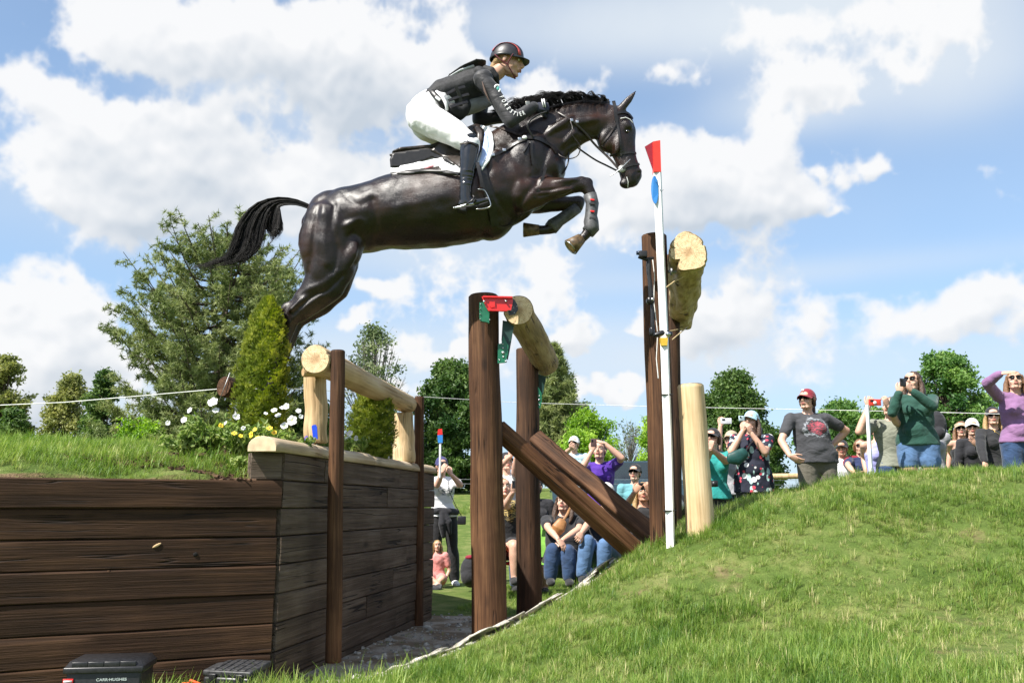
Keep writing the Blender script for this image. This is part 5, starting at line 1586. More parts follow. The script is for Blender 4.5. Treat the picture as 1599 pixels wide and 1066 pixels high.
he(585, 368, 28, 20, 30, 0, -30)
# near shoulder, triceps
for sy in (-1, 1):
    o = .10 * sy
    he(815, 258, 40, 62, 26, o * 1.05, 28); he(790, 300, 40, 38, 24, o * 1.0, 10); he(842, 272, 22, 30, 18, o * .8, 0)
he(740, 345, 42, 32, 46, 0, -12); he(835, 300, 26, 30, 30, 0, 0); he(770, 350, 34, 24, 36, 0, -20)
# ribs and flank modelling

# muscle bellies that catch the light: quarters, flank, shoulder, forearm, neck
for (x, y, rx, rz, ry, d, an) in ((523, 352, 9, 44, 9, -.235, 12), (503, 392, 10, 36, 8, -.205, 6), (543, 402, 10, 30, 8, -.20, 24), (551, 345, 8, 30, 8, -.225, 30), 
        (806, 250, 9, 42, 9, -.185, 34), (826, 268, 8, 34, 9, -.175, 24), (850, 288, 24, 5, 6, -.165, -8), (845, 302, 22, 5, 6, -.165, -18),
        (868, 200, 30, 7, 7, -.105, -38), (890, 214, 18, 5, 5, -.085, -50), (500, 448, 7, 28, 6, -.175, 52), (484, 470, 6, 22, 5, -.155, 50)):
    he(x, y, rx * 1.25, rz, ry, d * .93, an)
# near fore leg
n_ = -.125
hl([(812, 303, 34, 22, n_), (838, 299, 26, 19, n_), (862, 295, 18.5, 15, n_), (885, 291, 14.5, 12, n_), (904, 288, 12.8, 10.5, n_)])
hl([(906, 286, 12.5, 11, n_), (917, 292, 11.5, 11, n_), (922, 303, 9.5, 9.5, n_), (924, 320, 8, 7.5, n_), (922, 338, 7.8, 7.5, n_), (922, 350, 9.8, 9, n_), (921, 358, 9.5, 9, n_), (913, 368, 8, 8, n_), (905, 376, 8.5, 9, n_)])
he(918, 286, 9.5, 9.5, 10, n_, 20)
# far fore leg
f_ = .125
hl([(815, 308, 30, 20, f_), (845, 316, 20, 15, f_), (872, 318, 14, 12, f_), (893, 316, 11.5, 10, f_), (903, 315, 10.5, 10, f_)])
hl([(904, 315, 10.5, 10, f_), (902, 325, 9.5, 9, f_), (890, 334, 8, 7.5, f_), (874, 345, 7.8, 7.5, f_), (863, 355, 9.8, 9, f_), (852, 359, 8, 8, f_), (842, 359, 8.5, 8.5, f_)])
# head
hl([(953, 184, 26, 17), (962, 193, 30, 17.5), (966, 207, 29, 17), (969, 222, 26, 15.5), (973, 238, 21.5, 13.5), (978, 253, 17.5, 12), (983, 267, 17.5, 12), (986, 278, 17, 12.5), (987, 283, 14, 11)], 24)
he(950, 218, 20, 25, 15, 0, -20)                        # jaw
he(976, 288, 11, 8.5, 9.5, 0, 12)                       # lower lip and chin
he(992, 275, 12, 13, 11.5, 0, 0)                        # nose
for sy in (-1, 1):
    he(979, 195, 11, 7, 6, sy * .058, 35)               # brow
    he(965, 222, 6, 22, 4, sy * .058, 12)               # cheek crest
    he(998, 268, 5, 7, 4, sy * .035, -20)               # nostril rim
for sy in (-1, 1):                                      # ears
    o = sy * .045
    hb.loft([H(968, 172, o), H(975, 164, o), H(983, 154, o * 1.1), H(990, 146, o * 1.15), H(993.5, 142, o * 1.15)], [6.5 * KH, 7.2 * KH, 6 * KH, 3 * KH, .8 * KH], [4.5 * KH, 5 * KH, 4 * KH, 2 * KH, .6 * KH], side=SIDE, seg=12)
# sinews and muscle lines laid over the form
he(880, 283, 26, 3.5, 4, n_ - .05, -10); he(872, 300, 26, 5, 5, n_ - .045, -14)
he(760, 268, 12, 40, 8, -.21, 24)
he(470, 470, 26, 5, 5, -.16, -42); he(905, 190, 34, 9, 6, -.075, -10)
def hbump(co, nr):
    a = vec_noise(co, 6.5, 3.1); b = vec_noise(co, 14, 8.7); 
    return co + nr * (a * .0075 + b * .0038)[:, None]
body = remesh(hb, .0085, 13, .5, bump=hbump)
# furrows (+) and ridges (-) between the muscles of the near side, along the lines the light shows
def groove(mb, pts, w_, depth):
    v = np.array(mb.v); near = v[:, 1] < DH - .03
    yc = v[:, 1] * cP + (v[:, 2] - CZ) * sP; px = 799.5 + FPX * v[:, 0] / yc; py = 533 - FPX * (-v[:, 1] * sP + (v[:, 2] - CZ) * cP) / yc
    d2 = np.full(len(v), 1e9); q = np.array(bez([np.array((x, y, 0.)) for x, y in pts], 4 * len(pts)))
    for a, b in zip(q[:-1], q[1:]):
        ab = b[:2] - a[:2]; t = np.clip(((px - a[0]) * ab[0] + (py - a[1]) * ab[1]) / (ab @ ab + 1e-9), 0, 1)
        d2 = np.minimum(d2, (px - a[0] - t * ab[0]) ** 2 + (py - a[1] - t * ab[1]) ** 2)
    end = 1.0; k = np.exp(-d2 / w_ ** 2) * near; v[:, 1] += depth * k; mb.v = [tuple(r_) for r_ in v]
def bez(P, n):
    P = [np.array(p, float) for p in P]; P = [2 * P[0] - P[1]] + P + [2 * P[-1] - P[-2]]; out = []
    segs = len(P) - 3
    for k in range(n):
        u = k / (n - 1) * segs; i = min(int(u), segs - 1); t = u - i; a, b, c, d = P[i:i + 4]
        out.append(.5 * ((2 * b) + (-a + c) * t + (2 * a - 5 * b + 4 * c - d) * t * t + (-a + 3 * b - 3 * c + d) * t ** 3))
    return out
for pts, w_, dp in (
    ([(497, 322), (494, 345), (490, 372), (487, 400), (482, 425)], 5, .010), ([(505, 327), (507, 352), (506, 380), (510, 410)], 6, -.008), ([(522, 322), (518, 345), (522, 370), (526, 395), (520, 425)], 5, .011),
    ([(538, 352), (550, 348), (562, 343), (570, 352), (566, 374), (558, 396)], 5, -.008), ([(581, 312), (586, 335), (584, 358), (574, 392), (562, 415)], 6, .014), ([(587, 397), (597, 380), (611, 364), (625, 350)], 5, -.007),
    ([(600, 330), (640, 318), (690, 306)], 9, -.005), ([(463, 461), (480, 452), (507, 441), (525, 425)], 5, -.007), ([(470, 478), (490, 462), (512, 452), (534, 430)], 3.5, .008), ([(452, 505), (464, 492), (477, 479), (500, 462)], 4, -.006),
    ([(536, 302), (548, 312), (560, 320), (572, 316)], 5, .006), ([(760, 262), (765, 285), (774, 308), (790, 330), (806, 345)], 5, .009), ([(852, 224), (852, 242), (844, 264), (838, 284)], 5, .010), ([(838, 286), (824, 300), (812, 318), (804, 338)], 5, .012),
    ([(782, 232), (796, 248), (806, 268), (812, 290)], 7, -.006), ([(822, 232), (826, 250), (828, 270)], 5, -.006), ([(838, 298), (862, 296), (890, 290)], 2.2, .006), ([(842, 306), (866, 302), (888, 297)], 2.2, .005),
    ([(928, 232), (905, 222), (885, 228), (868, 246)], 4, .008), ([(945, 176), (920, 172), (892, 176), (862, 190)], 5, .006), ([(868, 206), (890, 202), (915, 206), (932, 214)], 4, .006), ([(850, 196), (836, 206), (824, 222)], 5, .007),
    ([(740, 372), (770, 358), (798, 344)], 5, .008), ([(700, 372), (650, 374), (618, 380)], 5, .004), ([(938, 236), (944, 220), (954, 206)], 3, .006), ([(960, 246), (966, 232), (968, 216), (966, 204)], 2.6, -.004), ([(976, 250), (980, 235), (984, 218)], 2.2, .003)):
    groove(body, pts, w_, dp)
# eye and nostril hollows
def dent(mb, c, r, depth):
    c = np.array(c); v = np.array(mb.v); d = np.linalg.norm(v - c, axis=1); k = np.exp(-(d / r) ** 2)
    dirv_ = np.array([0, 1.0, 0]) if c[1] < DH else np.array([0, -1.0, 0]); v += dirv_ * (depth * k)[:, None]; mb.v = [tuple(q) for q in v]
for sy in (-1, 1):
    dent(body, H(978, 205, sy * .075), .016, .010); dent(body, H(998, 269, sy * .05), .010, .014); dent(body, H(952, 204, sy * .085), .03, .006)
    dent(body, H(985, 232, sy * .06), .022, .005)
dent(body, H(975, 283, -.06), .012, .008)

def coat_mat():
    m, n, b = new_mat('bay_brown_coat')
    co = n.n('ShaderNodeTexCoord').outputs['Object']
    big = n.noise(co, 3.2, 4, .55)
    c = n.ramp(big, [(.28, (.0026, .0014, .0010)), (.50, (.0095, .0038, .0021)), (.72, (.042, .0145, .0058))])
    hair = n.noise(n.vmath('MULTIPLY', co, (22, 22, 95)), 5.0, 3, .6, .5)
    c = n.mix(n.mapr(hair, .45, .75, 0, .16), c, (.040, .019, .010))
    n.l(c, b.inputs['Base Color'])
    n.l(n.mapr(hair, .3, .74, .25, .46), b.inputs['Roughness'])
    b.inputs['Specular IOR Level'].default_value = .46; b.inputs['Coat Weight'].default_value = .10; b.inputs['Coat Roughness'].default_value = .34
    b.inputs['Anisotropic'].default_value = .3
    h = n.math('ADD', n.math('MULTIPLY', hair, .75), n.math('MULTIPLY', n.noise(n.vmath('MULTIPLY', co, (1, 1, 2.2)), 12, 3, .5, .6), .7))
    bump(n, b, h, .7, .0028)
    return m
MCOAT = coat_mat()
part('body', body, MCOAT, horse)
MHOOF = plain('horn', (.12, .075, .035), .5, var=.4, scale=30, bumpy=(40, .4, .002))
MSOLE = plain('sole', (.42, .27, .11), .85, var=.35, scale=40, bumpy=(60, .5, .002))
def hoof(top, bot, r0, r1, nrm=None):
    top, bot = Vector(top), Vector(bot); d = (bot - top).normalized(); mb = MB()
    mb.loft([top, top + (bot - top) * .5, bot], [r0, (r0 + r1) / 2, r1], seg=18, dome=False, cap=True)
    # iron shoe rim and hollow sole
    h = part('hoof', mb, MHOOF, horse)
    ring = MB(); u = d.orthogonal().normalized(); v = d.cross(u); P = []
    for k in range(15):
        a = .35 + k / 14 * (2 * math.pi - .7); P.append(bot + d * .002 + (u * math.cos(a) + v * math.sin(a)) * r1 * .86)
    ring.loft(P, [.006] * 15, [.005] * 15, seg=6); part('horseshoe', ring, MET, h, origin=None)
    s = MB(); s.loft([bot + d * .001, bot + d * .004], [r1 * .78, r1 * .6], seg=16, dome=False); part('sole', s, MSOLE, h)
hoof(H(908, 372, n_), H(891, 386, n_ - .01), .036, .060)
hoof(H(842, 359, f_), H(818, 359, f_), .036, .052)
for sy in (-1, 1):
    sx = 0 if sy < 0 else 6
    hoof(H(411 + sx, 620, .07 * sy), H(402 + sx, 642, .07 * sy), .036, .056)
# eyes
for sy in (-1, 1):
    mb = MB(); mb.ell(H(979.5, 205, sy * .062), (.014, .010, .012), seg=14); part('eye', mb, plain('dark_eye', (.006, .004, .003), .06, spec=1.0, coat=1.0), horse)

# mane and tail of separate locks
def hair_mat(name):
    m, n, b = new_mat(name)
    t = n.n('ShaderNodeAttribute', attribute_name='tint').outputs['Fac']
    n.l(n.ramp(t, [(0, (.003, .003, .003)), (.7, (.008, .007, .007)), (1, (.025, .018, .014))]), b.inputs['Base Color'])
    b.inputs['Roughness'].default_value = .5; b.inputs['Specular IOR Level'].default_value = .25
    return m
MHAIR = hair_mat('black_horse_hair')
def strands(name, curves, parent, r0, mat=MHAIR, base=None):
    V = []; Fc = []; T = []; rng = np.random.default_rng(4)
    for c in curves:
        n = len(c); t = rng.uniform(); o = len(V); w_ = r0 * rng.uniform(.6, 1.3)
        for i in range(n):
            tg = (c[min(i + 1, n - 1)] - c[max(i - 1, 0)]); tg = tg / (np.linalg.norm(tg) + 1e-9)
            u = np.cross(tg, [0, 1.0, .2]); u /= np.linalg.norm(u) + 1e-9; v = np.cross(tg, u); q = w_ * (1 - .85 * (i / (n - 1)) ** 1.5)
            for a in (0, 2.094, 4.189): V.append(c[i] + (u * math.cos(a) + v * math.sin(a)) * q); T.append(t)
        for i in range(n - 1):
            for a in range(3): Fc.append((o + i * 3 + a, o + i * 3 + (a + 1) % 3, o + (i + 1) * 3 + (a + 1) % 3, o + (i + 1) * 3 + a))
    base = np.array(rootloc(parent))
    me = np_mesh(name, np.array(V) - base, np.array(Fc), 4, [mat], {'tint': T}, sm=True)
    return part(name, None, [], parent, me=me)
def bez(P, n):
    """smooth curve through control points (Catmull-Rom)"""
    P = [np.array(p, float) for p in P]; P = [2 * P[0] - P[1]] + P + [2 * P[-1] - P[-2]]; out = []
    segs = len(P) - 3
    for k in range(n):
        u = k / (n - 1) * segs; i = min(int(u), segs - 1); t = u - i; a, b, c, d = P[i:i + 4]
        out.append(.5 * ((2 * b) + (-a + c) * t + (2 * a - 5 * b + 4 * c - d) * t * t + (-a + 3 * b - 3 * c + d) * t ** 3))
    return out
rng = np.random.default_rng(9); cur = []
for lk in range(120):       # the tail hangs in locks, a fan between the outer sweep and the short inner hairs
    u0 = rng.uniform(0, 1); dy0 = rng.normal(0, .022); cx0, cy0 = rng.normal(0, 3.5, 2); Lk = rng.uniform(.86, 1.06); ph = rng.uniform(0, 6.28)
    for k_ in range(30):
        u = float(np.clip(u0 + rng.normal(0, .035), 0, 1)); jx, jy = rng.normal(0, 1.3, 2); dy = dy0 + rng.normal(0, .006)
        pt = [(489 - 2 * u, 322 + 6 * u), (462, 311 + 9 * u), (430 + 8 * u, 308 + 14 * u), (396 + 42 * u, 320 + 14 * u), (373 + 66 * u + cx0 * .4, 350 + 8 * u), (364 + 70 * u + cx0, 380 + 2 * u)]
        if u < .62: pt += [(350 + 62 * u + cx0 * 1.2 + jx, 403 - 2 * u + cy0), (300 + 70 * u + 2 * cx0 + jx * 2, 418 - 6 * u + cy0 + jy)]
        else: pt = pt[:5] + [(434 + cx0 - 30 * (u - .62) + jx * 2, 366 + 10 * rng.uniform() + cy0)]
        n_end = (1 - .3 * rng.uniform() ** 2.2) * Lk; c = bez([H(x, y, dy * (.35 + .2 * k)) for k, (x, y) in enumerate(pt)], 16)
        m = max(5, min(16, int(16 * n_end))); c = c[:m]
        cur.append([p + np.array([math.sin(ph + k * .5), math.cos(ph + k * .4), math.cos(ph * 2 + k * .45)]) * .0028 * k / 8 for k, p in enumerate(c)])
strands('tail', cur, horse, .0021)
cur = []
for lk in range(95):
    t0 = lk / 94 * .95 + rng.uniform(-.01, .01); wv1, wv2 = rng.normal(0, 1.8), rng.normal(0, 4); aj = rng.normal(0, 12); Lj = rng.uniform(.65, 1.15); dy0 = rng.normal(0, .016); lj = rng.uniform(.6, 1.25)
    for k_ in range(19):
        t = t0 + rng.normal(0, .006)
        rx = np.interp(t, [0, .25, .5, .75, 1], [800, 842, 880, 920, 958]); ry = np.interp(t, [0, .25, .5, .75, 1], [190, 172, 160, 154, 158])
        L = np.interp(t, [0, .3, .6, .85, 1], [48, 46, 34, 20, 9]) * Lj * rng.uniform(.7, 1.05)
        a = math.radians(np.interp(t, [0, .3, .6, 1], [170, 160, 158, 155]) + aj + rng.normal(0, 3)); dy = dy0 + rng.normal(0, .005)
        dx, dz = math.cos(a) * L, -math.sin(a) * L
        lift = np.interp(t, [0, .3, .7, 1], [13, 14, 5, 1]) * lj
        P = [(rx, ry + 5), (rx + dx * .2, ry - lift * .8), (rx + dx * .55, ry + dz * .45 - lift + wv1), (rx + dx * 1.05, ry + dz * .35 - lift * .4 + wv2 + rng.normal(0, 1))]
        cur.append(bez([H(x, y, dy + (-.02 * k if lk % 2 else .01 * k)) for k, (x, y) in enumerate(P)], 9))
for i in range(260):     # hair lying over the near side of the crest
    t = rng.uniform(.1, .97); rx = np.interp(t, [0, .25, .5, .75, 1], [800, 842, 880, 920, 958]); ry = np.interp(t, [0, .25, .5, .75, 1], [190, 172, 160, 154, 158])
    l = rng.uniform(8, 22); P = [(rx, ry + 2), (rx - l * .5, ry + 3), (rx - l, ry + l * .45)]
    cur.append(bez([H(x, y, -.03 - .035 * k) for k, (x, y) in enumerate(P)], 6))
strands('mane', cur, horse, .0022)

# ---- tack -------------------------------------------------------------
from mathutils.bvhtree import BVHTree
hbvh = BVHTree.FromPolygons(body.v, body.f)
def surf(px, py, side=-1, lift=.004, far=None):
    """point on the near flank of the horse seen at px, py"""
    cam_p = Vector((0, 0, CZ)); d = (H(px, py) - cam_p).normalized()
    h = hbvh.ray_cast(cam_p, d)
    if h[0] is None: return H(px, py, -.02), Vector((0, -1, 0))
    nn = h[1] if h[1].dot(d) < 0 else -h[1]
    return h[0] + nn * lift, nn
def strap(name, pts, w_, mat, parent=horse, th=.004, n=14, lift=.003, sm_=True):
    """a leather strap lying on the coat, given by what it covers"""
    fine = bez([np.array((x, y, 0.)) for x, y in pts], n); P = []; N = []
    for q in fine:
        p, nn = surf(q[0], q[1], lift=lift); P.append(p); N.append(nn)
    for _ in range(2):
        P = [P[0]] + [(P[i - 1] + P[i] * 2 + P[i + 1]) / 4 for i in range(1, len(P) - 1)] + [P[-1]]
        N = [N[0]] + [(N[i - 1] + N[i] + N[i + 1]).normalized() for i in range(1, len(N) - 1)] + [N[-1]]
    mb = MB(); mb.strip(P, w_, th, N); return part(name, mb, mat, parent, sm=False)
MLEA = plain('black_leather', (.012, .010, .009), .38, var=.25, scale=40, bumpy=(80, .25, .001), spec=.5)
MLEB = plain('dark_brown_leather', (.030, .021, .017), .36, var=.3, scale=25, bumpy=(60, .3, .001), spec=.5)
MPAD = plain('white_saddle_cloth', (.80, .80, .80), .9, var=.03, bumpy=(120, .4, .002))
MPADB = plain('pale_blue_lining', (.40, .50, .78), .9, var=.04)
# patch of cloth draped over the back, defined by its outline on the near side
def drape(name, outline, mat, parent, lift, th=.006, step=3.0, ydepth=True, edge_lift=0.0):
    """sheet filling the outline (pixels), lying on the near side of the horse"""
    xs_ = [p[0] for p in outline]; ys_ = [p[1] for p in outline]
    def inside(x, y):
        c = False; j = len(outline) - 1
        for i in range(len(outline)):
            xi, yi = outline[i]; xj, yj = outline[j]
            if (yi > y) != (yj > y) and x < (xj - xi) * (y - yi) / (yj - yi) + xi: c = not c
            j = i
        return c
    from mathutils.geometry import delaunay_2d_cdt
    pts = []; n = len(outline)
    for i in range(n):
        a, b = outline[i], outline[(i + 1) % n]; m = max(1, int(math.hypot(b[0] - a[0], b[1] - a[1]) / step))
        for k in range(m): pts.append((a[0] + (b[0] - a[0]) * k / m, a[1] + (b[1] - a[1]) * k / m))
    nb = len(pts); edges = [(i, (i + 1) % nb) for i in range(nb)]
    x = min(xs_)
    while x < max(xs_):
        y = min(ys_)
        while y < max(ys_):
            if inside(x, y) and min(math.hypot(x - p[0], y - p[1]) for p in pts[:nb]) > step * .6: pts.append((x, y))
            y += step
        x += step
    vs, es, fs, *_ = delaunay_2d_cdt([Vector(p) for p in pts], edges, [], 1, 1e-4)
    P = []
    hits = []
    for v in vs:
        cam_p = Vector((0, 0, CZ)); d = (H(v.x, v.y) - cam_p).normalized(); h = hbvh.ray_cast(cam_p, d)
        hits.append(h[0].y if h[0] is not None else None)
    okv = [i for i, q in enumerate(hits) if q is not None]
    for i, v in enumerate(vs):
        yy = hits[i]
        if yy is None or yy > DH - .02:
            # above the outline of the back: go on towards the middle line
            yy = min([hits[k] for k in okv if hits[k] < DH], key=lambda q: 0, default=DH - .1) if False else DH - .06
        hits[i] = yy
    nbr = {i: set() for i in range(len(vs))}
    for f in fs:
        for a in f:
            for b in f:
                if a != b: nbr[a].add(b)
    for _ in range(22):
        hits = [(hits[i] + sum(hits[j] for j in nbr[i]) / max(1, len(nbr[i]))) / 2 if nbr[i] else hits[i] for i in range(len(vs))]
    for i, v in enumerate(vs): P.append(at(v.x, v.y, hits[i] - lift))
    mb = MB(); mb.add(P, [tuple(f) for f in fs]); o = part(name, mb, mat, parent)
    md = o.modifiers.new('t', 'SOLIDIFY'); md.thickness = th; md.offset = -1 if True else 1
    return o, P, fs
pad_out = [(610, 262), (622, 260), (645, 256), (662, 251), (690, 238), (716, 222), (735, 205), (752, 196), (762, 199), (769, 210), (771, 225), (770, 238), (764, 252), (752, 268), (744, 262), (736, 272), (716, 271), (695, 267), (672, 265), (645, 268), (622, 271), (611, 272)]
drape('saddle_cloth', pad_out, MPAD, horse, .022)
drape('saddle_cloth_binding', [(610, 270), (645, 266.5), (672, 264.5), (695, 266), (716, 270), (716, 275), (695, 272), (672, 269), (645, 272), (622, 275), (611, 276)], MLEA, horse, .020)
drape('saddle_cloth_lining', [(757, 207), (762, 212), (764, 228), (761, 242), (752, 262), (748, 256), (752, 240), (755, 222)], MPADB, horse, .036)
# little flag embroidered on the cloth
def flagpatch():
    q = [((663, 259), (670.5, 259)), ((670.5, 257.5), (680, 258))]
    for (name, o_, c) in (('flag_stripes', [(662, 263.5), (671, 258.5), (679, 258), (672, 263)], plain('faded_red_print', (.62, .22, .24), .9)), ('flag_canton', [(671, 258.5), (673, 257), (681, 256.5), (679, 259.2)], plain('faded_blue_print', (.22, .27, .52), .9))):
        drape(name, o_, c, horse, .030, th=.002, step=2.0)
flagpatch()
# saddle: seat, flap, panel
saddle = MB()
def sl(sec, seg=16):
    saddle.loft([H(s[0], s[1], s[4]) for s in sec], [s[2] * KH for s in sec], [s[3] * KH for s in sec], side=SIDE, seg=seg)
sl([(616, 243, 4, 20, 0), (628, 241, 7, 26, 0), (650, 238, 7, 22, 0), (675, 234, 7, 16, 0), (705, 222, 7, 14, 0), (728, 208, 8, 13, 0), (744, 200, 7, 11, 0), (752, 200, 4, 8, 0)])
seat = remesh(saddle, .008, 4); so_ = part('saddle_seat', seat, MLEB, horse)
for k, (nm, o_, mt, lf) in enumerate([
    ('saddle_panel', [(609, 250), (613, 240), (640, 236), (668, 232), (690, 236), (700, 250), (690, 252), (676, 247), (660, 253), (640, 260), (618, 263), (610, 262)], MLEA, .036),
    ('saddle_flap', [(672, 236), (690, 222), (715, 208), (735, 198), (748, 197), (756, 204), (757, 218), (752, 235), (745, 252), (736, 264), (726, 268), (714, 260), (700, 251), (686, 243)], MLEB, .040),
    ('knee_roll', [(738, 198), (748, 198), (754, 206), (754, 220), (748, 238), (741, 246), (737, 240), (744, 222), (745, 210)], MLEB, .062),
    ('thigh_block', [(690, 244), (700, 246), (708, 254), (712, 260), (704, 257), (693, 251)], MLEA, .05)]):
    drape(nm, o_, mt, horse, lf, th=.012 if k != 2 else .02)
# seat side welts
for pts in ([(612, 246), (630, 243), (652, 240), (672, 238)], [(618, 254), (640, 250), (660, 245), (676, 240)]):
    mb = MB(); P = [surf(x, y)[0] + Vector((0, -.045, 0)) for x, y in pts]; mb.loft([Vector(q) for q in bez(P, 10)], [.011] * 10, [.011] * 10, seg=8); part('saddle_welt', mb, MLEB, horse)
strap('girth', [(752, 262), (756, 285), (764, 310), (770, 335), (772, 352)], .055, MLEA, lift=.006, th=.01)
strap('girth_strap', [(748, 262), (752, 285), (758, 300)], .026, MLEA, lift=.02)
# breastplate
strap('breastplate', [(757, 250), (770, 244), (785, 237), (800, 228), (812, 222), (822, 218)], .020, MLEA, lift=.006)
strap('breastplate', [(765, 197), (785, 203), (805, 210), (815, 214)], .014, MLEB, lift=.006)
strap('breastplate', [(822, 216), (838, 217), (850, 222), (862, 231), (868, 240)], .030, MLEA, lift=.006)
strap('breastplate', [(852, 262), (840, 300), (815, 335), (790, 355), (775, 352)], .018, MLEA, lift=.006)
mb = MB(); p, nn = surf(819, 217, lift=.014); mb.ell(p, (.018, .008, .014), seg=10); part('fleece_pad', mb, MPAD, horse)
for (x, y) in ((770, 243), (787, 236), (812, 219)):
    p, nn = surf(x, y, lift=.012); mb = MB(); mb.box(p, (.012, .003, .010), bevel=.002); part('buckle', mb, MET, horse)
# running straps from the neck strap
for pts in ([(830, 222), (829, 236), (830, 248), (831, 258)], [(826, 222), (821, 232), (817, 238)]):
    strap('strap_end', pts, .016, MLEA, lift=.010)
# bridle
strap('headpiece', [(958, 158), (960, 168), (961, 178), (963, 190)], .024, MLEA, lift=.004)
strap('cheekpiece', [(963, 190), (966, 205), (968, 225), (970, 244)], .015, MLEA, lift=.004)
strap('browband', [(962, 178), (970, 176), (980, 178), (987, 186)], .020, MLEA, lift=.006)
mb = MB(); mb.loft([surf(x, y, lift=.010)[0] for x, y in ((969, 186), (976, 185), (982, 188), (986, 193))], [.003] * 4, seg=6); part('browband_piping', mb, MWHP, horse)
strap('throatlash', [(962, 192), (957, 203), (948, 216), (940, 224)], .012, MLEB, lift=.004)
strap('noseband', [(952, 244), (962, 240), (975, 239), (988, 239), (992, 240)], .017, MLEA, lift=.005)
strap('flash_strap', [(966, 268), (975, 262), (985, 258), (997, 257)], .017, MLEA, lift=.006)
p, nn = surf(972, 264, lift=.008)
mb = MB(); mb.loft([p + Vector((0, .004, 0)), p + Vector((0, -.004, 0))], [.026, .026], seg=20, dome=False); part('bit_cheek', mb, plain('worn_bit_guard', (.38, .38, .37), .5, .3), horse)
mb = MB(); mb.loft([H(953, 275, -.09), H(968, 265, -.10), H(984, 249, -.085)], [.0035, .0045, .0035], seg=8); part('bit_shank', mb, MET, horse)
mb = MB(); mb.loft([surf(x, y, lift=.004)[0] for x, y in ((979, 277), (981, 284), (980, 292))], [.0028] * 3, seg=6); part('bit_foam', mb, MWHP, horse)
# reins from the bit to the hands, and slack loops
HN = -.16
def cordH(name, pts, r, mat, n=24, parent=horse, flat=1.0):
    P = [Vector(q) for q in bez([H(x, y, d) for x, y, d in pts], n)]
    mb = MB(); mb.loft(P, [r] * n, [r * flat] * n, seg=6); return part(name, mb, mat, parent)
def lay(pts):   # keep free straps just outside the coat
    out = []
    for x, y in pts:
        p, nn = surf(x, y, lift=.012); out.append(p)
    return out
P = [Vector(q) for q in bez(lay([(968, 264), (950, 246), (930, 227), (912, 208), (893, 190), (876, 180), (858, 168)]), 26)]
mb = MB(); mb.loft(P, [.0085] * 26, [.0035] * 26, side=(0, 1, 0), seg=8); part('rein', mb, MLEB, horse)
cordH('rein', [(966, 268, .06), (946, 258, .08), (930, 250, .09), (912, 238, .06), (893, 224, .02)], .0065, MLEA)
cordH('martingale_strap', [(891, 190, -.14), (894, 200, -.15), (892, 208, -.16), (897, 216, -.15), (903, 224, -.14), (906, 232, -.13), (902, 243, -.12), (890, 248, -.11), (878, 245, -.10), (871, 240, -.08)], .0045, MLEB)
cordH('rein_loop', [(888, 226, -.02), (888, 240, -.03), (887, 254, -.04), (880, 270, -.05), (875, 270, -.06), (871, 258, -.05), (872, 246, -.04)], .006, MLEA)
cordH('rein_loop', [(853, 175, -.19), (840, 180, -.20), (828, 188, -.22), (824, 198, -.22), (832, 214, -.2)], .007, MLEA)
for (x, y) in ((891, 188), (901, 191), (949, 238)):
    p, nn = surf(x, y, lift=.016); mb = MB(); mb.box(p, (.010, .004, .010), bevel=.002); part('buckle', mb, MET, horse)
# tendon boots on the forelegs
def legboot(sec, label):
    mb = MB(); mb.loft([H(s[0], s[1], s[3]) for s in sec], [s[2] * KH for s in sec], seg=20, dome=False); b = part('leg_boot', mb, plain('grey_leg_boot', (.07, .07, .072), .5, var=.25, scale=40, bumpy=(30, .4, .002)), horse, label=label); return b
b1_ = legboot([(921, 304, 11, n_), (925, 318, 10.5, n_), (923, 336, 9.8, n_), (923, 346, 12, n_), (924, 356, 12.5, n_), (918, 363, 11, n_)], 'grey boot with a red tab on the near foreleg')
for k, (y_, m_) in enumerate(((312, MREDP), (318, MRUB), (330, MREDP), (341, MRUB))):
    mb = MB(); mb.box(H(925, y_, n_ - 11.2 * KH), (.014 if m_ is MREDP else .02, .003, .006 if m_ is MREDP else .008), Matrix.Rotation(R(10), 3, 'Y'), bevel=.002); part('strap_tab', mb, m_, b1_)
legboot([(901, 324, 10.5, f_), (890, 333, 10, f_), (874, 344, 10, f_), (864, 352, 12.5, f_), (860, 357, 12, f_)], 'black boot on the far foreleg')
# ------------------------------------------------------------------ people
def skin_mat(name, col):
    m, n, b = new_mat(name)
    co = n.n('ShaderNodeTexCoord').outputs['Object']
    c = n.ramp(n.noise(co, 9, 4), [(.3, tuple(q * .86 for q in col)), (.7, tuple(min(1, q * 1.1) for q in col))])
    n.l(c, b.inputs['Base Color']); b.inputs['Roughness'].default_value = .5
    b.inputs['Subsurface Weight'].default_value = .12; b.inputs['Subsurface Radius'].default_value = (.012, .005, .003)
    bump(n, b, n.noise(co, 160, 3), .15, .001)
    return m
SK1 = skin_mat('fair_skin', (.60, .36, .26)); SK2 = skin_mat('tanned_skin', (.46, .25, .16)); 
LIP = plain('lips', (.42, .13, .11), .45); EYW = plain('eye_white', (.75, .73, .70), .2); EYD = plain('iris', (.03, .018, .01), .1)
def hairm(name, c):
    m, n, b = new_mat(name); co = n.n('ShaderNodeTexCoord').outputs['Object']
    h = n.noise(n.vmath('MULTIPLY', co, (60, 60, 7)), 2.5, 4, .6, .4)
    n.l(n.ramp(h, [(.3, tuple(q * .5 for q in c)), (.7, tuple(min(1, q * 1.3) for q in c))]), b.inputs['Base Color'])
    b.inputs['Roughness'].default_value = .42; bump(n, b, h, 1.0, .010); return m
HB = hairm('brown_hair', (.065, .032, .016)); HD_ = hairm('dark_hair', (.022, .013, .009)); HBL = hairm('blonde_hair', (.42, .27, .11)); HRD = hairm('light_brown_hair', (.20, .10, .045))
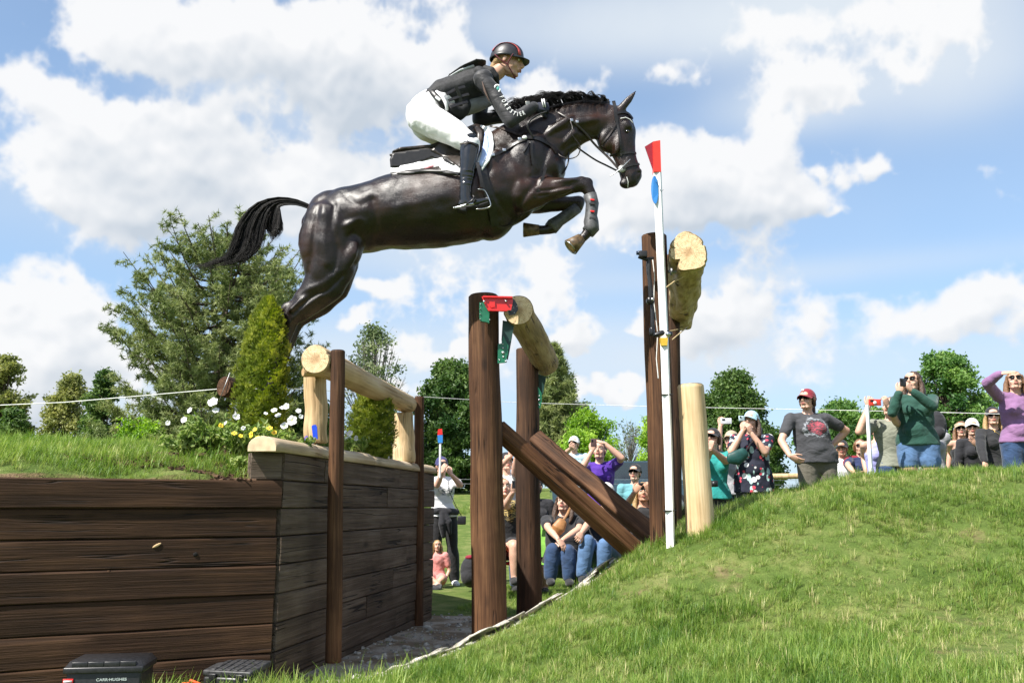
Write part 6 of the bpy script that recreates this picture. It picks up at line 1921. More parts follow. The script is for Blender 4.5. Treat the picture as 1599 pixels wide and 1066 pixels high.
GLS = plain('sunglass_lens', (.010, .008, .007), .35, spec=.2)

def head_template():
    b = MB()
    b.ell((0, .018, .032), (.074, .092, .084)); b.ell((0, -.022, -.030), (.060, .070, .080)); b.ell((0, -.030, -.070), (.047, .052, .038))
    b.ell((0, -.073, -.096), (.020, .015, .016)); 
    for s in (-1, 1):
        b.ell((s * .036, -.058, -.034), (.024, .022, .026)); b.ell((s * .075, .012, -.008), (.007, .017, .029), Matrix.Rotation(.25, 3, 'X')); b.ell((s * .010, -.101, -.036), (.009, .010, .008), seg=10)
        b.ell((s * .026, -.081, .026), (.022, .010, .008), seg=12); b.cap((s * .04, .02, -.06), (s * .028, -.05, -.092), .02, .018)
    b.loft([(0, -.086, .018), (0, -.096, -.006), (0, -.113, -.030), (0, -.104, -.040)], [.010, .0105, .0125, .008])
    b.ell((0, -.086, -.060), (.026, .013, .014)); b.ell((0, -.078, .045), (.050, .022, .035))
    h = remesh(b, .0052, 3)
    v = np.array(h.v)
    for s in (-1, 1):
        c = np.array((s * .031, -.088, .006)); d = np.linalg.norm((v - c) / np.array((1.2, 1, .8)), axis=1); v[:, 1] += .010 * np.exp(-(d / .016) ** 2)
    h.v = [tuple(q) for q in v]; h.m = [0] * len(h.f)
    e = MB()
    e.ell((0, -.0975, -.0585), (.021, .0065, .0042), seg=12, mi=1); e.ell((0, -.0960, -.0672), (.019, .0075, .0052), seg=12, mi=1)
    for s in (-1, 1):
        e.ell((s * .031, -.0795, .006), (.0135, .0085, .0065), seg=12, mi=2); e.ell((s * .031, -.0865, .006), (.0055, .0028, .0056), seg=10, mi=3)
        e.loft([(s * .016, -.094, .023), (s * .032, -.095, .028), (s * .046, -.084, .022)], [.0022, .0028, .0016], seg=5, mi=3)
    join(h, e); return h
HEADT = head_template()

def hand_template(kind):
    """wrist at the origin, fingers towards +z, palm faces -y, thumb on +x"""
    b = MB(); b.loft([(0, 0, -.01), (0, 0, .03), (0, -.002, .065), (0, -.003, .088)], [.017, .016, .014, .010], [.024, .036, .041, .038], side=(1, 0, 0), seg=14)
    curls = {'grip': (.75, .95, .6), 'relax': (.25, .35, .2), 'flat': (.05, .08, .05), 'fist': (1.35, 1.5, .8)}[kind]
    for i, (x, L, r) in enumerate(((.029, .072, .0085), (.010, .080, .0088), (-.010, .074, .0084), (-.028, .058, .0074))):
        p = Vector((x, -.003, .082)); a = 0; P = [p - Vector((0, 0, .02)), p]; rr = [r, r]
        for k, q in enumerate((.45, .32, .23)):
            a += curls[k] * (1 + .06 * i); p = p + Vector((x * .25 * q * (1 if kind == 'flat' else .3), -math.sin(a), math.cos(a))) * L * q; P.append(p); rr.append(r * (1 - .1 * (k + 1)))
        b.loft(P, rr, seg=8)
    t0 = Vector((.026, -.006, .022)); sp_ = {'grip': (.6, -.75), 'relax': (.6, -.4), 'flat': (.75, -.15), 'fist': (.35, -.9)}[kind]
    t1 = t0 + Vector((sp_[0], sp_[1] * .6, .75)).normalized() * .042; t2 = t1 + Vector((sp_[0] * .35, sp_[1], .8)).normalized() * .032; t3 = t2 + Vector((-.1, sp_[1], .7)).normalized() * .022
    b.loft([t0, t1, t2, t3], [.014, .011, .0095, .008], seg=8)
    return remesh(b, .0042, 2)
HANDT = {k: hand_template(k) for k in ('grip', 'relax', 'flat', 'fist')}

def frame(z, yref):
    z = Vector(z).normalized(); y = Vector(yref); y = (y - z * y.dot(z)); 
    if y.length < 1e-4: y = z.orthogonal()
    y.normalize(); x = y.cross(z)
    return Matrix((x, y, z)).transposed().to_4x4()
def place_hand(mb, kind, wrist, direction, palm, left, s=1.0):
    """palm: direction the palm faces"""
    Mx = Matrix.Translation(Vector(wrist)) @ frame(direction, -Vector(palm)) @ Matrix.Scale(s, 4)
    h = HANDT[kind]
    if left: Mx = Mx @ Matrix.Diagonal((-1, 1, 1, 1))
    b = MB(); b.v = list(h.v); b.n = h.n; b.m = [0] * len(h.f); b.f = [tuple(reversed(f)) for f in h.f] if left else h.f
    return join(mb, b, Mx)
def head_matrix(c, face, s=1.0, roll=0.0):
    f = Vector(face).normalized(); up = Vector((0, 0, 1)); up = (up - f * up.dot(f)).normalized()
    y = -f; x = y.cross(up); Mx = Matrix((x, y, up)).transposed().to_4x4()
    return Matrix.Translation(Vector(c)) @ Mx @ Matrix.Rotation(roll, 4, 'Y') @ Matrix.Scale(s, 4)
def mbx(fn, Mx):
    b = MB(); fn(b); b.v = [tuple(Mx @ Vector(v)) for v in b.v]; return b

def cap_mesh(b, brim=True, visor=False, tilt=0.0):
    """peaked cap in head space"""
    if not visor:
        V = []; Fc = []; seg = 28; rings = 9
        for j in range(rings):
            ph = math.pi / 2 * (1 - j / (rings - 1)); 
            for k in range(seg):
                a = 2 * math.pi * k / seg; sq = 1.0
                V.append((.082 * math.cos(ph) ** .85 * math.cos(a), .014 + .102 * math.cos(ph) ** .85 * math.sin(a), .030 + (.098 if j < rings - 1 else .098) * math.sin(ph) - (.012 * (1 - math.sin(a)) * 0)))
        for j in range(rings - 1):
            for k in range(seg): Fc.append((j * seg + k, (j + 1) * seg + k, (j + 1) * seg + (k + 1) % seg, j * seg + (k + 1) % seg))
        Fc.append(tuple(range(seg))[::-1]); b.add(V, Fc)
        b.loft([(.083 * math.cos(a), .014 + .103 * math.sin(a), .032) for a in [2 * math.pi * k / 20 for k in range(21)]], [.003] * 21, [.010] * 21, side=(0, 0, 1), seg=6, cap=False)
    else:
        b.loft([(.080 * math.cos(a), .014 + .102 * math.sin(a), .048) for a in [2 * math.pi * k / 20 for k in range(21)]], [.004] * 21, [.019] * 21, side=(0, 0, 1), seg=6, cap=False)
    V = []; Fc = []; n = 14; z0 = .040 if visor else .034
    for i in range(n + 1):
        a = math.pi * (1.12 + .76 * i / n); ca, sa = math.cos(a), math.sin(a)
        for q in (0, .5, 1):
            V.append((.081 * ca * (1 + .05 * q), .014 + .100 * sa - .066 * q * max(0, -sa) ** .8, z0 - .004 - .020 * q - .018 * abs(ca) * q + .004))
    m = len(V); V += [(x, y, z - .004) for x, y, z in V]
    for i in range(n):
        for j in range(2):
            a = i * 3 + j; Fc += [(a, a + 3, a + 4, a + 1), (a + m, a + 1 + m, a + 4 + m, a + 3 + m)]
        Fc.append((i * 3 + 2, i * 3 + 5, i * 3 + 5 + m, i * 3 + 2 + m))
    b.add(V, Fc)
def glasses_mesh(b):
    for s in (-1, 1):
        V = []; n = 14
        for h in (0, .004):
            for k in range(n):
                a = 2 * math.pi * k / n; ca, sa = math.cos(a), math.sin(a); x = .027 * math.copysign(abs(ca) ** .6, ca); z = .019 * math.copysign(abs(sa) ** .6, sa)
                V.append((s * .033 + x, -.100 + h + .22 * max(0, (abs(s * .033 + x) - .02)) , .006 + z))
        b.add(V, [tuple(range(n)), tuple(range(2 * n - 1, n - 1, -1))] + [(k, (k + 1) % n, (k + 1) % n + n, k + n) for k in range(n)])
        b.loft([(s * .058, -.090, .012), (s * .075, -.03, .010), (s * .079, .012, .006)], [.0022] * 3, seg=5)
    b.loft([(-.010, -.101, .010), (.010, -.101, .010)], [.0025] * 2, seg=5)

def hair_mesh(style, rng):
    b = MB()
    b.ell((0, .028, .040), (.081, .094, .087)); b.ell((0, .060, -.010), (.066, .055, .075))
    if style != 'short':
        for s in (-1, 1): b.loft([(s * .070, -.020, .050), (s * .080, .010, .0), (s * .074, .030, -.05)], [.016, .022, .018])
    if style == 'bun': b.ell((0, .115, .04), (.036, .034, .036))
    if style == 'pony': b.loft([(0, .105, .02), (0, .145, -.02), (.01, .145, -.09), (.0, .13, -.17)], [.024, .028, .026, .012])
    if style == 'long':
        for s in (-1, 1):
            b.loft([(s * .066, -.010, .045), (s * .088, .012, -.03), (s * .098, .010, -.10), (s * .100, .0, -.17), (s * .085, -.015, -.235)], [.018, .026, .030, .028, .012])
            b.loft([(s * .04, .09, 0), (s * .055, .095, -.08), (s * .06, .09, -.18), (s * .05, .07, -.24)], [.04, .045, .042, .015])
        b.ell((0, .08, -.08), (.075, .045, .12))
    v = remesh(b, .0075, 2)
    co = np.array(v.v); nz = vec_noise(co * np.array([1, 1, .25]), 42, rng.uniform(0, 9)); c0 = np.array([0, .03, 0]); d = co - c0; d /= np.linalg.norm(d, axis=1)[:, None] + 1e-6
    co = co + d * (nz * .006)[:, None]
    # keep the face free
    face = (co[:, 1] < -.035) & (co[:, 2] < .062); co[face, 1] = np.maximum(co[face, 1], -.035)
    v.v = [tuple(q) for q in co]; return v

def floral_mat():
    m, n, b = new_mat('floral_print'); co = n.n('ShaderNodeTexCoord').outputs['Object']
    def spots(scale, off, lo, hi, stretch=(1, 1, 1)):
        v = n.n('ShaderNodeTexVoronoi', i_Scale=scale, i_Randomness=1.0); n.l(n.vmath('MULTIPLY', n.vmath('ADD', co, off), stretch), v.inputs['Vector']); return n.mapr(v.outputs['Distance'], lo, hi, 1, 0)
    c = n.mix(spots(9, (0, 0, 0), .28, .32, (1.4, 1, .8)), (.012, .014, .030), (.42, .62, .60))
    c = n.mix(spots(8, (3.3, 1, 2), .22, .26), c, (.80, .80, .78)); c = n.mix(spots(13, (7, 5, 1), .24, .28), c, (.62, .06, .10))
    n.l(c, b.inputs['Base Color']); b.inputs['Roughness'].default_value = .85
    bump(n, b, n.noise(co, 9, 3, .5, 1.0), .8, .012); return m
def print_tee(name, base, ink, ink2, c, r, seed=0.):
    """tee with a patch of print on the chest: c = object space centre, r = half sizes"""
    m, n, b = new_mat(name); co = n.n('ShaderNodeTexCoord').outputs['Object']
    q = n.vmath('MULTIPLY', n.vmath('SUBTRACT', co, tuple(c)), (1 / r[0], .0, 1 / r[1])); d = n.vmath('LENGTH', n.vmath('ADD', q, n.vmath('SCALE', n.vmath('SUBTRACT', n.noise(co, 14, 3, out='Color'), (.5, .5, .5)), scale=.9)))
    msk = n.mapr(d, .92, 1.0, 1, 0); ring = n.math('MULTIPLY', n.mapr(d, .70, .76), msk)
    lines = n.mapr(n.noise(n.vmath('MULTIPLY', co, (2, 1, 7)), 15, 4, .7), .46, .54)
    col = n.mix(n.math('MULTIPLY', msk, n.math('MULTIPLY', lines, n.mapr(d, .6, .66, .95, 0))), base, ink)
    col = n.mix(n.math('MULTIPLY', ring, n.math('MULTIPLY', lines, .8)), col, ink2)
    n.l(col, b.inputs['Base Color']); b.inputs['Roughness'].default_value = .85; b.inputs['Sheen Weight'].default_value = .1
    bump(n, b, n.noise(n.vmath('MULTIPLY', co, (1, 1, 1.6)), 9, 3, .5, 1.2), .9, .014); return m
DENIM = cloth('denim', (.022, .052, .125), var=.3, wr=.005); DENL = cloth('light_denim', (.075, .15, .29), var=.2, wr=.005); BLKC = cloth('black_cloth', (.014, .014, .016)); 

TARGET = at(720, 260, DH)
def person(label, cx, top, D, arms=(None, None), height=None, face=None, yaw=0.0, skin=SK1, hair=('long', HB), hat=None, glass=False, topw=None, bottom=None, sleeve='short', hands=('grip', 'grip'),
           male=False, legs=None, lean=(0, 0), width=1.0, shoes=None, tank=False, shorts=False, kid=1.0, sit=None, hem=0.0, group='spectators watching the jump', hips=None, sh_up=(0, 0), belly=0.0, headshift=(0, 0, 0), crop=0.0):
    """arms: for the picture-left and picture-right arm ((elbow px, py, front/back), (wrist px, py, front/back), hand direction or None)"""
    s = kid
    hc = at(cx, top, D) - Vector((0, 0, .125 * s + (.01 if hat else 0)))
    gz_ = gzf(hc.x, hc.y)
    sv = Vector((math.cos(yaw), math.sin(yaw), 0)); fv = Vector((math.sin(yaw), -math.cos(yaw), 0))     # shoulder line, facing
    up = Vector((0, 0, 1)); ln = Vector((lean[0], lean[1], 0))
    neck = hc - up * .145 * s + fv * -.012; chest = neck - up * .16 * s - ln * .3; waist = neck - up * .36 * s - ln * .7; hip = neck - up * .53 * s - ln
    w_ = width * (1.08 if male else 1.0)
    shl = neck - up * (.055 * s - sh_up[0]) - sv * .165 * s * w_; shr = neck - up * (.055 * s - sh_up[1]) + sv * .165 * s * w_
    # picture-left is -sv when facing the camera
    ank_z = gz_ + .07
    if sit:
        kn = [at(sit[0][0], sit[0][1], D) + Vector((0, sit[0][2], 0)), at(sit[1][0], sit[1][1], D) + Vector((0, sit[1][2], 0))]
        an = [at(sit[2][0], sit[2][1], D) + Vector((0, sit[2][2], 0)), at(sit[3][0], sit[3][1], D) + Vector((0, sit[3][2], 0))]
        hj = [hip - sv * .09 * s, hip + sv * .09 * s]
    else:
        hj = [hip - sv * .09 * s * w_, hip + sv * .09 * s * w_]
        leg_len = hip.z - ank_z
        kn = [hj[i] + Vector(((-.015, .015)[i], -.02, -leg_len * .50)) + (Vector((legs[i][0], legs[i][1], 0)) * .5 if legs else Vector()) for i in (0, 1)]
        an = [Vector((hj[i].x + (-.02, .02)[i], hj[i].y + .01, ank_z)) + (Vector((legs[i][0], legs[i][1], 0)) if legs else Vector()) for i in (0, 1)]
    root = thing('person', (hip.x, hip.y, gz_), label, 'person', group)
    els, wrs = [], []
    for i, sh in enumerate((shl, shr)):
        a = arms[i]
        if a is None:
            el = sh + sv * (-.05, .05)[i] * s + Vector((0, .02, -.28 * s)); wr = el + Vector((0, -.05, -.24 * s)) + sv * (-.01, .01)[i]
        else:
            def solve(p, px, py, L, sg):
                q = at(px, py, p.y); d2 = (q.x - p.x) ** 2 + (q.z - p.z) ** 2; dy = math.sqrt(max(0, (L * s) ** 2 - d2)) * sg
                q = at(px, py, p.y + dy); return q
            el = solve(sh, a[0][0], a[0][1], .285, a[0][2]); wr = solve(el, a[1][0], a[1][1], .245, a[1][2])
        els.append(el); wrs.append(wr)
    def torso(b, g, lo=0.0, hi=1.0, arm_open=False):
        k = s
        P = [hip - up * .045 * k, hip + up * .03 * k, waist, (waist + chest) / 2, chest, neck - up * .065 * k, neck - up * .03 * k]
        ww = [.135, .165 + .3 * belly, .128 + belly, .140 + belly * .7, .158, .150, .085]; dd = [.085, .108 + .5 * belly, .088 + belly, .096 + belly * .8, .108, .085, .055]
        ww = [q * w_ * k + g for q in ww]; dd = [q * k * (1 + .4 * (w_ - 1)) + g for q in dd]
        if g > 0:      # a hem that hangs over the trousers
            P = [hip - up * (hem - .01), hip + up * .07 * k, *P[2:]]; ww = [.182 * w_ * k + g + belly * .6, .168 * w_ * k + g + belly * .8, *ww[2:]]; dd = [.128 * k + g + belly * .5, .112 * k + g + belly * .8, *dd[2:]]
            b.loft(P, dd, ww, side=sv, seg=22, dome=False)
        else: b.loft(P, dd, ww, side=sv, seg=20)
        b.cap(shl + sv * .02, neck - up * .045 * k, (.050 * k + g * .7), (.055 * k + g * .7)); b.cap(shr - sv * .02, neck - up * .045 * k, (.050 * k + g * .7), (.055 * k + g * .7))
        if not male and kid > .8:
            for q in (-1, 1): b.ell(chest - up * .015 + fv * (.078 * k) + sv * q * .070 * w_, (.062 + g, .055 + g, .062 + g))
        if belly > 0: b.ell(waist + fv * .05 - up * .03, (.13 * w_ + g, .10 + g, .12 + g))
    def limb(b, pts, rr, g): b.loft(pts, [r * s + g for r in rr], seg=14)
    def arm(b, i, g, upto):
        sh = (shl, shr)[i]; el, wr = els[i], wrs[i]
        if upto <= 1: e2 = sh + (el - sh) * upto; limb(b, [sh, (sh + e2) / 2, e2], [.052, .049, .045], g)
        else:
            limb(b, [sh, (sh + el) / 2, el], [.052, .047, .041], g); q = min(1, upto - 1); limb(b, [el, el + (wr - el) * .35 * q, el + (wr - el) * q], [.041, .041, .041 + (.027 - .041) * q], g)
    def leg(b, i, g, upto, taper=True):
        h, k_, a_ = hj[i], kn[i], an[i]; ths = w_
        if upto <= 1: e = h + (k_ - h) * upto; limb(b, [h, (h + e) / 2, e], [.088 * ths, .083 * ths, (.090 - .02 * upto) * ths], g)
        else:
            limb(b, [h, h + (k_ - h) * .5, k_], [.088 * ths, .078 * ths, .058], g); q = min(1, upto - 1); limb(b, [k_, k_ + (a_ - k_) * .3 * q, k_ + (a_ - k_) * q], [.060, .062 if taper else .07, .042 if taper else .06], g)
    # body
    bb = MB(); torso(bb, 0)
    for i in (0, 1):
        arm(bb, i, 0, 2); leg(bb, i, 0, 2)
    bb.loft([neck - up * .05 * s, neck + up * .03 * s, hc - up * .05 * s], [.062 * s, .052 * s, .052 * s], seg=14)
    fdir = []
    for i in (0, 1):
        f = fv if not sit else Vector((0, -1, 0)); a_ = an[i]; bb.loft([a_ + Vector((0, 0, -.03)) - f * .03, a_ + f * .08 - up * .045, a_ + f * .16 - up * .055], [.040, .034, .026], [.040, .044, .036], side=sv, seg=12)
    body_ = remesh(bb, .0125, 4)
    fc = Vector(face) if face is not None else (TARGET - hc)
    HM = head_matrix(hc + Vector(headshift), fc, s * .99)
    join(body_, HEADT, HM)
    for i in (0, 1):
        sp_ = arms[i][2] if arms[i] is not None and len(arms[i]) > 2 else None
        d = (wrs[i] - els[i]).normalized() if sp_ is None else Vector(sp_[0]); palm = (-fv if arms[i] is not None else sv * (1, -1)[i]) if sp_ is None else Vector(sp_[1])
        place_hand(body_, hands[i], wrs[i] - d * .005, d, palm, i == 1, s)
    part('body', body_, [skin, LIP, EYW, EYD], root)
    # clothes
    if topw is not None:
        cb = MB(); torso(cb, .014)
        up_to = {'none': 0, 'short': .62, 'long': 1.93, 'elbow': .98}[sleeve]
        if tank:
            cb = MB(); g = .010
            P = [hip - up * .0, waist, (waist + chest) / 2, chest + up * .0, chest + up * .05]; 
            if crop: P[0] = waist + up * crop * .5; P[1] = waist + up * crop
            cb.loft(P, [q * s + g for q in (.11, .092, .10, .112, .100)], [q * s * w_ + g for q in (.165, .135, .145, .160, .13)], side=sv, seg=20)
            if not male:
                for q in (-1, 1): cb.ell(chest - up * .015 + fv * .078 * s + sv * q * .07 * w_, (.072, .066, .072))
            for q in (-1, 1): cb.loft([chest + up * .03 + fv * .09 + sv * q * .085, neck - up * .01 + sv * q * .085, chest + up * .04 - fv * .08 + sv * q * .08], [.013] * 3, [.02] * 3, side=sv, seg=8)
        elif up_to:
            for i in (0, 1): arm(cb, i, .013 if sleeve == 'long' else .018, up_to)
        def cb_bump(co, nr): return co + nr * (vec_noise(co * np.array([1, 1, 1.4]), 11, cx) * .007 + vec_noise(co, 26, cx) * .0022)[:, None]
        part('top', remesh(cb, .0115, 3, bump=cb_bump), topw, root)
    if bottom is not None:
        cb = MB(); P = [hip - up * .05, hip + up * .04, waist + up * .0]; 
        cb.loft(P, [.10 * s, .112 * s + belly * .5, .088 * s + belly], [.15 * w_ * s, .168 * w_ * s, .128 * w_ * s + belly], side=sv, seg=20)
        for i in (0, 1): leg(cb, i, .014 if not shorts else .022, {True: .38, False: 1.93}[bool(shorts)], taper=False)
        def b2(co, nr): return co + nr * (vec_noise(co, 13, cx + 5) * .005)[:, None]
        part('shorts' if shorts else 'trousers', remesh(cb, .0125, 3, bump=b2), bottom, root)
    for i in (0, 1):
        f = fv if not sit else Vector((0, -1, 0)); a_ = an[i]; sb = MB(); sb.loft([a_ + Vector((0, 0, -.03)) - f * .04, a_ + f * .08 - up * .045, a_ + f * .175 - up * .05], [.046, .042, .032], [.044, .050, .042], side=sv, seg=12)
        part('shoe', remesh(sb, .009, 2), shoes or BLKC, root)
    if hair: 
        hr = hair_mesh(hair[0], random.Random(int(cx))); b = MB(); join(b, hr, HM @ Matrix.Scale(1.0, 4)); part('hair', b, hair[1], root)
    if hat:
        part('visor' if hat[0] == 'visor' else 'cap', mbx(lambda b: cap_mesh(b, visor=hat[0] == 'visor'), HM @ Matrix.Scale(1.07, 4)), hat[1], root)
    if glass: part('sunglasses', mbx(glasses_mesh, HM), GLS, root)
    root_info = dict(root=root, hc=hc, HM=HM, wr=wrs, el=els, sh=(shl, shr), chest=chest, hip=hip, waist=waist, neck=neck, sv=sv, fv=fv, s=s)
    return root_info

def phone(label, px, py, D, w_px=12, h_px=9, yaw=0.0, tilt=0.0, case=None, dy=0.0):
    c = at(px, py, D + dy); t = thing('phone', c, label, 'phone', 'phones and cameras held up by spectators')
    Mx = Matrix.Rotation(yaw, 3, 'Z') @ Matrix.Rotation(tilt, 3, 'X')
    hw, hh = w_px * mpp(D) / 2, h_px * mpp(D) / 2
    b = MB(); b.box(c, (hw, .005, hh), Mx, bevel=.004); part('body', b, case or MBLK, t)
    b = MB(); b.box(c + Mx @ Vector((-hw * .5, -.007, hh * .5)), (hw * .28, .003, hh * .28), Mx, bevel=.002); part('lens_bump', b, MBLM, t)
    return t
WHT = cloth('white_cotton', (.72, .72, .72)); TEAL = cloth('teal_cloth', (.015, .27, .25)); PURP = cloth('purple_polo', (.065, .015, .27)); GREY = cloth('charcoal_tee', (.045, .045, .052)); 
KHAK = cloth('olive_grey_trousers', (.105, .095, .072)); DGRN = cloth('dark_green_sweater', (.010, .060, .042)); LILA = cloth('mauve_shirt', (.24, .12, .25)); LAV = cloth('lavender_cloth', (.32, .32, .62)); GGRN = cloth('grey_green_tee', (.22, .23, .18))
NAVY = cloth('navy_red_shirt', (.015, .025, .085)); PINK = cloth('pink_dress', (.62, .24, .22), var=.2); LBLU = cloth('pale_blue_shirt', (.40, .55, .62)); AQUA = cloth('faded_aqua_shirt', (.12, .32, .36))
REDC = cloth('red_cap_cloth', (.22, .008, .022)); WCAP = cloth('white_cap_cloth', (.75, .75, .73)); BCAP = cloth('black_cap_cloth', (.013, .013, .017)); LCAP = cloth('pale_blue_cap_cloth', (.35, .58, .66)); NCAP = cloth('navy_cap_cloth', (.03, .03, .12)); TCAP = cloth('tan_cap_cloth', (.42, .33, .22)); LGRY = cloth('light_grey_cloth', (.30, .30, .32))
FLOR = floral_mat()
UP = Vector((0, 0, 1))
# -- right of the flag pole
hz_ = at(1268, 606, 9.8)
TEEO = print_tee('charcoal_printed_tee', (.045, .046, .052), (.42, .06, .09), (.40, .42, .46), (-.02, 0, 1.27), (.16, .115))
O = person('person in a red cap and printed charcoal tee with hands on hips', 1259, 606, 9.8, arms=(((1220, 688, -1), (1234, 712, -1), ((.75, -.3, -.5), (0, .6, .6))), ((1322, 672, 1), (1290, 704, -1), ((-.75, -.3, -.5), (0, .6, .6)))), hat=('cap', REDC), glass=True,
           hair=('pony', HB), topw=TEEO, bottom=KHAK, width=1.14, belly=.035, hands=('relax', 'relax'), lean=(-.07, 0), hem=.02)
mb = MB(); c = O['HM'] @ Vector((0, -.112, .085)); mb.ell(c, (.016, .006, .011)); part('badge', mb, WCAP, O['root'])
N = person('person in a pale blue cap and dark floral top holding up a phone', 1172, 640, 10.3, arms=(((1142, 705, -1), (1160, 672, -1), ((.3, -.2, .9), (.5, .8, 0))), ((1195, 706, -1), (1173, 676, -1), ((-.3, -.2, .9), (-.5, .8, 0)))), hat=('cap', LCAP), hair=('long', HB), topw=FLOR, bottom=BLKC, width=1.12, hem=.14, sleeve='short', belly=.02, yaw=-.15)
phone('pale blue phone held up by the person in the floral top', 1158, 653, 9.85, 10, 8, yaw=.3, case=plain('pale_blue_case', (.55, .68, .74), .4))
bg = thing('shoulder_bag', at(1152, 712, 9.9), 'dark green shoulder bag carried by the person in the floral top', 'bag')
mb = MB(); mb.loft([at(1139, 715, 9.85), at(1150, 715, 9.85), at(1163, 706, 9.85)], [.06, .085, .06], [.03, .045, .03], side=(0, 1, 0)); part('body', remesh(mb, .009, 3), plain('green_leather', (.006, .055, .048), .5), bg)
mb = MB(); mb.loft([at(1163, 706, 9.85), at(1172, 692, 9.95), at(1184, 680, 10.2)], [.012] * 3, [.004] * 3, seg=6); part('strap', mb, MLEA, bg)
L = person('person in a teal shirt and dark cap raising clasped hands', 1112, 667, 10.4, arms=(((1104, 716, -1), (1110, 700, -1), ((.1, -.1, 1), (0.7, .5, 0))), ((1133, 720, -1), (1114, 703, -1), ((-.2, -.1, 1), (-.7, .5, 0)))), hat=('cap', BCAP), glass=True, hair=('pony', HB), topw=TEAL, bottom=BLKC, width=1.05, hem=.02, hands=('fist', 'fist'))
cm = thing('camera', at(1114, 755, 9.9), 'small black camera hanging at the waist of the person in teal', 'camera')
mb = MB(); mb.box(at(1114, 755, 10.1), (.045, .03, .035), bevel=.008); part('body', mb, MBLK, cm); mb = MB(); c = at(1114, 755, 10.07); mb.loft([c, c + Vector((0, -.06, 0))], [.028, .026], dome=False); part('lens', mb, MBLK, cm)
M2 = person('person in a tan cap half hidden between the teal shirt and the floral top', 1141, 671, 11.2, arms=(((1122, 700, -1), (1125, 664, -1), ((.3, -.2, .9), (.4, .9, 0))), None), hat=('cap', TCAP), hair=('short', HD_), topw=LGRY, bottom=DENIM, male=True)
phone('white phone held sideways above the person in teal', 1134, 657, 10.7, 17, 9, case=plain('white_case', (.70, .70, .72), .4), dy=0)
Pb = person('person in a plain white tee and dark cap right of the red cap', 1314, 686, 12.0, hat=('cap', BCAP), hair=('short', HD_), topw=WHT, bottom=DENIM, male=True, skin=SK2, kid=.92, face=(-.5, -1, .2))
Q = person('person with sunglasses in a navy and red shirt beside the white tee', 1342, 684, 12.0, arms=(((1324, 726, -1), (1335, 740, -1), ((.8, -.2, -.4), (0, .6, .6))), None), hair=('bun', HRD), glass=True, topw=NAVY, bottom=WHT, kid=.93, face=(-.3, -1, .15))
mb = MB()
for i in (0, 1): mb.loft([Q['neck'] - UP * .02 + Q['sv'] * (-.05, .05)[i], Q['sh'][i] + UP * .028, Q['sh'][i] + (Q['el'][i] - Q['sh'][i]) * .5 + UP * .0 + Q['sv'] * (-.02, .02)[i]], [.045, .052, .056], seg=10)
part('red_shoulder_panel', remesh(mb, .012, 2), REDC, Q['root'])
R1 = person('person in a lavender tank top with a strap across the chest, under the red phone', 1369, 653, 10.9, hair=('pony', HD_), topw=LAV, tank=True, bottom=DENL, skin=SK1, face=(-.2, -1, .25), arms=(((1349, 712, 1), (1353, 740, -1)), ((1392, 712, 1), (1388, 742, -1))), width=1.05)
mb = MB(); mb.strip([R1['chest'] + UP * .1 + Vector((.12, -.10, 0)), R1['chest'] + Vector((0, -.165, -.04)), R1['hip'] + Vector((-.13, -.13, .1))], .022, .003, (0, -1, .2)); part('strap', mb, MRUB, R1['root'])
R2 = person('person in a grey-green tee holding a red phone overhead, left of the green sweater', 1388, 618, 9.95, hair=('short', HRD), topw=GGRN, bottom=DENIM, arms=(((1341, 674, -1), (1356, 634, -1), ((.2, -.3, .9), (.3, .9, 0))), ((1400, 660, -1), (1386, 634, -1), ((-.3, -.3, .9), (-.3, .9, 0)))), width=1.1, lean=(-.03, 0), face=(-.7, -.8, .3), male=True)
ph = phone('red phone with a white round mark held sideways above the white stake', 1366, 628, 9.35, 20, 10, yaw=.1, tilt=0, case=plain('red_case', (.62, .05, .03), .35))
mb = MB(); c = at(1366.5, 628.5, 9.33); mb.loft([c, c + Vector((0, .004, 0))], [.018, .018], seg=16, dome=False); part('round_mark', mb, MWHP, ph)
S_ = person('person in a dark green sweater and denim shorts photographing with a black phone', 1424, 578, 9.7, hair=('long', HB), glass=True, topw=DGRN, sleeve='long', bottom=DENL, shorts=True, width=1.12, belly=.02, yaw=-.25,
            arms=(((1394, 644, -1), (1404, 612, -1), ((.3, -.3, .9), (.4, .8, 0))), ((1456, 634, -1), (1424, 610, -1), ((-.6, -.3, .7), (-.4, .8, 0)))), face=(-.8, -.75, .25), hem=.03)
phone('black phone held up by the person in the green sweater', 1410, 597, 9.15, 13, 13, yaw=.45)
X = person('person in a light grey top mostly hidden behind the green sweater', 1446, 640, 10.6, hair=('short', HB), topw=LGRY, bottom=DENIM, width=1.2, arms=(None, ((1474, 690, 1), (1472, 718, -1))))
bk = thing('backpack', at(1468, 668, 10.2), 'dark backpack on the shoulder behind the green sweater', 'bag')
mb = MB(); mb.ell(at(1464, 664, 10.3), (.10, .09, .17)); mb.ell(at(1466, 676, 10.25), (.07, .08, .08)); part('body', remesh(mb, .01, 2), BCAP, bk)
T = person('person in a visor and black cropped tank top, left of the white cap', 1500, 655, 12.0, hair=('long', HRD), hat=('visor', TCAP), glass=True, topw=BLKC, tank=True, crop=.10, bottom=BLKC, arms=(((1484, 705, 1), (1480, 733, -1)), None), face=(-.5, -1, .2), kid=.96)
U = person('person in a white cap and black hooded top with a hand on the chest', 1517, 652, 11.5, hair=('short', HBL), hat=('cap', WCAP), glass=True, topw=BCAP, sleeve='long', bottom=BLKC, arms=(None, ((1536, 710, -1), (1526, 695, -1), ((-.7, -.3, .6), (0, 1, 0)))), hands=('relax', 'flat'), face=(-.5, -1, .2), kid=.97)
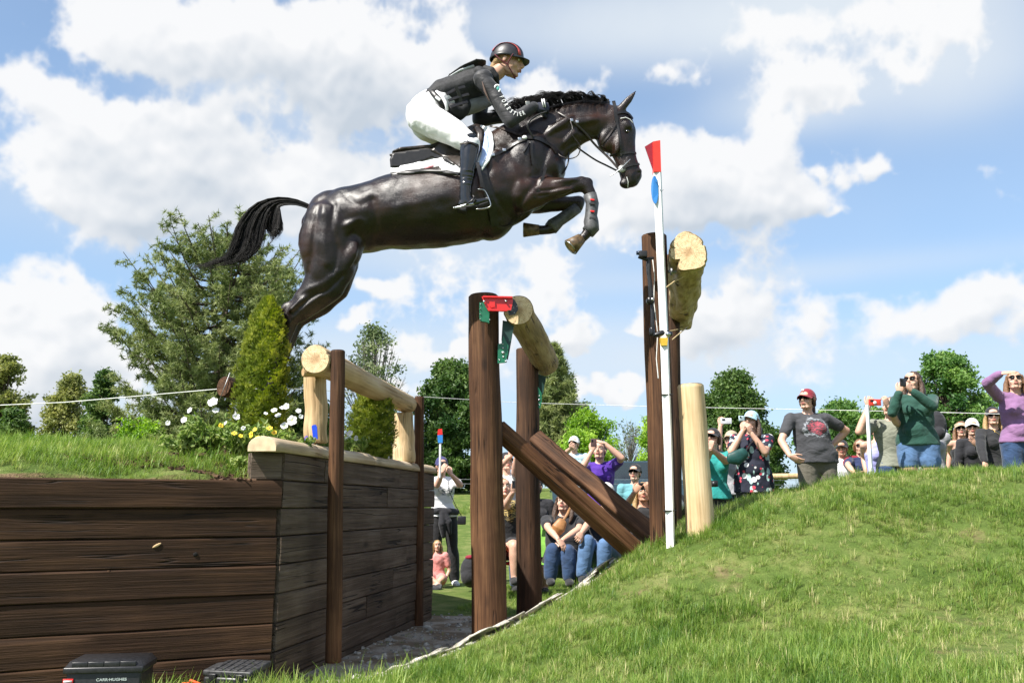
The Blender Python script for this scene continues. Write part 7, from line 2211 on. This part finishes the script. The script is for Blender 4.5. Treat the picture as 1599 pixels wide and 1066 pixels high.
V_ = person('person in a black cap and black V-neck top left of the mauve shirt', 1549, 634, 11.0, hair=('long', HBL), hat=('cap', BCAP), glass=True, topw=BLKC, sleeve='long', bottom=DENL, arms=(((1532, 700, -1), (1538, 722, -1)), None), face=(-.4, -1, .25))
mb = MB(); mb.loft([V_['neck'] + Vector((-.05, -.05, 0)), V_['chest'] + Vector((0, -.165, .06)), V_['neck'] + Vector((.05, -.05, 0))], [.003] * 3, seg=5); part('necklace', mb, plain('gold', (.6, .4, .12), .3, 1.0), V_['root'])
Wp = person('person in a mauve shirt and jeans shading the eyes with one arm', 1583, 577, 9.6, hair=('long', HRD), glass=True, topw=LILA, sleeve='long', bottom=DENIM, width=1.12,
            arms=(((1541, 598, -1), (1562, 583, -1), ((.9, -.3, .1), (0, 0.5, -1))), ((1612, 660, 1), (1606, 700, -1))), hands=('flat', 'relax'), face=(-.45, -1, .35), sh_up=(.03, 0), belly=.01)
mb = MB(); mb.strip([Wp['sh'][0] + Vector((.05, .06, .04)), Wp['sh'][0] + Vector((.055, -.075, .03)), Wp['chest'] + Vector((-.12, -.13, -.06))], .045, .008, (0, -1, .3)); part('rucksack_strap', mb, BCAP, Wp['root']) if False else None

# -- seen through the gaps on the left
A = person('person in a white tee and black leggings photographing, right of the far wall end', 690, 712, 12.2, hair=('short', HB), hat=('cap', NCAP), topw=print_tee('white_tee_with_dog', (.72, .72, .72), (.02, .05, .07), (.02, .05, .07), (.06, 0, 1.23), (.12, .07)), bottom=BLKC, yaw=.25,
           arms=(((683, 757, -1), (691, 736, -1), ((.3, -.2, .9), (.5, .8, 0))), ((719, 757, -1), (704, 740, -1), ((-.4, -.2, .8), (-.4, .8, 0)))), face=(.25, -1, .15), shoes=WHT, legs=((.03, 0), (.05, .05)), headshift=(0, 0, 0), lean=(-.03, 0))
phone('camera held to the eye under the navy cap', 693, 727, 11.85, 11, 13)
mb = MB(); mb.loft([A['hip'] + Vector((-.17, -.05, .07)), A['hip'] + Vector((-.05, -.15, .09)), A['hip'] + Vector((.10, -.14, .08)), A['hip'] + Vector((.18, -.02, .07)), A['hip'] + Vector((.10, .14, .07)), A['hip'] + Vector((-.1, .14, .07)), A['hip'] + Vector((-.17, -.05, .07))], [.045] * 7, seg=10)
mb.loft([A['hip'] + Vector((0, -.16, .08)), A['hip'] + Vector((.0, -.19, -.08)), A['hip'] + Vector((.02, -.16, -.24))], [.035, .05, .03]); mb.loft([A['hip'] + Vector((.03, -.16, .08)), A['hip'] + Vector((.09, -.17, -.06)), A['hip'] + Vector((.10, -.14, -.20))], [.03, .045, .03])
part('tied_jacket', remesh(mb, .011, 2), BCAP, A['root'])
tb = thing('small_bag', at(722, 812, 12.0), 'small black bag hanging by a cord at the hip of the white tee', 'bag')
mb = MB(); mb.box(at(721, 812, 12.0), (.055, .035, .055), bevel=.012); part('body', mb, MBLK, tb)
mb = MB(); mb.loft([at(721, 806, 12.0), at(712, 790, 11.93), at(702, 768, 11.95), at(700, 750, 12)], [.005] * 4, seg=6); part('cord', mb, MRUB, tb)
B = person('blonde child in a pink dress sitting in the grass by the far wall end', 683, 842, 11.9, kid=.62, hair=('long', HBL), topw=PINK, bottom=PINK, shorts=True, sleeve='short', face=(.1, -1, .15), sit=((672, 898, -.25), (694, 900, -.25), (688, 908, -.32), (682, 909, -.30)), lean=(0, 0), arms=(None, ((702, 890, 0), (695, 905, -1))), group='children on the grass')
C_ = person('person in a white top with both arms raised, between the two brown middle posts', 791, 705, 11.3, hair=('short', HD_), hat=('cap', BCAP), topw=WHT, bottom=DENIM, arms=(((776, 732, -1), (797, 712, -1), ((.3, -.2, .9), (.4, .9, 0))), ((803, 738, -1), (806, 712, -1), ((-.1, -.2, .9), (-.4, .9, 0)))), face=(.3, -1, .3))
Dp = person('seated person in a black gold-printed tee beside the thick middle post', 787, 745, 10.6, hair=('short', HBL), topw=print_tee('black_tee_gold_print', (.012, .012, .013), (.55, .40, .13), (.5, .38, .14), (.05, 0, 1.02), (.14, .20)), bottom=BLKC, shorts=True,
           arms=(None, ((788, 790, -1), (801, 768, -1), ((.2, -.2, .9), (-.3, .9, 0)))), sit=((782, 848, -.38), (803, 850, -.38), (784, 893, -.36), (803, 896, -.36)), width=1.12, face=(.2, -1, .3))
phone('black phone in the hand of the seated person with the gold print', 803, 756, 10.1, 7, 12)
E = person('seated person in black tee and jeans with a tan chest bag', 880, 766, 10.1, hair=('long', HB), topw=BLKC, bottom=DENIM, arms=(((856, 824, -1), (871, 841, -1), ((.5, -.3, -.6), (0, .4, -1))), ((904, 826, -1), (878, 843, -1), ((-.6, -.3, -.5), (0, .4, -1)))), hands=('relax', 'relax'),
           sit=((860, 855, -.42), (884, 857, -.42), (857, 896, -.40), (885, 897, -.40)), width=1.2, belly=.03, face=(-.3, -1, .3))
cb_ = thing('chest_bag', at(872, 825, 9.8), 'tan leather sling bag on the chest of the seated person in black', 'bag')
mb = MB(); mb.loft([at(868, 833, 9.78), at(872, 824, 9.76), at(878, 814, 9.78)], [.05, .075, .055], [.03, .04, .03], side=(0, 1, 0)); part('body', remesh(mb, .008, 2), plain('tan_leather', (.36, .17, .06), .5), cb_)
mb = MB(); mb.strip([at(878, 815, 9.8), at(886, 802, 9.84), at(892, 790, 9.95)], .03, .004, (0, -1, .2)); part('strap', mb, plain('tan_strap', (.3, .15, .06), .6), cb_)
F_ = person('seated person in a white cap and pale jeans, mostly hidden by the long brace', 946, 752, 10.0, hair=('pony', HB), hat=('cap', WCAP), glass=True, topw=BLKC, bottom=DENL, arms=(((920, 815, -1), (908, 832, -1)), None), sit=((912, 842, -.42), (938, 848, -.42), (905, 893, -.40), (936, 890, -.38)), width=1.2, lean=(.03, 0), face=(-.4, -1, .3))
G = person('person in a white cap and pale blue shirt standing far back above the braces', 896, 680, 14.0, hair=('short', HB), hat=('cap', WCAP), glass=True, topw=LBLU, bottom=DENIM, male=True, arms=(((884, 707, -1), (891, 700, -1)), None), face=(-.3, -1, .3))
Hp = person('person in a purple polo holding a brown phone with one arm over the head', 936, 688, 11.0, hair=('short', HB), topw=PURP, bottom=DENIM, arms=(((908, 732, -1), (924, 704, -1), ((.2, -.2, .9), (.4, .9, 0))), ((971, 715, -1), (944, 692, -1), ((-.9, -.2, .3), (0, .5, -1)))), hands=('grip', 'flat'), width=1.08, face=(-.35, -1, .35), sh_up=(0, .03))
phone('brown phone held up by the person in the purple polo', 927, 691, 10.45, 9, 13, case=plain('brown_case', (.09, .05, .045), .5))
J = person('person in a black cap and faded aqua shirt left of the tall brown post', 991, 723, 12.2, hair=('short', HD_), hat=('cap', BCAP), glass=True, topw=AQUA, bottom=DENIM, male=True, sleeve='short', face=(-.4, -1, .3))
K = person('person in a black tank top smiling behind a camera, beside the tall brown post', 1004, 751, 9.7, hair=('long', HBL), topw=BLKC, tank=True, bottom=BLKC, skin=SK2, arms=(((977, 792, -1), (991, 768, -1), ((.5, -.2, .8), (.4, .9, 0))), ((1022, 792, -1), (1014, 768, -1), ((-.3, -.2, .9), (-.4, .9, 0)))), face=(-.1, -1, .2),
           sit=((990, 862, -.35), (1015, 862, -.35), (990, 905, -.3), (1015, 905, -.3)), kid=.95)
phone('black camera held by the smiling person in the tank top', 1005, 759, 9.3, 16, 11)
Y_ = person('person in a dark jacket standing mostly behind the far middle post, bare knees showing', 836, 744, 10.9, hair=('short', HD_), topw=BCAP, bottom=BLKC, shorts=True, sleeve='long', face=(-.3, -1, .3), hem=.05)

# -- chairs, packs and a car behind
def camp_chair(label, px, py, D, col, yaw=0.0, w_=.25, h=.40, back=True):
    c = at(px, py, D); gz__ = gzf(c.x, c.y); c.z = gz__
    t = thing('camp_chair', c, label, 'chair'); Mr = Matrix.Rotation(yaw, 3, 'Z')
    q = lambda x, y, z: c + Mr @ Vector((x, y, z))
    mb = MB(); mb.loft([q(-w_, -.2, h - .01), q(0, -.2, h - .04), q(w_, -.2, h - .01)], [.012] * 3, seg=6); V = [q(x, y, h + (-.03 if abs(x) < .1 else 0)) for y in (-.2, .2) for x in (-w_, -.08, .08, w_)]
    mb.add(V + [v - Vector((0, 0, .012)) for v in V], [(0, 1, 5, 4), (1, 2, 6, 5), (2, 3, 7, 6), (8, 12, 13, 9), (9, 13, 14, 10), (10, 14, 15, 11), (0, 8, 9, 1), (1, 9, 10, 2), (2, 10, 11, 3)]); part('seat', mb, col, t)
    if back:
        mb = MB(); V = [q(x, .2 + .06 * z, h + z * .42) for z in (.1, 1) for x in (-w_, 0, w_)]; mb.add(V + [v + Vector((0, .012, 0)) for v in V], [(0, 1, 4, 3), (1, 2, 5, 4), (6, 9, 10, 7), (7, 10, 11, 8), (3, 4, 10, 9), (4, 5, 11, 10)]); part('backrest', mb, col, t)
    for x in (-w_, w_):
        for y0, y1 in ((-.22, .22), (.22, -.2)):
            mb = MB(); mb.loft([q(x, y0, 0.0), q(x, y1, h if y1 < 0 or not back else h + .4 * 0)], [.010] * 2, seg=8); part('leg', mb, MBLM, t)
        if back: 
            mb = MB(); mb.loft([q(x, .2, h - .05), q(x, .27, h + .42)], [.010] * 2, seg=8); part('back_post', mb, MBLM, t)
    return t
camp_chair('red camp chair under the seated person with the gold print', 797, 900, 10.55, plain('red_canvas', (.55, .02, .02), .8))
camp_chair('lime green camp chair under the seated person in black', 876, 905, 10.15, plain('lime_canvas', (.17, .38, .05), .8))
camp_chair('dark camp chair under the seated person in the white cap', 936, 905, 10.1, BLKC)
camp_chair('blue camp chair standing empty behind the far middle post', 862, 890, 11.6, plain('blue_canvas', (.05, .06, .33), .8), h=.62)
bp = thing('backpack', at(733, 905, 11.2), 'black and red backpack lying in the grass left of the thick middle post', 'bag')
mb = MB(); c = at(735, 892, 11.2); mb.ell(c, (.13, .12, .19)); mb.ell(c + Vector((-.02, -.06, -.06)), (.10, .08, .10)); part('body', remesh(mb, .01, 2), BCAP, bp)
mb = MB(); mb.ell(c + Vector((.0, -.02, .17)), (.07, .06, .03)); part('top_flap', mb, REDC, bp)
def car(px, py, D):
    c = at(px, py, D); c.z = gzf(c.x, c.y); t = thing('parked_car', c, 'dark blue-grey car parked far back left of the tall brown post', 'car'); q = lambda x, y, z: c + Vector((x, y, z))
    mb = MB(); prof = [(-2.1, .35), (-2.1, .75), (-1.9, .95), (-1.0, 1.02), (1.3, 1.02), (2.0, .95), (2.1, .6), (2.1, .35)]
    mb.add([q(x, y, z) for y in (-.85, .85) for x, z in prof], [tuple(range(8))[::-1], tuple(range(8, 16))] + [(k, (k + 1) % 8, (k + 1) % 8 + 8, k + 8) for k in range(8)]); mb.box(q(0, 0, .98), (1.1, .8, .05), bevel=.02)
    cab = [(-1.1, 1.0), (-.5, 1.48), (.8, 1.50), (1.5, 1.02)]; roof = [(-.52, 1.46), (-.45, 1.52), (.75, 1.54), (.85, 1.47)]
    mb.add([q(x, y, z) for y in (-.66, .66) for x, z in roof], [(3, 2, 1, 0), (4, 5, 6, 7), (0, 1, 5, 4), (1, 2, 6, 5), (2, 3, 7, 6), (3, 0, 4, 7)])
    part('body', mb, plain('blue_grey_car_paint', (.05, .09, .13), .3, .3, coat=1.0), t, sm=False)
    mb = MB(); mb.add([q(x, y, z) for y in (-.70, .70) for x, z in cab], [(3, 2, 1, 0), (4, 5, 6, 7), (0, 1, 5, 4), (1, 2, 6, 5), (2, 3, 7, 6)]); part('window_glass', mb, plain('car_glass', (.02, .03, .04), .06, spec=1.0), t, sm=False)
    for x in (-1.35, 1.35):
        for y in (-.86, .72):
            w1 = MB(); w1.loft([q(x, y, .32), q(x, y + .14, .32)], [.32, .32], seg=20, dome=False); wh = part('wheel', w1, MRUB, t); w1 = MB(); w1.loft([q(x, y - .004, .32), q(x, y + .02, .32)], [.19, .19], seg=14, dome=False); part('rim', w1, MGALV, wh)
car(975, 765, 26)
# ------------------------------------------------------------------ the rider
rider = thing('person', H(700, 200), 'rider crouched over the leaping horse in a black vest, white breeches and dark helmet', 'person')
BLV = plain('black_vest_mesh', (.016, .016, .018), .75, var=.25, scale=60, bumpy=(70, .6, .004)); BLS = cloth('black_sleeve', (.017, .016, .019), rough=.6, wr=.003); BRE = cloth('white_breeches', (.80, .79, .80), rough=.7, wr=.002, var=.03)
GRS = cloth('grey_white_sleeve_panel', (.20, .20, .205), rough=.6); BOOT = plain('polished_black_leather', (.010, .010, .011), .20, var=.2, scale=30, spec=.6, coat=.4, bumpy=(18, .25, .003))
s_ = KH
def rl(b, sec, seg=18): b.loft([H(q[0], q[1], q[4] if len(q) > 4 else 0) for q in sec], [q[2] * KH for q in sec], [q[3] * KH for q in sec], side=SIDE, seg=seg)
hcR = H(794, 97, 0)
TOR = [(668, 178, 28, 32), (690, 160, 26, 29), (712, 146, 24, 28), (736, 136, 24, 31), (756, 128, 19, 31), (768, 122, 12, 16)]
EL, WR = H(797, 190, -.20), H(822, 172, -.17); SHN = H(757, 121, -.165); SHF = H(757, 121, .165); ELF = H(748, 188, .22); WRF = H(800, 182, .10)
rb = MB(); rl(rb, TOR); 
rb.loft([SHN, (SHN + EL) / 2, EL], [.044, .040, .037]); rb.loft([EL, EL + (WR - EL) * .4, H(836, 166, -.145)], [.036, .033, .026])
rb.loft([SHF, (SHF + ELF) / 2, ELF], [.052, .047, .042]); rb.loft([ELF, ELF + (WRF - ELF) * .4, WRF], [.042, .038, .028])
rb.loft([H(764, 122), H(778, 113), H(786, 105)], [.060, .054, .052])
for sy in (-1, 1):
    o = sy
    hx, hy, kx, ky, ax, ay = (664, 182, 736, 228, 727, 305) if sy < 0 else (672, 186, 740, 234, 732, 308)
    rb.loft([H(hx, hy, o * .09), H((hx + kx) / 2, (hy + ky) / 2 - 2, o * .17), H(kx, ky, o * .245)], [.098, .084, .056]); rb.loft([H(kx, ky, o * .245), H((kx + ax) / 2 - 2, (ky + ay) / 2, o * .255), H(ax, ay, o * .26)], [.058, .052, .036])
    rb.loft([H(ax - 4, ay + 10, o * .26), H(ax + 14, ay + 14, o * .26), H(ax + 34, ay + 6, o * .27)], [.022, .020, .014])
rbody = remesh(rb, .010, 5)
HMR = head_matrix(hcR, (1, -.16, -.16), 1.0)
join(rbody, HEADT, HMR)
part('body', rbody, [skin_mat('rider_skin', (.50, .29, .20)), LIP, EYW, EYD], rider)
# hands in dark gloves, on the reins
hd = MB(); place_hand(hd, 'fist', H(835, 167, -.145), (1, .1, .08), (0, 1, -.3), True, 1.05); part('glove', hd, plain('navy_glove', (.012, .014, .030), .7, bumpy=(60, .5, .002)), rider, label='near navy glove closed on the reins')
hd = MB(); place_hand(hd, 'fist', WRF, (1, -.2, .1), (0, -1, -.3), False, 1.05); part('glove', hd, plain('black_glove', (.012, .012, .014), .7), rider)
mb = MB(); 
for k in range(2): c = H(846.5 + k * 3.2, 162 - k * .4, -.15); mb.loft([c, c + Vector((.006, 0, .001))], [.034, .034], [.024, .024], side=SIDE, seg=12, dome=False)
part('glove_stripe', mb, MWHP, rider)
mb = MB(); c = H(824, 170, -.165); mb.loft([c - Vector((.012, 0, 0)), c + Vector((.012, 0, 0))], [.034, .034], seg=14, dome=False); w0 = part('watch_strap', mb, MBLK, rider)
mb = MB(); mb.box(H(824, 162, -.18), (.016, .012, .014), bevel=.004); part('watch', mb, plain('watch_case', (.30, .29, .25), .3, .8), rider)
# sleeves
def bumpc(seed, a=.006, f=13): return lambda co, nr: co + nr * (vec_noise(co, f, seed) * a)[:, None]
mb = MB(); mb.loft([SHN + Vector((-.02, 0, -.01)), (SHN + EL) / 2, EL], [.060, .053, .048]); mb.loft([EL, EL + (WR - EL) * .5, H(834, 166, -.15)], [.048, .043, .035]); mb.cap(SHN, H(750, 130, -.09), .058, .06)
part('sleeve', remesh(mb, .009, 3, bump=bumpc(3)), BLS, rider)
mb = MB(); mb.loft([SHF, (SHF + ELF) / 2, ELF], [.066, .058, .052]); mb.loft([ELF, (ELF + WRF) / 2, WRF], [.052, .046, .036]); part('sleeve', remesh(mb, .010, 3, bump=bumpc(4)), BLS, rider)
mb = MB(); mb.loft([H(727, 170, -.02), H(742, 164, -.0), H(760, 158, .04)], [.055, .058, .05], seg=14); part('under_shirt', remesh(mb, .010, 3, bump=bumpc(8)), GRS, rider)
# skin-toned underarm panel of the sleeve
mb = MB(); mb.loft([H(753, 128, -.232), H(757, 142, -.238), H(764, 158, -.236)], [.003, .008, .003], [.004] * 3, side=SIDE, seg=8); part('mesh_panel', mb, plain('tan_mesh', (.10, .060, .045), .7), rider)
# vest: body protector with panels
mb = MB(); rl(mb, [(676, 158, 19, 33), (690, 152, 27, 34), (712, 145, 28, 34), (735, 136, 27, 35), (752, 129, 22, 33), (762, 124, 13, 22)])
mb.loft([H(748, 112, -.12), H(762, 122, -.13), H(763, 138, -.12)], [.04, .05, .03]); mb.loft([H(748, 112, .12), H(762, 122, .13), H(763, 138, .12)], [.04, .05, .03])
mb.loft([H(727, 166, -.04), H(716, 176, -.05), H(706, 170, -.1)], [.05, .06, .04])
part('vest', remesh(mb, .0085, 3, bump=bumpc(5, .005, 16)), BLV, rider)
for (pts, wd) in (([(697, 148), (712, 140), (726, 136)], .02), ([(700, 158), (716, 152), (732, 148)], .018), ([(703, 168), (718, 163), (730, 160)], .018), ([(712, 136), (718, 150), (720, 166)], .022)):
    P = [H(x, y, -.232 + .02 * k) for k, (x, y) in enumerate(pts)]; mb = MB(); mb.strip(P, wd, .008, (0, -1, .1)); part('vest_panel_seam', mb, MLEA, rider, sm=False)
# air-vest back collar and pale back panel
mb = MB(); mb.loft([H(700, 122, -.03), H(722, 112, -.03), H(744, 103, -.03), H(757, 101, -.02)], [.006, .014, .016, .010], [.05, .09, .10, .07], side=SIDE, seg=14); part('back_protector', remesh(mb, .009, 2), BLV, rider)
mb = MB(); mb.loft([H(703, 127, -.02), H(720, 118, -.02), H(740, 110, -.02)], [.014, .016, .010], [.08, .09, .08], side=SIDE, seg=14); part('back_number_panel', mb, plain('pale_grey_cloth', (.58, .60, .62), .85), rider)
mb = MB(); mb.loft([H(757, 107, -.10), H(767, 110, -.12), H(774, 120, -.11), H(776, 130, -.06)], [.026, .03, .028, .02], [.02] * 4, side=SIDE); part('collar', remesh(mb, .008, 2), BLV, rider)
# breeches
mb = MB(); rl(mb, [(664, 180, 33, 38), (676, 172, 34, 37), (690, 160, 30, 34)]); mb.ell(H(663, 182, 0), (.118, .16, .125))
for sy in (-1, 1):
    hx, hy, kx, ky = (662, 184, 735, 226) if sy < 0 else (668, 196, 742, 236)
    mb.ell(H(hx, hy, sy * .08), (.112, .098, .118)); mb.loft([H(hx, hy, sy * .09), H(hx + 22, hy + 11, sy * .135), H((hx + kx) / 2 + 8, (hy + ky) / 2 + 1, sy * .18), H(kx, ky, sy * .248)], [.118, .110, .094, .068])
part('breeches', remesh(mb, .009, 6, bump=lambda co, nr: co + nr * (vec_noise(co * np.array([1, .5, 1.9]), 12, 7) * .0045 + vec_noise(co * np.array([1.5, .5, .8]), 26, 2) * .0016)[:, None]), BRE, rider)
# belt
P = [H(*q) for q in ((664, 144, -.05), (668, 141, -.10), (675, 145, -.15), (683, 153, -.168), (689, 162, -.165), (693, 169, -.14))]
mb = MB(); mb.loft([Vector(q) for q in bez(P, 16)], [.006] * 16, [.019] * 16, side=(.5, 0, .85), seg=8); part('belt', mb, MLEA, rider)
mb = MB(); mb.box(H(684, 154, -.178), (.010, .005, .020), Matrix.Rotation(R(-50), 3, 'Y'), bevel=.003); part('belt_buckle', mb, MWHP, rider)
P = [H(*q) for q in ((676, 141, -.12), (684, 145, -.15), (692, 154, -.165), (697, 164, -.165), (698, 172, -.15))]
mb = MB(); mb.loft([Vector(q) for q in bez(P, 12)], [.005] * 12, [.012] * 12, side=(.5, 0, .85), seg=8); part('breeches_waistband', mb, BRE, rider)
# long boots
for sy in (-1, 1):
    dx, dy_ = (0, 0) if sy < 0 else (6, 3); o = sy
    mb = MB(); rl(mb, [(733 + dx, 221, 15, 14, o * .25), (734 + dx, 232, 16, 15, o * .255), (732 + dx, 250, 14.5, 14, o * .262), (729.5 + dx, 272, 12.5, 12, o * .265), (727.5 + dx, 292, 10.2, 10.5, o * .267), (727 + dx, 306, 10.5, 10, o * .268), (729 + dx, 316, 11, 10, o * .268)])
    rl(mb, [(722 + dx, 319, 8, 8, o * .268), (733 + dx, 319, 9, 9.5, o * .268), (748 + dx, 317, 7.5, 9.5, o * .272), (762 + dx, 313, 5.5, 8, o * .276)]); mb.ell(H(735 + dx, 218, o * .25), (.052, .05, .045))
    def wr_(co, nr):
        k = np.exp(-((co[:, 2] - H(727, 302).z) / .05) ** 2); return co + nr * (vec_noise(co * np.array([.6, .6, 2.4]), 22, 3) * .012 * k)[:, None]
    bo = part('long_boot', remesh(mb, .0075, 4, bump=wr_), BOOT, rider)
    mb = MB(); mb.box(H(722 + dx, 328, o * .268), (.028, .032, .015), Matrix.Rotation(R(12), 3, 'Y'), bevel=.004); rl(mb, [(728 + dx, 325, 3.2, 8, o * .268), (745 + dx, 324, 3, 9, o * .272), (762 + dx, 318, 2.6, 7.5, o * .276)]); part('boot_sole', mb, MRUB, bo)
    mb = MB(); mb.strip([H(719 + dx, 232, o * .25) + Vector((0, -.070 if sy < 0 else -.02, 0)), H(735 + dx, 229, o * .25) + Vector((0, -.072 if sy < 0 else -.02, 0)), H(748 + dx, 234, o * .25) + Vector((0, -.05 if sy < 0 else -.02, 0))], .010, .003, (0, -1, 0)); part('boot_top_seam', mb, MLEB, bo)
    if sy < 0:
        P = [H(710, 324.5, -.30), H(718, 323, -.315), H(730, 319, -.318), H(740, 318, -.315)]; mb = MB(); mb.loft(P, [.004, .004, .0045, .004], [.008] * 4, side=(0, 0, 1), seg=8); mb.ell(H(709, 324.5, -.30), (.008, .007, .007), seg=8); part('spur', mb, MET, bo)
        for pts in ([(740, 318), (743, 310), (738, 305)], [(728, 320), (737, 313), (743, 307)]): 
            mb = MB(); mb.strip([H(x, y, -.322) for x, y in pts], .010, .003, (0, -1, 0)); part('spur_strap', mb, MLEA, bo)
# helmet
hm = MB()
def helm(b):
    V = []; Fc = []; seg = 36; rings = 12
    for j in range(rings):
        ph = math.pi / 2 * (1 - j / (rings - 1) * 1.12)
        for k in range(seg):
            a = 2 * math.pi * k / seg; c = max(0, math.cos(ph)) ** .8 if ph > 0 else math.cos(ph)
            V.append((.095 * c * math.cos(a), .016 + .122 * c * math.sin(a), .030 + .108 * math.sin(ph) - (.012 if math.sin(a) > 0 else 0) * max(0, math.sin(a)) * c))
    for j in range(rings - 1):
        for k in range(seg): Fc.append((j * seg + k, (j + 1) * seg + k, (j + 1) * seg + (k + 1) % seg, j * seg + (k + 1) % seg))
    Fc.append(tuple(range(seg))[::-1]); b.add(V, Fc)
part('helmet_shell', mbx(helm, HMR), plain('dark_helmet_silk', (.022, .020, .024), .42, var=.2, bumpy=(40, .3, .002), coat=.2), rider)
def band(b):
    for sx_ in (-1, 1):
        P = []; n = []
        for k in range(18):
            t = -1.05 + k / 17 * 2.15      # from the brow to the nape, arching over the side of the crown
            yy = .016 - .120 * math.sin(t) * .96; zz = .040 + .104 * math.cos(t) ** .8 if math.cos(t) > 0 else .04; xx = .048 + .016 * math.cos(t)
            q = math.sqrt(max(0, 1 - ((yy - .016) / .124) ** 2 - (xx / .098) ** 2)); P.append(Vector((sx_ * xx, yy, .030 + .112 * q ** 1.0))); n.append(Vector((sx_ * .5, (yy - .016) * 3, 1)).normalized())
        b.strip(P, .026, .002, n)
part('helmet_red_band', mbx(band, HMR), plain('coral_red_band', (.55, .085, .075), .5), rider)
def brim(b):
    V = []; n = 16
    for i in range(n + 1):
        a = math.pi * (1.08 + .84 * i / n); ca, sa = math.cos(a), math.sin(a)
        for q in (0, .5, 1): V.append((.092 * ca, .016 + .118 * sa - .050 * q * max(0, -sa) ** .7, .030 - .008 * q - .016 * abs(ca) * q))
    m = len(V); V += [(x, y, z - .006) for x, y, z in V]; Fc = []
    for i in range(n):
        for j in range(2): a = i * 3 + j; Fc += [(a, a + 3, a + 4, a + 1), (a + m, a + 1 + m, a + 4 + m, a + 3 + m)]
        Fc.append((i * 3 + 2, i * 3 + 5, i * 3 + 5 + m, i * 3 + 2 + m))
    b.add(V, Fc)
part('helmet_peak', mbx(brim, HMR), MBLK, rider)
def rim(b): b.loft([(.093 * math.cos(a), .016 + .120 * math.sin(a), .020 - .012 * max(0, math.sin(a))) for a in [2 * math.pi * k / 28 for k in range(29)]], [.005] * 29, [.012] * 29, side=(0, 0, 1), seg=8, cap=False)
part('helmet_rim', mbx(rim, HMR), MBLK, rider)
def harness(b):
    for sx_ in (-1, 1):
        b.loft([(sx_ * .086, .085, .005), (sx_ * .084, .04, -.030), (sx_ * .072, -.012, -.052), (sx_ * .045, -.05, -.100), (0, -.068, -.118)], [.0035] * 5, [.008] * 5, side=(1, 0, 0), seg=6); b.loft([(sx_ * .087, -.045, .020), (sx_ * .080, -.026, -.02), (sx_ * .072, -.012, -.052)], [.003] * 3, [.007] * 3, side=(1, 0, 0), seg=6)
part('chin_harness', mbx(harness, HMR), plain('maroon_webbing', (.16, .02, .035), .7), rider)
def tuckhair(b): b.ell((0, .055, -.012), (.074, .06, .045)); b.loft([(.0, .09, -.03), (0, .10, -.06), (0, .085, -.085)], [.035, .034, .02])
hrr = MB(); join(hrr, remesh(mbx(tuckhair, Matrix.Identity(4)), .006, 2), HMR); part('hair', hrr, HBL, rider)
# stirrup
st = MB(); st.loft([Vector(q) for q in bez([H(747, 296, -.30), H(757, 298, -.30), H(764, 312, -.31), H(766, 322, -.31), H(757, 326, -.31), H(744, 327, -.31)], 16)], [.0045] * 16, [.010] * 16, side=(0, 1, 0), seg=8)
part('stirrup', st, MET, horse)
strap('stirrup_leather', [(746, 262), (748, 280), (750, 296)], .022, MLEA, lift=.055)
# lettering down the near sleeve, each letter set on the cloth
sleeve_o = [o for o in rider.children if o.name.startswith('sleeve')][0]
sb = BVHTree.FromPolygons([tuple(v.co) for v in sleeve_o.data.vertices], [tuple(p.vertices) for p in sleeve_o.data.polygons]); off_ = rootloc(sleeve_o)
ptsF = [(783, 152), (786.3, 158.3), (789.8, 164.5), (793.8, 170), (798.3, 174.6), (803.2, 177.8), (808, 179.2), (812.6, 178.8), (817.4, 177)]
inkM = plain('white_ink', (.80, .80, .80), .6, var=.02)
for i, ch in enumerate('FORESTIER'):
    x, y = ptsF[i]; d = (H(x, y) - Vector((0, 0, CZ))).normalized(); h = sb.ray_cast(Vector((0, 0, CZ)) - off_, d)
    if h[0] is None: continue
    p = h[0] + off_; a, b_ = ptsF[max(0, i - 1)], ptsF[min(8, i + 1)]; run = Vector((b_[0] - a[0], 0, -(b_[1] - a[1]))).normalized()
    nn = h[1] if h[1].y < 0 else -h[1]; nn = (nn + Vector((0, -1.2, 0))).normalized(); run = (run - nn * run.dot(nn)).normalized(); up_ = nn.cross(run)
    me = textmesh(ch, .042, inkM, depth=.0015, name='letter', bold=True, sx=.62); o = bpy.data.objects.new('letter', me); ROOT.objects.link(o); o.parent = sleeve_o
    Mx = Matrix((run, up_, nn)).transposed().to_4x4(); Mx.translation = p + nn * .004 - rootloc(sleeve_o); o.matrix_local = Mx
d = (H(777.5, 139) - Vector((0, 0, CZ))).normalized(); h = sb.ray_cast(Vector((0, 0, CZ)) - off_, d)
if h[0] is not None:
    p = h[0] + off_ + Vector((-.004, -.006, 0)); mb = MB(); mb.loft([p + Vector((math.cos(a) * .020, 0, math.sin(a) * .026)) for a in [k / 14 * 5.2 + .9 for k in range(15)]], [.006] * 15, [.002] * 15, side=(0, 1, 0), seg=6)
    e = part('emblem', mb, inkM, sleeve_o); mb = MB(); mb.ell(p + Vector((.004, 0, 0)), (.010, .003, .014), seg=10); part('emblem_leaf', mb, plain('emblem_green', (.05, .30, .26), .6), rider)
